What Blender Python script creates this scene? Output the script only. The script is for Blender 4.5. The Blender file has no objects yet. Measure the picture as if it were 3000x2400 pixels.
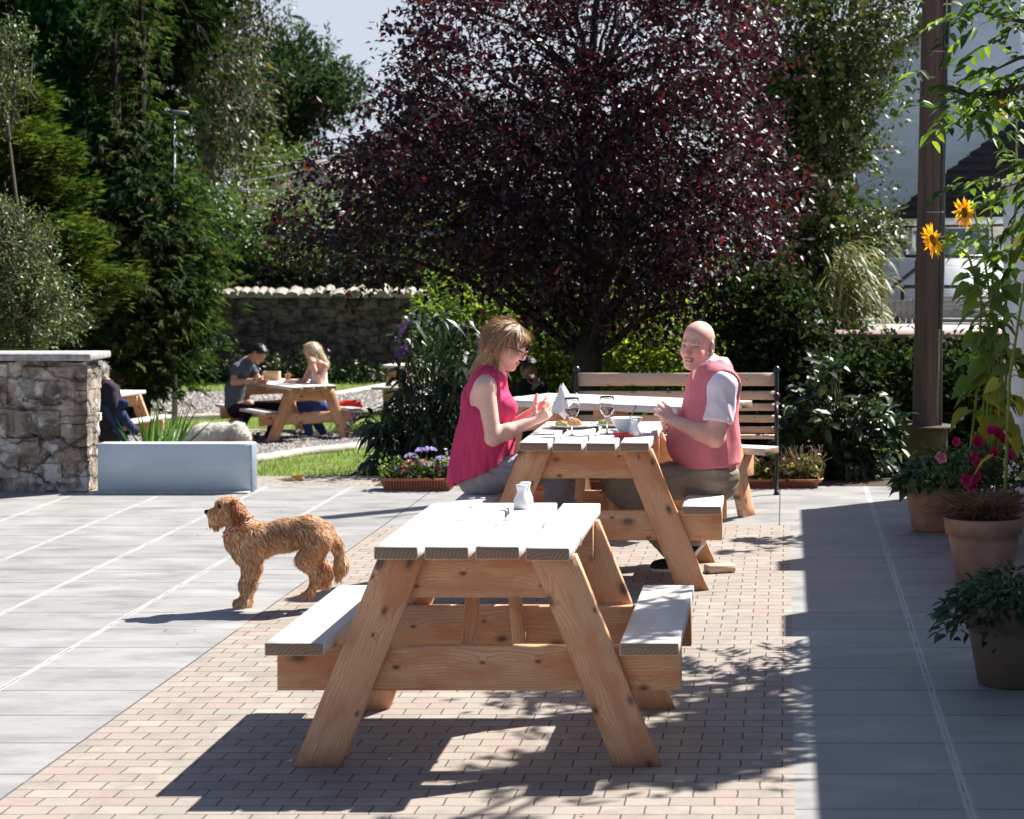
import bpy, math, random
import numpy as np
from mathutils import Vector, Matrix, noise as mnoise
random.seed(7); RNG = np.random.default_rng(7)
sc = bpy.context.scene
COL = sc.collection
PI = math.pi
# ---------------- camera: looks along +Y with lens shift, 1.75 m above the patio
cam_d = bpy.data.cameras.new('camera'); cam = bpy.data.objects.new('camera', cam_d); COL.objects.link(cam)
cam.location = (0, 0, 1.75); cam.rotation_euler = (PI/2, 0, 0)
cam_d.sensor_width = 36; cam_d.lens = 78.0; cam_d.shift_x = -0.2667; cam_d.shift_y = -0.1677
cam_d.clip_start = 0.1; cam_d.clip_end = 3000
cam_d.dof.use_dof = True; cam_d.dof.focus_distance = 10.2; cam_d.dof.aperture_fstop = 7.1
sc.camera = cam
# ---------------- sky and sun
SUN = Vector((0.66, 0.60, 1.0)).normalized()
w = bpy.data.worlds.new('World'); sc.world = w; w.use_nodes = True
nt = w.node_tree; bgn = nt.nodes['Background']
sky = nt.nodes.new('ShaderNodeTexSky'); sky.sky_type = 'NISHITA'; sky.sun_disc = False
sky.sun_elevation = math.asin(SUN.z); sky.sun_rotation = math.atan2(SUN.x, SUN.y)
sky.air_density = 1.0; sky.dust_density = 1.2; sky.ozone_density = 3.0
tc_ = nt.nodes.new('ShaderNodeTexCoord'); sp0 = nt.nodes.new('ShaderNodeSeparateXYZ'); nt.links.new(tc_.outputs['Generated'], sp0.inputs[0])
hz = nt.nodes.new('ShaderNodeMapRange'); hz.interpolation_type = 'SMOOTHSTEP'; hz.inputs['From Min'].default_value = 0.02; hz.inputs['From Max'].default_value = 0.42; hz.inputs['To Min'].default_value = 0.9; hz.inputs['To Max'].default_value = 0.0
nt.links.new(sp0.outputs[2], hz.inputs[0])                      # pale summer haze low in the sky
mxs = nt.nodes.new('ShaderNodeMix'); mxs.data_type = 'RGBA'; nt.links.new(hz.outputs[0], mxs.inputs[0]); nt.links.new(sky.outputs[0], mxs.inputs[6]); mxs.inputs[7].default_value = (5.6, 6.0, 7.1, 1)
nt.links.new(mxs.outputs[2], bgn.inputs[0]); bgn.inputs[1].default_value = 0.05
sl = bpy.data.lights.new('sun', 'SUN'); sl.energy = 5.0; sl.angle = math.radians(0.53); sl.color = (1.0, 0.955, 0.885)
so = bpy.data.objects.new('sun', sl); COL.objects.link(so); so.rotation_euler = SUN.to_track_quat('Z', 'Y').to_euler()
so.location = (20, 20, 30)
vs = sc.view_settings; vs.view_transform = 'Standard'; vs.look = 'None'; vs.gamma = 1.0; vs.exposure = 1.28
sc.cycles.max_bounces = 8; sc.cycles.transparent_max_bounces = 12; sc.cycles.transmission_bounces = 8
sc.cycles.sample_clamp_indirect = 6.0

FPX = 4671.3
def W(u, v, d):                                   # a point of the place from its position in the survey photo and its distance
    return np.array([(u-1653)*d/FPX, d, 1.75-(v-501)*d/FPX])
def V(*a): return np.array(a, float)
def nrm(a):
    a = np.asarray(a, float); n = np.linalg.norm(a, axis=-1, keepdims=True); return a/np.maximum(n, 1e-9)

# ---------------- object helpers
def tag(o, label=None, cat=None, group=None, kind=None):
    if label: o['label'] = label
    if cat: o['category'] = cat
    if group: o['group'] = group
    if kind: o['kind'] = kind
    return o
def empty(name, loc, label=None, cat=None, group=None, rz=0.0):
    o = bpy.data.objects.new(name, None); COL.objects.link(o); o.location = tuple(loc); o.rotation_euler = (0, 0, rz)
    o.empty_display_size = 0.1
    return tag(o, label, cat, group)
def link(name, me, mat=None, parent=None, smooth=False):
    o = bpy.data.objects.new(name, me); COL.objects.link(o)
    if mat is not None: me.materials.append(mat)
    if parent is not None:
        o.parent = parent
    if smooth: me.polygons.foreach_set('use_smooth', [True]*len(me.polygons))
    return o
def mkmesh(name, v, f, mat=None, parent=None, col=None, smooth=False, gc=None, local=True):
    """v (n,3); f list of arrays of tris/quads (each (m,k)). world coordinates are moved into the parent's frame"""
    v = np.asarray(v, np.float64).reshape(-1, 3)
    if parent is not None and local:
        M = np.array(world_mat(parent).inverted()); v = v @ M[:3, :3].T + M[:3, 3]
    if not isinstance(f, (list, tuple)): f = [f]
    f = [np.asarray(q, np.int64) for q in f if len(q)]
    me = bpy.data.meshes.new(name)
    me.vertices.add(len(v)); me.vertices.foreach_set('co', v.astype(np.float32).ravel())
    tot = np.concatenate([np.full(len(q), q.shape[1]) for q in f])
    idx = np.concatenate([q.ravel() for q in f])
    st = np.concatenate([[0], np.cumsum(tot)[:-1]])
    me.loops.add(len(idx)); me.loops.foreach_set('vertex_index', idx.astype(np.int32))
    me.polygons.add(len(tot)); me.polygons.foreach_set('loop_start', st.astype(np.int32)); me.polygons.foreach_set('loop_total', tot.astype(np.int32))
    if smooth: me.polygons.foreach_set('use_smooth', np.ones(len(tot), bool))
    me.update(calc_edges=True)
    if col is not None:
        a = me.attributes.new('Col', 'FLOAT_COLOR', 'POINT')
        c = np.ones((len(v), 4), np.float32); c[:, :3] = col; a.data.foreach_set('color', c.ravel())
    if gc is not None:
        a = me.attributes.new('gc', 'FLOAT_VECTOR', 'POINT'); a.data.foreach_set('vector', np.asarray(gc, np.float32).ravel())
    return link(name, me, mat, parent)
def world_mat(o):
    m = Matrix.LocRotScale(o.location, o.rotation_euler, o.scale)
    return world_mat(o.parent) @ m if o.parent else m

class MB:
    """collects boxes, tubes and lathes into one mesh (with grain coordinates)"""
    def __init__(s): s.v = []; s.q = []; s.t = []; s.g = []; s.n = 0
    def add(s, v, quads=(), tris=(), g=None):
        v = np.asarray(v, float); 
        if len(quads): s.q.append(np.asarray(quads)+s.n)
        if len(tris): s.t.append(np.asarray(tris)+s.n)
        s.v.append(v); s.g.append(v if g is None else np.asarray(g, float)); s.n += len(v); return s
    def board(s, a, b, w, t, up=(0, 0, 1), bev=0.004, rough=0.0):
        """bevelled board from a to b; width w across, thickness t along 'up'"""
        a = np.asarray(a, float); b = np.asarray(b, float); L = np.linalg.norm(b-a); x = (b-a)/L
        z = np.asarray(up, float); z = z-x*np.dot(z, x); z = z/np.linalg.norm(z); y = np.cross(z, x)
        nl = max(2, int(L/0.12)) ; hs = []
        e = min(bev, w/3, t/3)
        prof = [(-w/2+e, -t/2), (w/2-e, -t/2), (w/2, -t/2+e), (w/2, t/2-e), (w/2-e, t/2), (-w/2+e, t/2), (-w/2, t/2-e), (-w/2, -t/2+e)]
        xs = [0.0, e]+[L*i/nl for i in range(1, nl)]+[L-e, L]
        sc_ = [None]+[1]*(len(xs)-2)+[None]
        vv = []; gg = []; off = RNG.uniform(-20, 20, 3); sw_ = t > w
        for X, k in zip(xs, sc_):
            for (py, pz) in prof:
                if k is None: py *= (w-2*e)/w; pz *= (t-2*e)/t
                vv.append(a+x*X+y*py+z*pz); gg.append((X+off[0], (pz if sw_ else py)+off[1], (py if sw_ else pz)+off[2]))
        m = len(prof); q = []
        for i in range(len(xs)-1):
            for j in range(m):
                q.append((i*m+j, i*m+(j+1) % m, (i+1)*m+(j+1) % m, (i+1)*m+j))
        base = np.array(vv); n0 = len(base)
        caps = [(0, range(m)), ((len(xs)-1)*m, range(m))]
        tr = []
        for j in range(1, m-1): tr.append((0, j+1, j)); k0 = (len(xs)-1)*m; tr.append((k0, k0+j, k0+j+1))
        q = [(c[0], c[1], c[2], c[3]) for c in q]
        return s.add(base, q, tr, gg)
    def box(s, x0, x1, y0, y1, z0, z1, bev=0.0):
        L = (x1-x0, y1-y0, z1-z0); k = int(np.argmax(L))
        c = ((x0+x1)/2, (y0+y1)/2, (z0+z1)/2)
        a = list(c); b = list(c)
        if k == 0: a[0] = x0; b[0] = x1; return s.board(a, b, y1-y0, z1-z0, (0, 0, 1), max(bev, 1e-4))
        if k == 1: a[1] = y0; b[1] = y1; return s.board(a, b, x1-x0, z1-z0, (0, 0, 1), max(bev, 1e-4))
        a[2] = z0; b[2] = z1; return s.board(a, b, x1-x0, y1-y0, (0, 1, 0), max(bev, 1e-4))
    def tube(s, pts, r, n=8, cap=True):
        pts = np.asarray(pts, float); r = np.broadcast_to(np.asarray(r, float), (len(pts),))
        tan = np.gradient(pts, axis=0); tan = nrm(tan)
        ref = V(0, 0, 1) if abs(tan[0][2]) < 0.9 else V(1, 0, 0)
        vv = []; th = np.arange(n)*2*PI/n
        u = nrm(np.cross(tan[0], ref))
        for i in range(len(pts)):
            u = u-tan[i]*np.dot(u, tan[i]); u = nrm(u); w_ = np.cross(tan[i], u)
            vv.append(pts[i]+r[i]*(np.cos(th)[:, None]*u+np.sin(th)[:, None]*w_))
        vv = np.concatenate(vv); q = []
        for i in range(len(pts)-1):
            for j in range(n): q.append((i*n+j, i*n+(j+1) % n, (i+1)*n+(j+1) % n, (i+1)*n+j))
        tr = []
        if cap:
            for j in range(1, n-1): tr.append((0, j+1, j)); k0 = (len(pts)-1)*n; tr.append((k0, k0+j, k0+j+1))
        return s.add(vv, q, tr)
    def lathe(s, c, prof, n=24, capb=True, capt=False):
        """prof list of (r,z) round the vertical through c"""
        th = np.arange(n)*2*PI/n; vv = []
        for (r, z) in prof: vv.append(np.stack([c[0]+r*np.cos(th), c[1]+r*np.sin(th), np.full(n, c[2]+z)], 1))
        vv = np.concatenate(vv); q = []; m = len(prof)
        for i in range(m-1):
            for j in range(n): q.append((i*n+j, i*n+(j+1) % n, (i+1)*n+(j+1) % n, (i+1)*n+j))
        tr = []
        if capb:
            for j in range(1, n-1): tr.append((0, j+1, j))
        if capt:
            for j in range(1, n-1): k0 = (m-1)*n; tr.append((k0, k0+j, k0+j+1))
        return s.add(vv, q, tr)
    def build(s, name, mat, parent=None, smooth=False, local=False):
        if isinstance(mat, str): mat = M[mat]
        f = []
        if s.q: f.append(np.concatenate(s.q))
        if s.t: f.append(np.concatenate(s.t))
        return mkmesh(name, np.concatenate(s.v), f, mat, parent, gc=np.concatenate(s.g), smooth=smooth, local=local)
def copy_tree(o, parent=None):
    c = o.copy(); COL.objects.link(c); c.parent = parent
    for ch in o.children: copy_tree(ch, c)
    return c

# ---------------- materials
M = {}
class NT:
    def __init__(s, name):
        s.m = bpy.data.materials.new(name); s.m.use_nodes = True; s.t = s.m.node_tree
        s.b = s.t.nodes['Principled BSDF']; s.out = s.t.nodes['Material Output']; M[name] = s.m
    def n(s, typ, **kw):
        nd = s.t.nodes.new(typ)
        for k, v in kw.items(): setattr(nd, k, v)
        return nd
    def l(s, a, b): s.t.links.new(a, b)
    def coord(s, kind='Object', scale=(1, 1, 1), attr=None, loc=(0, 0, 0), rot=(0, 0, 0)):
        if attr: src = s.n('ShaderNodeAttribute', attribute_name=attr).outputs['Vector']
        else: src = s.n('ShaderNodeTexCoord').outputs[kind]
        mp = s.n('ShaderNodeMapping'); mp.inputs['Scale'].default_value = scale; mp.inputs['Location'].default_value = loc; mp.inputs['Rotation'].default_value = rot
        s.l(src, mp.inputs[0]); return mp.outputs[0]
    def noise(s, vec, scale=5, detail=4, rough=0.55, dist=0.0):
        nd = s.n('ShaderNodeTexNoise'); nd.inputs['Scale'].default_value = scale; nd.inputs['Detail'].default_value = detail
        nd.inputs['Roughness'].default_value = rough; nd.inputs['Distortion'].default_value = dist; s.l(vec, nd.inputs['Vector']); return nd.outputs['Fac']
    def ramp(s, fac, stops):
        r = s.n('ShaderNodeValToRGB'); e = r.color_ramp.elements
        while len(e) < len(stops): e.new(0.5)
        for q, (p, c) in zip(e, stops):
            q.position = p; q.color = (c, c, c, 1) if not hasattr(c, '__len__') else tuple(c)+(1,)
        s.l(fac, r.inputs[0]); return r.outputs[0]
    def mix(s, fac, a, b, mode='MIX'):
        nd = s.n('ShaderNodeMix', data_type='RGBA', blend_type=mode)
        for i, x in ((0, fac), (6, a), (7, b)):
            if hasattr(x, 'is_linked') or hasattr(x, 'links'): s.l(x, nd.inputs[i])
            else: nd.inputs[i].default_value = x if i == 0 else (tuple(x)+(1,) if len(x) == 3 else x)
        return nd.outputs[2]
    def math(s, op, a, b=0.0):
        nd = s.n('ShaderNodeMath', operation=op)
        for i, x in ((0, a), (1, b)):
            if hasattr(x, 'links'): s.l(x, nd.inputs[i])
            else: nd.inputs[i].default_value = x
        return nd.outputs[0]
    def set(s, col=None, rough=None, spec=None, bump=None, bs=0.3, bd=0.01, **kw):
        for k, x in (('Base Color', col), ('Roughness', rough), ('Specular IOR Level', spec)):
            if x is None: continue
            if hasattr(x, 'links'): s.l(x, s.b.inputs[k])
            else: s.b.inputs[k].default_value = (tuple(x)+(1,) if hasattr(x, '__len__') else x)
        if bump is not None:
            bn = s.n('ShaderNodeBump'); bn.inputs['Strength'].default_value = bs; bn.inputs['Distance'].default_value = bd
            s.l(bump, bn.inputs['Height']); s.l(bn.outputs[0], s.b.inputs['Normal'])
        for k, x in kw.items(): s.b.inputs[k.replace('_', ' ')].default_value = x
        return s.m

def mat_plain(name, c, rough=0.6, var=0.15, scale=30, bs=0.15, bd=0.004, **kw):
    t = NT(name); f = t.noise(t.coord(), scale, 5)
    lo = tuple(x*(1-var) for x in c); hi = tuple(min(1, x*(1+var)) for x in c)
    return t.set(t.ramp(f, [(0.3, lo), (0.7, hi)]), rough, bump=f, bs=bs, bd=bd, **kw)

def mat_wood(name, base, dark, knot, grey=None, gamt=0.0, rough=0.6, endg=None):
    t = NT(name)
    g = t.coord(attr='gc', scale=(1, 1, 1))
    warp = t.noise(t.coord(attr='gc', scale=(1.1, 5, 5)), 1.3, 3, 0.5)
    # knots
    kc = t.coord(attr='gc', scale=(4.6, 8.0, 1.0))
    vo = t.n('ShaderNodeTexVoronoi', feature='F1', voronoi_dimensions='2D'); vo.inputs['Scale'].default_value = 1.0; vo.inputs['Randomness'].default_value = 1.0; t.l(kc, vo.inputs['Vector'])
    kr = t.n('ShaderNodeSeparateColor'); t.l(vo.outputs['Color'], kr.inputs[0]); kd = t.math('MULTIPLY', vo.outputs['Distance'], t.math('ADD', 0.75, t.math('MULTIPLY', kr.outputs[0], 2.2)))
    # rings: long stretched bands warped by knots
    add = t.n('ShaderNodeVectorMath', operation='ADD')
    gs = t.coord(attr='gc', scale=(0.5, 95, 10)); t.l(gs, add.inputs[0])
    cmb = t.n('ShaderNodeCombineXYZ'); s1 = t.math('MULTIPLY', warp, 6.0); s2 = t.math('DIVIDE', 0.9, t.math('ADD', kd, 0.10))
    s3 = t.math('ADD', s1, s2); t.l(s3, cmb.inputs[1]); t.l(s1, cmb.inputs[2]); t.l(cmb.outputs[0], add.inputs[1])
    rings = t.n('ShaderNodeTexWave', wave_type='BANDS', bands_direction='Y', wave_profile='SAW'); rings.inputs['Scale'].default_value = 0.32
    rings.inputs['Distortion'].default_value = 2.5; rings.inputs['Detail'].default_value = 2; rings.inputs['Detail Scale'].default_value = 0.8; t.l(add.outputs[0], rings.inputs[0])
    fine = t.noise(t.coord(attr='gc', scale=(3, 120, 120)), 1.5, 5, 0.6)
    blot = t.noise(t.coord(attr='gc', scale=(2.0, 6, 6)), 1.6, 5, 0.6)
    c0 = t.mix(t.ramp(rings.outputs['Fac'], [(0.0, 0.0), (0.6, 0.25), (0.95, 0.95), (1.0, 0.4)]), base, dark)
    c1 = t.mix(t.ramp(fine, [(0.35, 0.45), (0.65, 0.0)]), c0, dark)
    c1b = t.mix(t.ramp(blot, [(0.46, 0.0), (0.60, 0.75)]), c1, (dark[0]*.98, dark[1]*.72, dark[2]*.6))
    kf = t.ramp(kd, [(0.0, 1.0), (0.07, 0.95), (0.10, 0.5), (0.20, 0.0)])
    c2 = t.mix(kf, c1b, knot)
    if grey:
        gf = t.noise(t.coord(attr='gc', scale=(0.8, 9, 9)), 2.2, 5, 0.65)
        c2 = t.mix(t.ramp(gf, [(0.3, min(1, gamt+0.15)), (0.75, max(0, gamt-0.15))]), c2, grey)
    if endg:
        sn = t.n('ShaderNodeSeparateXYZ'); t.l(t.n('ShaderNodeTexCoord').outputs['Normal'], sn.inputs[0]); ea = t.ramp(t.math('ABSOLUTE', sn.outputs[1]), [(0.75, 0.0), (0.85, 1.0)])
        er = t.n('ShaderNodeTexWave', wave_type='RINGS', rings_direction='X'); er.inputs['Scale'].default_value = 26; er.inputs['Distortion'].default_value = 1.5; er.inputs['Detail'].default_value = 2
        e2 = t.n('ShaderNodeVectorMath', operation='FRACTION'); t.l(t.coord(attr='gc', scale=(0, 5.5, 5.5)), e2.inputs[0]); mp2 = t.n('ShaderNodeMapping'); mp2.inputs['Scale'].default_value = (1, .18, .18); t.l(e2.outputs[0], mp2.inputs[0]); t.l(mp2.outputs[0], er.inputs[0])
        c2 = t.mix(ea, c2, t.mix(er.outputs['Fac'], endg, tuple(x*0.68 for x in endg)))
    hgt = t.math('ADD', rings.outputs['Fac'], t.math('MULTIPLY', fine, 0.8))
    return t.set(c2, rough, spec=0.3, bump=hgt, bs=0.35, bd=0.0012)

mat_wood('wood', (0.79, 0.475, 0.275), (0.52, 0.22, 0.085), (0.07, 0.02, 0.009), (0.62, 0.46, 0.34), 0.18)
mat_wood('wood_top', (0.66, 0.60, 0.52), (0.48, 0.41, 0.34), (0.26, 0.17, 0.12), (0.66, 0.65, 0.64), 0.65, 0.7, (0.33, 0.225, 0.155))
mat_wood('wood_pale', (0.74, 0.52, 0.36), (0.56, 0.34, 0.19), (0.18, 0.08, 0.04), (0.64, 0.55, 0.46), 0.25)
# ================= ground materials
def mat_slab():
    t = NT('slab'); o = t.coord('Object')
    br = t.n('ShaderNodeTexBrick', offset=0.0, squash=1.0); t.l(t.coord('Object', loc=(0.036, -0.095, 0)), br.inputs[0])
    br.inputs['Scale'].default_value = 1.0; br.inputs['Brick Width'].default_value = 0.602; br.inputs['Row Height'].default_value = 0.4465
    br.inputs['Mortar Size'].default_value = 0.0052; br.inputs['Mortar Smooth'].default_value = 0.2; br.inputs['Bias'].default_value = 0.0
    br.inputs['Color1'].default_value = (0.27, 0.263, 0.255, 1); br.inputs['Color2'].default_value = (0.315, 0.307, 0.297, 1); br.inputs['Mortar'].default_value = (0.07, 0.07, 0.07, 1)
    st = t.noise(t.coord('Object', scale=(1.3, 2.6, 1)), 1.8, 6, 0.62)
    c = t.mix(t.ramp(st, [(0.30, 0.55), (0.5, 0.12), (0.68, 0.0)]), br.outputs['Color'], (0.14, 0.137, 0.138))
    st2 = t.noise(t.coord('Object', scale=(1.0, 2.2, 1), loc=(3, 9, 0)), 1.4, 3, 0.5)
    c = t.mix(t.ramp(st2, [(0.55, 0.0), (0.70, 0.5)]), c, (0.38, 0.38, 0.38))
    st3 = t.noise(t.coord('Object', scale=(1, 1.6, 1), loc=(7, 1, 0)), 5, 7, 0.7); c = t.mix(t.ramp(st3, [(0.30, 0.35), (0.45, 0.0)]), c, (0.16, 0.155, 0.15)); c = t.mix(t.ramp(st3, [(0.60, 0.0), (0.75, 0.3)]), c, (0.42, 0.42, 0.42))
    fg = t.noise(o, 220, 3); c = t.mix(0.22, c, t.ramp(fg, [(0.3, 0.15), (0.7, 0.65)]), 'OVERLAY')
    # cement smeared along the lengthwise joints
    sx = t.n('ShaderNodeSeparateXYZ'); t.l(o, sx.inputs[0])
    x = t.math('ADD', sx.outputs[0], t.math('MULTIPLY', t.math('SUBTRACT', t.noise(t.coord('Object', scale=(1, 1, 1)), 9, 3), 0.5), 0.012))
    fr = t.math('ABSOLUTE', t.math('SUBTRACT', t.math('FRACT', t.math('ADD', t.math('DIVIDE', t.math('ADD', x, 0.036), 0.602), 0.5)), 0.5))
    msk = t.math('MAXIMUM', t.math('LESS_THAN', sx.outputs[0], -2.56), t.math('GREATER_THAN', sx.outputs[0], 0.12))
    sm = t.ramp(fr, [(0.0, 1.0), (0.014, 1.0), (0.032, 0.0)])
    rag = t.ramp(t.noise(t.coord('Object', scale=(5, 22, 1)), 2.0, 4, 0.7), [(0.30, 0.45), (0.5, 1.0)])
    c = t.mix(t.math('MULTIPLY', t.math('MULTIPLY', sm, msk), t.math('MULTIPLY', rag, 0.75)), c, (0.45, 0.455, 0.46))
    c0_ = c
    crk = t.ramp(fr, [(0.0, 1.0), (0.003, 0.9), (0.006, 0.0)])
    gap = t.ramp(t.noise(t.coord('Object', scale=(1, 3, 1), loc=(0, 2, 0)), 1.5, 3), [(0.50, 0.0), (0.60, 1.0)])
    c = t.mix(t.math('MULTIPLY', t.math('MULTIPLY', crk, gap), 0.9), c, (0.07, 0.07, 0.075))
    h = t.math('ADD', t.math('MULTIPLY', br.outputs['Fac'], -1.0), t.math('MULTIPLY', fg, 0.12))
    rg = t.ramp(st, [(0.3, 0.38), (0.7, 0.7)])
    t.set(c, rg, spec=0.35, bump=h, bs=0.6, bd=0.004)
def mat_brick():
    t = NT('brick_paving')
    br = t.n('ShaderNodeTexBrick', offset=0.5, offset_frequency=2, squash=1.0); wn = t.n('ShaderNodeTexNoise'); wn.inputs['Scale'].default_value = 7; t.l(t.coord('Object'), wn.inputs[0]); wa = t.n('ShaderNodeVectorMath', operation='MULTIPLY_ADD'); t.l(wn.outputs['Color'], wa.inputs[0]); wa.inputs[1].default_value = (0.014, 0.012, 0); t.l(t.coord('Object', loc=(0.003, 0.014, 0)), wa.inputs[2]); t.l(wa.outputs[0], br.inputs[0])
    br.inputs['Scale'].default_value = 1.0; br.inputs['Brick Width'].default_value = 0.1395; br.inputs['Row Height'].default_value = 0.1008
    br.inputs['Mortar Size'].default_value = 0.0029; br.inputs['Mortar Smooth'].default_value = 0.2
    br.inputs['Color1'].default_value = (0.0, 0.0, 0.0, 1); br.inputs['Color2'].default_value = (1, 1, 1, 1); br.inputs['Mortar'].default_value = (0.5, 0.5, 0.5, 1)
    tone = t.ramp(br.outputs['Color'], [(0.0, (0.29, 0.245, 0.205)), (0.3, (0.33, 0.285, 0.245)), (0.55, (0.31, 0.24, 0.21)), (0.8, (0.275, 0.25, 0.215)), (1.0, (0.365, 0.32, 0.28))])
    big = t.noise(t.coord('Object'), 0.9, 3); tone = t.mix(t.ramp(big, [(0.35, 0.45), (0.6, 0.0)]), tone, (0.26, 0.235, 0.205))
    dirt = t.noise(t.coord('Object'), 6, 6, 0.65); tone = t.mix(t.ramp(dirt, [(0.50, 0.0), (0.70, 0.65)]), tone, (0.19, 0.165, 0.145))
    fg = t.noise(t.coord('Object'), 260, 3); tone = t.mix(0.3, tone, t.ramp(fg, [(0.3, 0.2), (0.7, 0.65)]), 'OVERLAY')
    c = t.mix(t.math('MULTIPLY', br.outputs['Fac'], 0.92), tone, (0.06, 0.05, 0.042))
    h = t.math('ADD', t.math('MULTIPLY', br.outputs['Fac'], -1.0), t.math('MULTIPLY', fg, 0.15))
    t.set(c, 0.75, spec=0.25, bump=h, bs=0.8, bd=0.005)
mat_slab(); mat_brick()
def mat_ground(name, c1, c2, scale, fine=60, rough=0.95, bs=0.5, bd=0.02):
    t = NT(name); a = t.noise(t.coord(), scale, 5); b = t.noise(t.coord(), fine, 4)
    c = t.mix(t.ramp(a, [(0.35, 0.0), (0.65, 1.0)]), c1, c2); c = t.mix(0.5, c, t.ramp(b, [(0.3, 0.2), (0.7, 0.75)]), 'OVERLAY')
    return t.set(c, rough, spec=0.2, bump=b, bs=bs, bd=bd)
mat_ground('soil', (0.045, 0.032, 0.022), (0.075, 0.055, 0.04), 3)
mat_ground('lawn_soil', (0.10, 0.16, 0.03), (0.16, 0.21, 0.06), 1.5, 90)
mat_ground('gravel_base', (0.13, 0.125, 0.125), (0.22, 0.21, 0.21), 8, 45)
mat_ground('kerb', (0.42, 0.38, 0.33), (0.55, 0.50, 0.45), 4, 50)

def mat_stone(name, tones, mortar, sc_, warp=0.16, bs=0.9, bd=0.03, sep=0.05, attr='gc', lime=0.8):
    """rubble or squared stone with uneven courses"""
    t = NT(name); g = t.coord(attr=attr)
    nz = t.n('ShaderNodeTexNoise'); nz.inputs['Scale'].default_value = 4.5; nz.inputs['Detail'].default_value = 6; nz.inputs['Roughness'].default_value = 0.65; t.l(g, nz.inputs[0])
    ad = t.n('ShaderNodeVectorMath', operation='MULTIPLY_ADD'); t.l(nz.outputs['Color'], ad.inputs[0]); ad.inputs[1].default_value = (warp, warp, warp); t.l(g, ad.inputs[2])
    mp = t.n('ShaderNodeMapping'); mp.inputs['Scale'].default_value = sc_; t.l(ad.outputs[0], mp.inputs[0])
    v1 = t.n('ShaderNodeTexVoronoi', feature='F1', distance='CHEBYCHEV'); v1.inputs['Scale'].default_value = 1; v1.inputs['Randomness'].default_value = 0.75; t.l(mp.outputs[0], v1.inputs[0])
    v2 = t.n('ShaderNodeTexVoronoi', feature='F2', distance='CHEBYCHEV'); v2.inputs['Scale'].default_value = 1; v2.inputs['Randomness'].default_value = 0.75; t.l(mp.outputs[0], v2.inputs[0])
    ed = t.math('SUBTRACT', v2.outputs['Distance'], v1.outputs['Distance'])
    hs = t.n('ShaderNodeSeparateColor'); t.l(v1.outputs['Color'], hs.inputs[0])
    tone = t.ramp(hs.outputs[0], [(i/(len(tones)-1), c) for i, c in enumerate(tones)])
    s1 = t.noise(g, 6, 7, 0.68); tone = t.mix(t.ramp(s1, [(0.42, 0.75), (0.56, 0.0)]), tone, tuple(x*0.30 for x in tones[0]))
    s2 = t.noise(t.coord(attr=attr, loc=(4, 4, 4)), 3.5, 8, 0.75); tone = t.mix(t.ramp(s2, [(0.50, 0.0), (0.56, lime)]), tone, mortar)
    m = t.ramp(ed, [(0.0, 1.0), (sep*0.6, 0.8), (sep, 0.0)])
    c = t.mix(t.math('MULTIPLY', m, t.ramp(s1, [(0.35, 1.0), (0.6, 0.35)])), tone, tuple(x*0.16 for x in mortar))
    h = t.math('ADD', t.ramp(ed, [(0.0, 0.0), (sep*1.6, 1.0)]), t.math('MULTIPLY', t.noise(g, 22, 5, 0.7), 0.7))
    t.set(c, 0.9, spec=0.2, bump=h, bs=bs, bd=bd)
mat_stone('pillar_stone', [(0.25, 0.19, 0.145), (0.38, 0.31, 0.25), (0.31, 0.26, 0.215), (0.44, 0.37, 0.30), (0.27, 0.22, 0.185)], (0.58, 0.56, 0.53), (2.6, 2.6, 4.2))
mat_stone('garden_stone', [(0.09, 0.075, 0.06), (0.16, 0.125, 0.095), (0.12, 0.10, 0.08), (0.19, 0.15, 0.12), (0.10, 0.085, 0.065)], (0.17, 0.145, 0.12), (2.6, 2.6, 6.0), 0.15, 0.8, 0.04, 0.09, lime=.4)
mat_stone('dark_wall', [(0.03, 0.024, 0.02), (0.05, 0.04, 0.034), (0.04, 0.034, 0.03)], (0.06, 0.05, 0.045), (3, 3, 7), 0.1, 0.7, 0.03, 0.08)
mat_plain('cope_stone', (0.27, 0.24, 0.20), 0.85, 0.35, 7, 0.6, 0.02)
mat_plain('slab_top', (0.30, 0.29, 0.28), 0.8, 0.35, 25, 0.4, 0.006)
mat_plain('slab_mortar', (0.42, 0.42, 0.42), 0.8, 0.2, 30)
def mat_paint(name, c, spots=(0.2, 0.2, 0.2), rough=0.6):
    t = NT(name); g = t.coord(); a = t.noise(t.coord('Object', scale=(1, 1, 3)), 2.5, 5, 0.6); s = t.noise(g, 14, 8, 0.75)
    cc = t.mix(t.ramp(a, [(0.35, 0.7), (0.65, 0.0)]), c, tuple(x*0.80 for x in c)); cc = t.mix(t.ramp(s, [(0.66, 0.0), (0.74, 0.6)]), cc, spots)
    t.set(cc, rough, spec=0.3, bump=t.math('ADD', s, t.noise(t.coord('Object', scale=(1, 1, 5)), 9, 3)), bs=0.35, bd=0.006)
mat_paint('blue_paint', (0.55, 0.635, 0.69), (0.55, 0.6, 0.63)); mat_paint('dark_paint', (0.20, 0.25, 0.31))
mat_paint('white_render', (0.84, 0.88, 0.90), (0.6, 0.63, 0.66)); mat_paint('cream_render', (0.78, 0.72, 0.69)); mat_paint('pure_white', (0.80, 0.81, 0.83), (0.7, 0.7, 0.7))
mat_plain('black_iron', (0.014, 0.016, 0.019), 0.35, 0.2, 60, 0.2); mat_plain('grey_metal', (0.20, 0.22, 0.24), 0.4)
mat_plain('terracotta', (0.44, 0.155, 0.085), 0.7, 0.14, 20); mat_plain('clay_pot', (0.36, 0.225, 0.155), 0.8, 0.28, 6, 0.35); mat_plain('dark_pot', (0.12, 0.09, 0.07), 0.6, 0.12, 12)
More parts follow.
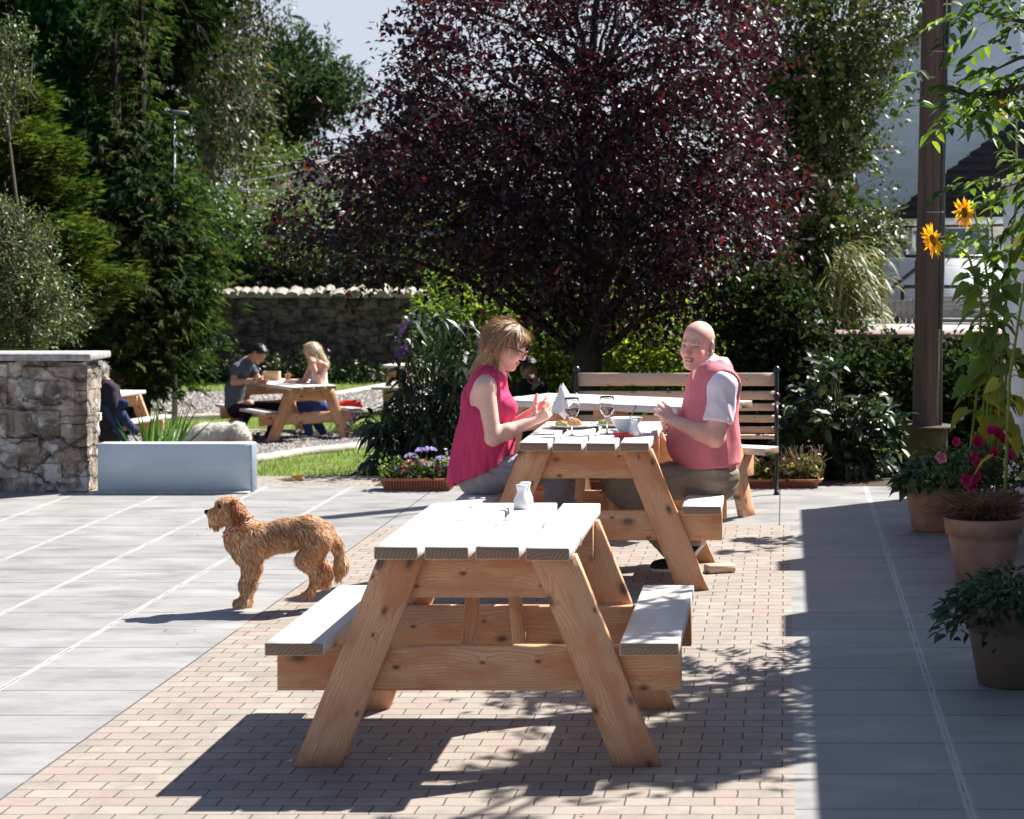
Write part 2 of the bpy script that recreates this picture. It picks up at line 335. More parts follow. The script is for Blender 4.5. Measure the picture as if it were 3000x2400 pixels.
mat_plain('tub_dark', (0.045, 0.028, 0.022), 0.85, 0.3, 20)

# ================= the setting
def sheet(name, poly, z, mat, label=None, cat=None, kind='structure', res=None):
    n = len(poly); v = [(x, y, z) for x, y in poly]
    o = mkmesh(name, v, [[list(range(n))]], M[mat]); o.data.materials
    return tag(o, label, cat, kind=kind)
GZ = -0.95                                       # level of the lower garden
sheet('ground', [(-400, -60), (400, -60), (400, 600), (-400, 600)], GZ-0.03, 'soil', 'dark soil ground stretching away under the garden', 'ground')
PE = 16.3                                        # patio's far edge
# the patio is a raised terrace
pt = MB(); pt.box(-22, 14, -8, PE, GZ-0.2, -0.012); o = pt.build('patio', 'soil'); tag(o, 'raised terrace under the patio paving', 'terrace', kind='structure')
sheet('slab_paving_left', [(-22, -8), (-2.44, -8), (-2.44, 15.62), (-22, 15.62)], 0.0, 'slab', 'large pale concrete slabs on the left of the brick paving', 'paving')
sheet('slab_paving_right', [(0.03, -8), (14, -8), (14, 15.62), (0.03, 15.62)], 0.0, 'slab', 'grey concrete slabs along the shaded strip on the right', 'paving')
sheet('slab_paving_back', [(-2.44, 13.49), (0.03, 13.49), (0.03, 15.62), (-2.44, 15.62)], 0.0, 'slab', 'concrete slabs behind the brick paving beside the bench', 'paving')
sheet('brick_paving', [(-2.44, -8), (0.03, -8), (0.03, 13.49), (-2.44, 13.49)], 0.0, 'brick_paving', 'pinkish buff brick paving under the picnic tables', 'paving')
sheet('brick_path', [(-22, 15.62), (-2.9, 15.62), (-2.9, PE), (-22, PE)], 0.0, 'brick_paving', 'strip of brick paving along the far edge of the patio', 'path')
sheet('soil_bed', [(-2.9, 15.62), (14, 15.62), (14, PE), (-2.9, PE)], 0.0, 'soil', 'dark soil bed behind the bench and shrubs', 'flower bed')

def gline(u, v, z=GZ): d = (1.75-z)*FPX/(v-501); return W(u, v, d)
# lawn with a curved gravel path cut through it
sheet('lawn', [(-40, 16), (12, 16), (12, 60), (-40, 60)], GZ, 'lawn_soil', 'green lawn of the lower garden', 'lawn')
def strip(name, near, far, z, mat, label, cat, kind='structure'):
    n = [gline(u, v, z) for u, v in near]; f = [gline(u, v, z) for u, v in far]
    vv = [list(p[:2])+[z] for p in n+f]; k = len(n)
    q = [(i, i+1, k+i+1, k+i) for i in range(k-1)]
    return tag(mkmesh(name, vv, [q], M[mat]), label, cat, kind=kind)
near1 = [(100, 1010), (330, 990), (540, 973), (640, 957), (740, 947), (840, 925), (1000, 905)]
far1 = [(100, 905), (330, 912), (540, 911), (640, 912), (740, 918), (840, 914), (1000, 903)]
near2 = [(100, 868), (330, 885), (480, 880), (545, 872), (600, 868), (700, 868), (860, 868), (1000, 866)]
far2 = [(100, 818), (330, 824), (480, 829), (545, 832), (600, 832), (700, 836), (860, 808), (1000, 800)]
strip('gravel_path', near1, far1, GZ+0.012, 'gravel_base', 'curved grey gravel path in front of the far picnic table', 'path')
o = strip('gravel_path', near2, far2, GZ+0.012, 'gravel_base', 'grey gravel path winding in front of the stone wall', 'path')
def kerbline(pts, label, wd=0.07):
    P = np.array([gline(u, v, GZ) for u, v in pts]); t_ = np.linspace(0, len(P)-1, 40)
    P = np.stack([np.interp(t_, range(len(P)), P[:, i]) for i in range(3)], 1); P[:, 2] = GZ+0.02
    mb = MB(); mb.tube(P, wd, 6); tag(mb.build('path_edging', 'kerb'), label, 'edging', kind='structure')
kerbline(near1, 'pale curved edging between near lawn and gravel'); kerbline(far1[:5], 'thin edging on the far side of the near gravel', 0.03)
kerbline(near2[:5], 'pale edging behind the fluffy dog', 0.055); kerbline(far2[4:], 'pale edging in front of the far lawn')

def scatter_tris(name, n, samp, size, cols, mat, label, cat, zj=0.02, blades=False, kind='stuff'):
    P = samp(n); n = len(P)
    if blades:
        a = RNG.uniform(0, 2*PI, n); h = size*RNG.uniform(0.5, 1.3, n); wv = np.stack([np.cos(a), np.sin(a), np.zeros(n)], 1)*size*0.11
        lean = np.stack([RNG.normal(0, .35, n), RNG.normal(0, .35, n), np.ones(n)], 1)*h[:, None]
        v = np.stack([P-wv, P+wv, P+lean], 1).reshape(-1, 3); f = np.arange(3*n).reshape(-1, 3)
        c = np.repeat(cols(n), 3, 0)
    else:
        b = V([[1, 0, 0], [-.5, .87, 0], [-.5, -.87, 0], [0, 0, .8]]).reshape(4, 3)
        b = np.array([[1, 0, 0], [-.5, .87, 0], [-.6, -.8, 0], [0.1, 0, .75]])
        s_ = size*RNG.uniform(0.5, 1.2, (n, 1, 1)); a = RNG.uniform(0, 2*PI, n); ca, sa = np.cos(a), np.sin(a)
        R = np.zeros((n, 3, 3)); R[:, 0, 0] = ca; R[:, 0, 1] = -sa; R[:, 1, 0] = sa; R[:, 1, 1] = ca; R[:, 2, 2] = 1
        bb = b[None]+RNG.normal(0, .12, (n, 4, 3)); v = (np.einsum('nij,nkj->nki', R, bb)*s_+P[:, None]).reshape(-1, 3)
        f = (np.array([[0, 1, 3], [1, 2, 3], [2, 0, 3]])[None]+4*np.arange(n)[:, None, None]).reshape(-1, 3); c = np.repeat(cols(n), 4, 0)
    return tag(mkmesh(name, v, [f], M[mat], col=c), label, cat, kind=kind)
def mat_vcol(name, rough=0.6, spec=0.3, trans=0.0, noise_amt=0.0, sss=0.0, scale=40, tint=(1, 1, 1)):
    t = NT(name); c = t.n('ShaderNodeAttribute', attribute_name='Col').outputs['Color']
    if noise_amt:
        nz = t.noise(t.coord(), scale, 4); c = t.mix(noise_amt, c, t.ramp(nz, [(0.3, 0.25), (0.7, 0.75)]), 'OVERLAY'); t.set(None, rough, spec, bump=nz, bs=0.15, bd=0.003)
    t.set(c, rough, spec)
    if sss: t.b.inputs['Subsurface Weight'].default_value = sss; t.b.inputs['Subsurface Radius'].default_value = (0.012, 0.004, 0.002); t.b.inputs['Subsurface Scale'].default_value = 1.0
    if trans:
        tr = t.n('ShaderNodeBsdfTranslucent'); m2 = t.mix(1.0, c, tint, 'MULTIPLY'); t.l(m2, tr.inputs[0])
        ms = t.n('ShaderNodeMixShader'); ms.inputs[0].default_value = trans; t.l(t.b.outputs[0], ms.inputs[1]); t.l(tr.outputs[0], ms.inputs[2]); t.l(ms.outputs[0], t.out.inputs[0])
    return t.m
mat_vcol('leaf', 0.45, 0.4, 0.27, tint=(1.6, 1.7, 0.6)); mat_vcol('leaf_gloss', 0.42, 0.4, 0.22, tint=(1.4, 1.6, 0.6)); mat_vcol('leaf_dull', 0.7, 0.1, 0.3, tint=(1.5, 1.7, 0.7))
mat_vcol('leaf_thin', 0.5, 0.35, 0.5, tint=(1.6, 1.7, 0.6)); mat_vcol('petal', 0.6, 0.2, 0.35, tint=(1.3, 1.3, 1.3)); mat_vcol('copper_leaf', 0.44, 0.42, 0.20, tint=(4.2, 1.6, 1.7)); mat_vcol('pebble', 0.85, 0.2); mat_vcol('bark', 0.9, 0.15, noise_amt=0.6, scale=25)
mat_vcol('skin', 0.5, 0.35, noise_amt=0.12, sss=0.2, scale=90); mat_vcol('cloth', 0.85, 0.15, noise_amt=0.18, scale=60); mat_vcol('hair', 0.45, 0.4); mat_vcol('fur', 0.6, 0.25, 0.12, tint=(1.2, 1.1, 1.0))
def cvar(base, amt=0.2, hue=0.06):
    base = np.array(base, float)
    def f(n): return np.clip(base*(1+RNG.normal(0, amt, (n, 1)))*(1+RNG.normal(0, hue, (n, 3))), 0.003, 1)
    return f
def cpal(pal, wts=None, amt=0.15):
    pal = np.array(pal, float)
    def f(n):
        k = RNG.choice(len(pal), n, p=(None if wts is None else np.array(wts)/sum(wts)))
        return np.clip(pal[k]*(1+RNG.normal(0, amt, (n, 1))), 0.002, 1)
    return f
def inpoly(P, poly):
    x, y = P[:, 0], P[:, 1]; r = np.zeros(len(P), bool); n = len(poly)
    for i in range(n):
        x1, y1 = poly[i]; x2, y2 = poly[(i+1) % n]
        if y1 == y2: continue
        c = ((y1 > y) != (y2 > y)) & (x < (x2-x1)*(y-y1)/(y2-y1)+x1); r ^= c
    return r
G1 = [tuple(gline(u, v)[:2]) for u, v in near1+far1[::-1]]; G2 = [tuple(gline(u, v)[:2]) for u, v in near2+far2[::-1]]
def samp_gravel(G):
    G = np.array(G); lo, hi = G.min(0), G.max(0)
    def f(n):
        out = []
        while sum(map(len, out)) < n:
            P = RNG.uniform(lo, hi, (n, 2)); out.append(P[inpoly(P, G)])
        P = np.concatenate(out)[:n]; return np.concatenate([P, np.full((n, 1), GZ+0.012)], 1)
    return f
peb = cpal([(0.23, 0.22, 0.22), (0.14, 0.135, 0.14), (0.32, 0.30, 0.28), (0.18, 0.145, 0.13), (0.07, 0.07, 0.075)], amt=0.25)
scatter_tris('gravel', 42000, samp_gravel(G1), 0.036, peb, 'pebble', 'loose grey stones on the gravel path near the picnic table', 'gravel')
scatter_tris('gravel', 26000, samp_gravel(G2), 0.045, peb, 'pebble', 'loose grey stones of the gravel path near the stone wall', 'gravel')
def samp_lawn(n):
    P = np.stack([RNG.uniform(-13.5, 0, n*2), 24+20*RNG.uniform(0, 1, n*2)**1.3], 1)
    P = P[~inpoly(P, G1) & ~inpoly(P, G2)][:n]; return np.concatenate([P, np.full((len(P), 1), GZ)], 1)
scatter_tris('lawn_grass', 70000, samp_lawn, 0.055, cpal([(0.17, 0.24, 0.05), (0.23, 0.29, 0.08), (0.30, 0.32, 0.12), (0.12, 0.18, 0.04)]), 'leaf', 'short green grass growing over the lawn', 'grass', blades=True)

# ================= picnic tables
def picnic_table(label, C, rz, L, z0=0.0, group='wooden picnic tables', old=None, split=None):
    if old is not None:
        t = copy_tree(old); t.location = (C[0], C[1], z0); t.rotation_euler = (0, 0, rz); t['label'] = label; return t
    t = empty('picnic_table', (C[0], C[1], z0), label, 'picnic table', group, rz)
    h = L/2
    for i in range(4):
        x = (i-1.5)*0.1650; e = RNG.uniform(-0.009, 0.009)
        for ya, yb in ([(-h+e, h+e)] if split is None or i in (0, 3) else [(-h+e, split-.003+e), (split+.003+e, h+e)]):
            MB().board((x, ya, 0.724+e*.15), (x, yb, 0.724), 0.1425, 0.042, bev=0.003).build('tabletop_plank', 'wood_top', t)
    for s in (-1, 1):
        MB().board((s*0.577, -h, 0.413), (s*0.577, h, 0.413), 0.192, 0.042, bev=0.003).build('seat_plank', 'wood_top', t)
    for e in (-1, 1):
        y = e*(h-0.20); yl = e*(h-0.155)
        for s in (-1, 1):
            # leg with horizontal ends
            top = V(s*0.249, yl, 0.70); bot = V(s*0.530, yl, 0.0); hw = 0.0775; th = 0.0225
            off = RNG.uniform(-20, 20, 3); n = 10; vv = []; gg = []
            for i in range(n+1):
                c = bot+(top-bot)*i/n
                for (a, b) in ((-hw+.004, -th), (hw-.004, -th), (hw, -th+.004), (hw, th-.004), (hw-.004, th), (-hw+.004, th), (-hw, th-.004), (-hw, -th+.004)):
                    vv.append((c[0]+a, c[1]+b, c[2])); gg.append((i/n*0.754+off[0]+a*s*-0.37, a*0.93+off[1], b+off[2]))
            q = [(i*8+j, i*8+(j+1) % 8, (i+1)*8+(j+1) % 8, (i+1)*8+j) for i in range(n) for j in range(8)]
            tr = [(0, j+1, j) for j in range(1, 7)]+[(n*8, n*8+j, n*8+j+1) for j in range(1, 7)]
            MB().add(vv, q, tr, gg).build('leg', 'wood', t)
        MB().board((-0.673, y, 0.3165), (0.673, y, 0.3165), 0.045, 0.148).build('seat_bearer', 'wood', t)
        MB().board((-0.31, y, 0.6265), (0.31, y, 0.6265), 0.045, 0.150).build('top_bearer', 'wood', t)
        x = -0.06 if e < 0 else 0.045
        MB().board((x, e*(h-0.255), 0.245), (x, e*0.03, 0.66), 0.045, 0.045).build('brace', 'wood', t)
    MB().board((-0.30, 0.0, 0.682), (0.30, 0.0, 0.682), 0.045, 0.038).build('batten', 'wood', t)
    return t
T1 = picnic_table('empty wooden picnic table nearest the camera on the brick paving', (-1.018, 7.206+0.6), 0, 1.2, split=.07)
T2 = picnic_table('wooden picnic table where the woman in pink and the bald man are eating', (-0.986, 10.87+0.63), 0, 1.26)
A4 = math.radians(-27); a4 = V(math.cos(A4), math.sin(A4)); p4 = V(a4[1], -a4[0])
foot4 = V(-0.242, 13.95); L4 = 1.5
C4 = foot4-a4*(L4/2-0.155)+p4*0.53
T4 = picnic_table('picnic table turned sideways between the eating couple and the slatted bench', C4, A4-PI/2, L4)
th3 = math.radians(35)
C3 = gline(650, 931)[:2]+V(-math.sin(th3), math.cos(th3))*0.72
T3 = picnic_table('picnic table on the gravel where the young man and the blonde woman sit', C3, th3, 1.8, GZ)
T6 = picnic_table('picnic table beside the grey haired woman behind the stone wall', gline(196, 955)[:2], math.radians(-12), 1.5, GZ)
T5 = picnic_table('picnic table far off beside the buddleia, mostly hidden', W(912, 770, 34.2)[:2], math.radians(80), 1.5, GZ, old=T6)

# ================= bench with iron ends
def bench():
    xr = (1635-1653)*15.3/FPX; xl = (1206-1653)*15.3/FPX; y0 = 15.15
    t = empty('garden_bench', ((xl+xr)/2, y0, 0), 'slatted wooden bench with black iron ends standing across the back of the patio', 'bench')
    hw = (xr-xl)/2
    zs = [(0.755, 0.09), (0.645, 0.06), (0.565, 0.05), (0.485, 0.05), (0.41, 0.045)]
    for z, hgt in zs:
        yy = 0.40-(0.80-z)*0.28+0.05
        MB().board((-hw+0.01, yy, z), (hw-0.01, yy, z), 0.022, hgt, (0, 0.25, 1)).build('back_slat', 'wood_pale', t)
    for i in range(5):
        MB().board((-hw+0.01, 0.0+i*0.072, 0.395-i*0.008), (hw-0.01, i*0.072, 0.395-i*0.008), 0.052, 0.022).build('seat_slat', 'wood_pale', t)
    for s in (-1, 1):
        mb = MB(); x = s*hw
        mb.tube([(x, 0.43, 0.82), (x, 0.42, 0.78), (x, 0.30, 0.40), (x, 0.33, 0.2), (x, 0.40, 0.02), (x, 0.42, 0.0)], [0.012, 0.015, 0.014, 0.014, 0.015, 0.022])
        mb.tube([(x, -0.05, 0.0), (x, -0.03, 0.02), (x, 0.0, 0.2), (x, -0.03, 0.38), (x, 0.3, 0.37)], [0.022, 0.015, 0.014, 0.014, 0.014])
        mb.tube([(x, -0.04, 0.38), (x, -0.05, 0.5), (x, -0.03, 0.585), (x, 0.03, 0.60), (x, 0.2, 0.59), (x, 0.36, 0.60)], [0.013, 0.013, 0.014, 0.016, 0.014, 0.012])
        th = np.linspace(0, 1.7*PI, 18)
        mb.tube([(x, 0.10+0.07*math.cos(a), 0.48+0.07*math.sin(a)) for a in th], 0.007, 6)
        for z in (0.82, 0.64, 0.42): mb.lathe((x, 0.35 if z < .7 else .43, z-0.02), [(0.005, 0), (0.022, 0.01), (0.026, 0.025), (0.015, 0.045), (0.003, 0.05)], 10)
        mb.build('iron_end', 'black_iron', t, smooth=True)
bench()
# ================= stone wall end on the left with a slab on top
def rock_box(name, x0, x1, y0, y1, z0, z1, mat, parent, cell=0.02, amp=0.02, sc1=7):
    """box with knobbly stone faces"""
    vs_, qs = [], []; n = 0
    def face(o, du, dv, nu, nv):
        nonlocal n
        u = np.linspace(0, 1, nu+1); g = np.array([[o+du*a+dv*b for a in u] for b in np.linspace(0, 1, nv+1)]).reshape(-1, 3)
        q = [(j*(nu+1)+i+n, j*(nu+1)+i+1+n, (j+1)*(nu+1)+i+1+n, (j+1)*(nu+1)+i+n) for j in range(nv) for i in range(nu)]
        vs_.append(g); qs.extend(q); n += len(g)
    o = V(x0, y0, z0); X = V(x1-x0, 0, 0); Y = V(0, y1-y0, 0); Z = V(0, 0, z1-z0)
    k = lambda a: max(2, int(np.linalg.norm(a)/cell))
    face(o, X, Z, k(X), k(Z)); face(o+Y+X, -X, Z, k(X), k(Z)); face(o+X, Y, Z, k(Y), k(Z)); face(o+Y, -Y, Z, k(Y), k(Z)); face(o+Z, X, Y, k(X), k(Y))
    v = np.concatenate(vs_); c = V((x0+x1)/2, (y0+y1)/2, (z0+z1)/2); half = V((x1-x0)/2, (y1-y0)/2, (z1-z0)/2)
    nv = np.array([mnoise.noise_vector(Vector(p)*sc1) for p in v])*amp+np.array([mnoise.noise_vector(Vector(p)*sc1*3) for p in v])*amp*0.4
    return mkmesh(name, v+nv, [qs], M[mat], parent, gc=v)
px1 = W(182, 1035, 15.3)[0]
sw = empty('stone_wall', (-6, 15.3, 0), 'rough brown rubble stone wall end with a flat slab on top', 'wall')
rng0 = np.random.default_rng(3)
def stone_course(parent, x0, x1, y0, y1, zs, name='stone', mat='pillar_stone', wmin=0.14, wmax=0.42):
    pass
rock_box('wall_body', -8.5, px1-0.01, 15.30, 15.62, GZ, 0.90, 'pillar_stone', sw, 0.022, 0.02, 6)
cs = MB(); cs.board((-8.6, 15.43, 0.93), (px1+0.06, 15.43, 0.93), 0.46, 0.048, bev=0.006); cs.build('coping_slab', 'slab_top', sw, local=True)
# dressed quoins at the wall end, stones proud of the face
qz = 0.0
for i, hq in enumerate([0.10, 0.135, 0.07, 0.16, 0.055, 0.175, 0.165]):
    wq = [0.26, 0.15, 0.22, 0.17, 0.24, 0.16, 0.20][i]
    rock_box('quoin', px1-wq, px1+0.012, 15.275, 15.275+[0.33, .25][i % 2], qz+0.006, qz+hq, 'pillar_stone', sw, 0.015, 0.010, 14)
    qz += hq
for (x, z, ww, hh) in [(-5.25, 0.62, 0.36, 0.24), (-5.62, 0.60, 0.26, 0.28), (-5.30, 0.40, 0.30, 0.16), (-5.66, 0.33, 0.30, 0.2), (-5.2, 0.06, 0.22, 0.13), (-5.52, 0.10, 0.24, 0.2), (-5.05, 0.22, 0.2, 0.14), (-5.4, 0.25, 0.26, 0.12), (-6.0, 0.5, 0.3, 0.3), (-6.0, 0.1, 0.3, 0.3)]:
    rock_box('stone', x, x+ww, 15.268, 15.5, z, z+hh, 'pillar_stone', sw, 0.016, 0.014, 11)
# blue painted low wall
bx0, bx1 = W(212, 1035, 15.32)[0], -3.672
bw = empty('painted_wall', ((bx0+bx1)/2, 15.25, 0), 'low pale blue painted wall beside the stone wall end', 'wall')
mb = MB(); mb.box(bx0, bx1, 15.25, 15.40, 0.0, 0.335, bev=0.004); mb.build('wall_face', 'blue_paint', bw, local=True)
mb = MB(); mb.box(bx1-0.0, bx1+0.006, 15.247, 15.402, 0.0, 0.33); mb.build('wall_end', 'dark_paint', bw, local=True)
mb = MB(); mb.box(bx0, bx1, 15.16, 15.25, 0.0, 0.012, bev=0.003); mb.build('base_strip', 'slab_mortar', bw, local=True)
# garden stone wall far behind
gwx0, gwx1 = W(380, 800, 42.2)[0], W(900, 800, 42.2)[0]
gw = empty('garden_wall', ((gwx0+gwx1)/2, 42.2, GZ), 'long dark old stone wall with round cope stones across the far end of the garden', 'wall')
rock_box('wall_body', gwx0-3, gwx1, 42.2, 42.7, GZ, 0.62, 'garden_stone', gw, 0.11, 0.05, 2.2)
x = gwx0-3
while x < gwx1-0.1:
    ww = rng0.uniform(0.14, 0.30); hh = rng0.uniform(0.17, 0.26)
    n1 = 9; th = np.linspace(0, PI, 7); vv = []; 
    for yy in np.linspace(-0.3, 0.3, 5):
        k = math.sqrt(max(0.05, 1-(yy/0.36)**2))
        for a in th: vv.append((x+ww/2+ww/2*math.cos(a)*(0.9+0.1*k), 42.42+yy, 0.61+hh*math.sin(a)**0.7*k))
    q = [(j*7+i, j*7+i+1, (j+1)*7+i+1, (j+1)*7+i) for j in range(4) for i in range(6)]
    q += [(0, 1, 5, 6), (1, 2, 4, 5), (28, 34, 33, 29), (29, 33, 32, 30)]
    vv = np.array(vv)+rng0.normal(0, .008, (len(vv), 3))
    mkmesh('cope_stone', vv, [q, [(2, 3, 4), (30, 32, 31)]], M['cope_stone'], gw, smooth=True); x += ww*0.93
# wooden gate behind the wall end
mb = MB()
for i in range(6): mb.board(W(903+i*13, 668, 44), W(903+i*13, 616, 44), 0.11, 0.02, (0, 1, 0))
tag(mb.build('garden_fence', 'wood', None), 'short piece of wooden board fence at the end of the garden wall', 'fence')

# ================= white low building on the right
wb = empty('white_building', (3, 10, 0), 'low white rendered building along the right edge of the patio', 'building')
mb = MB(); mb.box(1.53, 6, -6, 15.55, 0, 2.06); mb.build('wall', 'pure_white', wb, local=True)
mb = MB(); mb.box(1.515, 6.1, -6.1, 15.57, 2.06, 2.16, bev=0.01); mb.build('roof', 'slab_mortar', wb, local=True)
# black framed door far along it, off to the side
mb = MB(); mb.box(1.505, 1.54, 5.2, 6.2, 0.02, 1.85); mb.build('door', 'black_iron', wb, local=True)

for y0, y1, zz in ((13.15, 13.5, 2.5), (11.2, 11.75, 2.45)):  # unseen blocks added on the roof to notch the edge of its cast shadow
    mb = MB(); mb.box(1.6, 1.95, y0, y1, 2.16, zz, bev=.01); mb.build('roof_shadow_block', 'slab_mortar', wb, local=True)
# utility pole
def pole():
    t = empty('utility_pole', (*W(1950, 920, 17.6)[:2], 0), 'tall brown wooden utility pole rising through a round board', 'pole')
    b = W(1950, 915, 17.6); tp = W(1968, 0, 17.6); dirn = (tp-b)/np.linalg.norm(tp-b); base = b-dirn*(b[2]/dirn[2]); top = base+dirn*6.2
    mb = MB(); n = 22; P = [base+(top-base)*i/n for i in range(n+1)]
    mb.tube(P, [0.114-0.022*i/n for i in range(n+1)], 20); o = mb.build('pole', 'pole_wood', t, smooth=True, local=True)
    cb = MB(); 
    for (dx, ry) in ((0.105, 0.0),):
        cb.tube([base+(top-base)*i/30+V(0.103-0.018*i/30+0.004*math.sin(i), -0.035, 0) for i in range(0, 16)]+[base+(top-base)*k+V(0.10+dxx, -0.05, 0) for k, dxx in ((0.56, 0.01), (0.66, 0.05), (0.8, 0.11), (0.95, 0.17), (1.0, 0.2))], 0.016, 8)
    cb.build('cable', 'black_iron', t, smooth=True, local=True)
    cb = MB(); cb.tube([base+(top-base)*i/12+V(0.085-0.012*i/12, -0.075, 0) for i in range(2, 9)], 0.009, 6); cb.build('conduit', 'black_iron', t, smooth=True, local=True)
    for k in (0.315, 0.42, 0.52, 0.64):
        p = base+(top-base)*k; cl = MB(); r = 0.116-0.022*k
        cl.tube([p+V(r*math.cos(a), r*math.sin(a), 0) for a in np.linspace(-PI*0.62, 0.15, 10)], 0.006, 6); cl.build('clip', 'grey_metal', t, local=True)
    # round board it stands in
    rb = MB(); c = V(base[0], base[1], 0); rb.lathe(c, [(0.17, 0.0), (0.175, 0.16), (0.18, 0.24), (0.235, 0.246), (0.235, 0.262), (0.10, 0.266)], 28)
    tag(rb.build('round_planter', 'tub_dark', None, smooth=False), 'round dark wooden tub with a thin board top round the foot of the pole', 'tub')
t = NT('pole_wood'); g = t.coord('Object', scale=(26, 26, 1.2)); f = t.noise(g, 1.0, 6, 0.65); f2 = t.noise(t.coord('Object', scale=(3, 3, .6)), 1.5, 4)
c = t.mix(f2, t.ramp(f, [(0.3, (0.03, 0.014, 0.011)), (0.7, (0.13, 0.07, 0.053))]), t.ramp(f, [(0.3, (0.05, 0.03, 0.024)), (0.7, (0.11, 0.07, 0.057))]))
ck = t.noise(t.coord('Object', scale=(60, 60, 0.8)), 1.0, 3, 0.6); c = t.mix(t.ramp(ck, [(0.30, 0.85), (0.38, 0.0)]), c, (0.015, 0.008, 0.006))
t.set(c, 0.85, bump=t.math('ADD', f, ck), bs=0.9, bd=0.014)
pole()
# ================= vegetation tools
def grn(pal, k=.72): return [tuple(x*k for x in c) for c in pal]
LEAF = {  # template: (along, across, lift) rows, triangles
 'tri2': (np.array([[0, 0, 0], [.45, -.5, .22], [1, 0, 0], [.45, .5, .22]]), np.array([[0, 1, 2], [0, 2, 3]])),
 'oval': (np.array([[0, 0, 0], [.28, -.42, .16], [.68, -.38, .12], [1, 0, -.12], [.68, .38, .12], [.28, .42, .16], [.5, 0, .0]]), np.array([[0, 1, 6], [1, 2, 6], [2, 3, 6], [3, 4, 6], [4, 5, 6], [5, 0, 6]])),
 'lance': (np.array([[0, 0, 0], [.35, -.5, .15], [.35, .5, .15], [.7, -.3, .0], [.7, .3, .0], [1, 0, -.18]]), np.array([[0, 1, 2], [1, 3, 4], [1, 4, 2], [3, 5, 4]])),
 'heart': (np.array([[0, 0, 0], [-.12, -.28, .03], [.18, -.52, .12], [.55, -.38, .1], [1, 0, -.2], [.55, .38, .1], [.18, .52, .12], [-.12, .28, .03], [.4, 0, -.02]]), np.array([[0, 1, 8], [1, 2, 8], [2, 3, 8], [3, 4, 8], [4, 5, 8], [5, 6, 8], [6, 7, 8], [7, 0, 8]])),
 'spray': None}
def _spray():
    v = []; f = []
    for k, (a, s, l) in enumerate([(0, 0, 1.0), (.22, .16, .62), (.22, -.16, .62), (.45, .14, .45), (.45, -.14, .45)]):
        d = V(1, s*4.2, -0.1*k/3); d /= np.linalg.norm(d); p = V(a*.6, 0, 0); n = np.cross(d, V(0, 0, 1)); n /= np.linalg.norm(n); w_ = 0.075*l**.5
        b = len(v); v += [p, p+d*l*.45-n*w_+V(0, 0, .05), p+d*l, p+d*l*.45+n*w_+V(0, 0, .05)]; f += [(b, b+1, b+2), (b, b+2, b+3)]
    LEAF['spray'] = (np.array(v), np.array(f))
_spray()
class Leaves:
    def __init__(s): s.v = []; s.f = []; s.c = []; s.n = 0
    def add(s, C, D, N, L, Wd, cols, kind='tri2', bend=0.0):
        n = len(C)
        if n == 0: return s
        T, F = LEAF[kind]; D = nrm(D); S = nrm(np.cross(D, N)); N = np.cross(S, D)
        L = np.broadcast_to(L, (n,)).reshape(n, 1, 1); Wd = np.broadcast_to(Wd, (n,)).reshape(n, 1, 1)
        v = C[:, None]+D[:, None]*T[None, :, 0:1]*L+S[:, None]*T[None, :, 1:2]*Wd+N[:, None]*T[None, :, 2:3]*Wd
        if bend: v[:, :, 2] -= bend*L[:, :, 0]*T[None, :, 0]**2
        s.v.append(v.reshape(-1, 3)); s.f.append((F[None]+(len(T)*np.arange(n))[:, None, None]).reshape(-1, 3)+s.n)
        s.c.append(np.repeat(cols, len(T), 0)); s.n += n*len(T); return s
    def build(s, name, mat, parent=None, local=True):
        return mkmesh(name, np.concatenate(s.v), [np.concatenate(s.f)], M[mat], parent, col=np.concatenate(s.c), local=local)
def rdir(n): return nrm(RNG.normal(0, 1, (n, 3)))
def polysamp(poly, n):
    poly = np.array(poly, float); lo, hi = poly.min(0), poly.max(0); out = []; k = 0
    while k < n:
        P = RNG.uniform(lo, hi, (n*2, 2)); P = P[inpoly(P, poly)]; out.append(P); k += len(P)
    return np.concatenate(out)[:n]
def edgedist(P, poly):
    d = np.full(len(P), 1e9); poly = np.array(poly, float)
    for i in range(len(poly)):
        a, b = poly[i], poly[(i+1) % len(poly)]; t = np.clip(((P-a)@(b-a))/max(1e-9, (b-a)@(b-a)), 0, 1); d = np.minimum(d, np.linalg.norm(P-(a+t[:, None]*(b-a)), axis=1))
    return d
def Wn(uv, d): return np.stack([(uv[:, 0]-1653)*d/FPX, d, 1.75-(uv[:, 1]-501)*d/FPX], 1)
def volume(poly, d0, thick, n, soft=60):
    """points filling a rounded volume whose outline is poly (survey px at distance d0)"""
    P = polysamp(poly, n); e = np.clip(edgedist(P, poly)/soft, 0, 1)**0.5
    return Wn(P, np.full(n, float(d0)))+np.stack([np.zeros(n), thick*e*RNG.uniform(-1, 1, n), np.zeros(n)], 1)
def bezier(a, b, c, n):
    t = np.linspace(0, 1, n)[:, None]; return (1-t)**2*a+2*t*(1-t)*b+t*t*c
def clumped(poly, d0, thick, nclump, rclump, per):
    C = volume(poly, d0, thick, nclump); P = np.repeat(C, per, 0)+RNG.normal(0, 1, (nclump*per, 3))*rclump*np.array([1, 1, 0.7]); return C, P
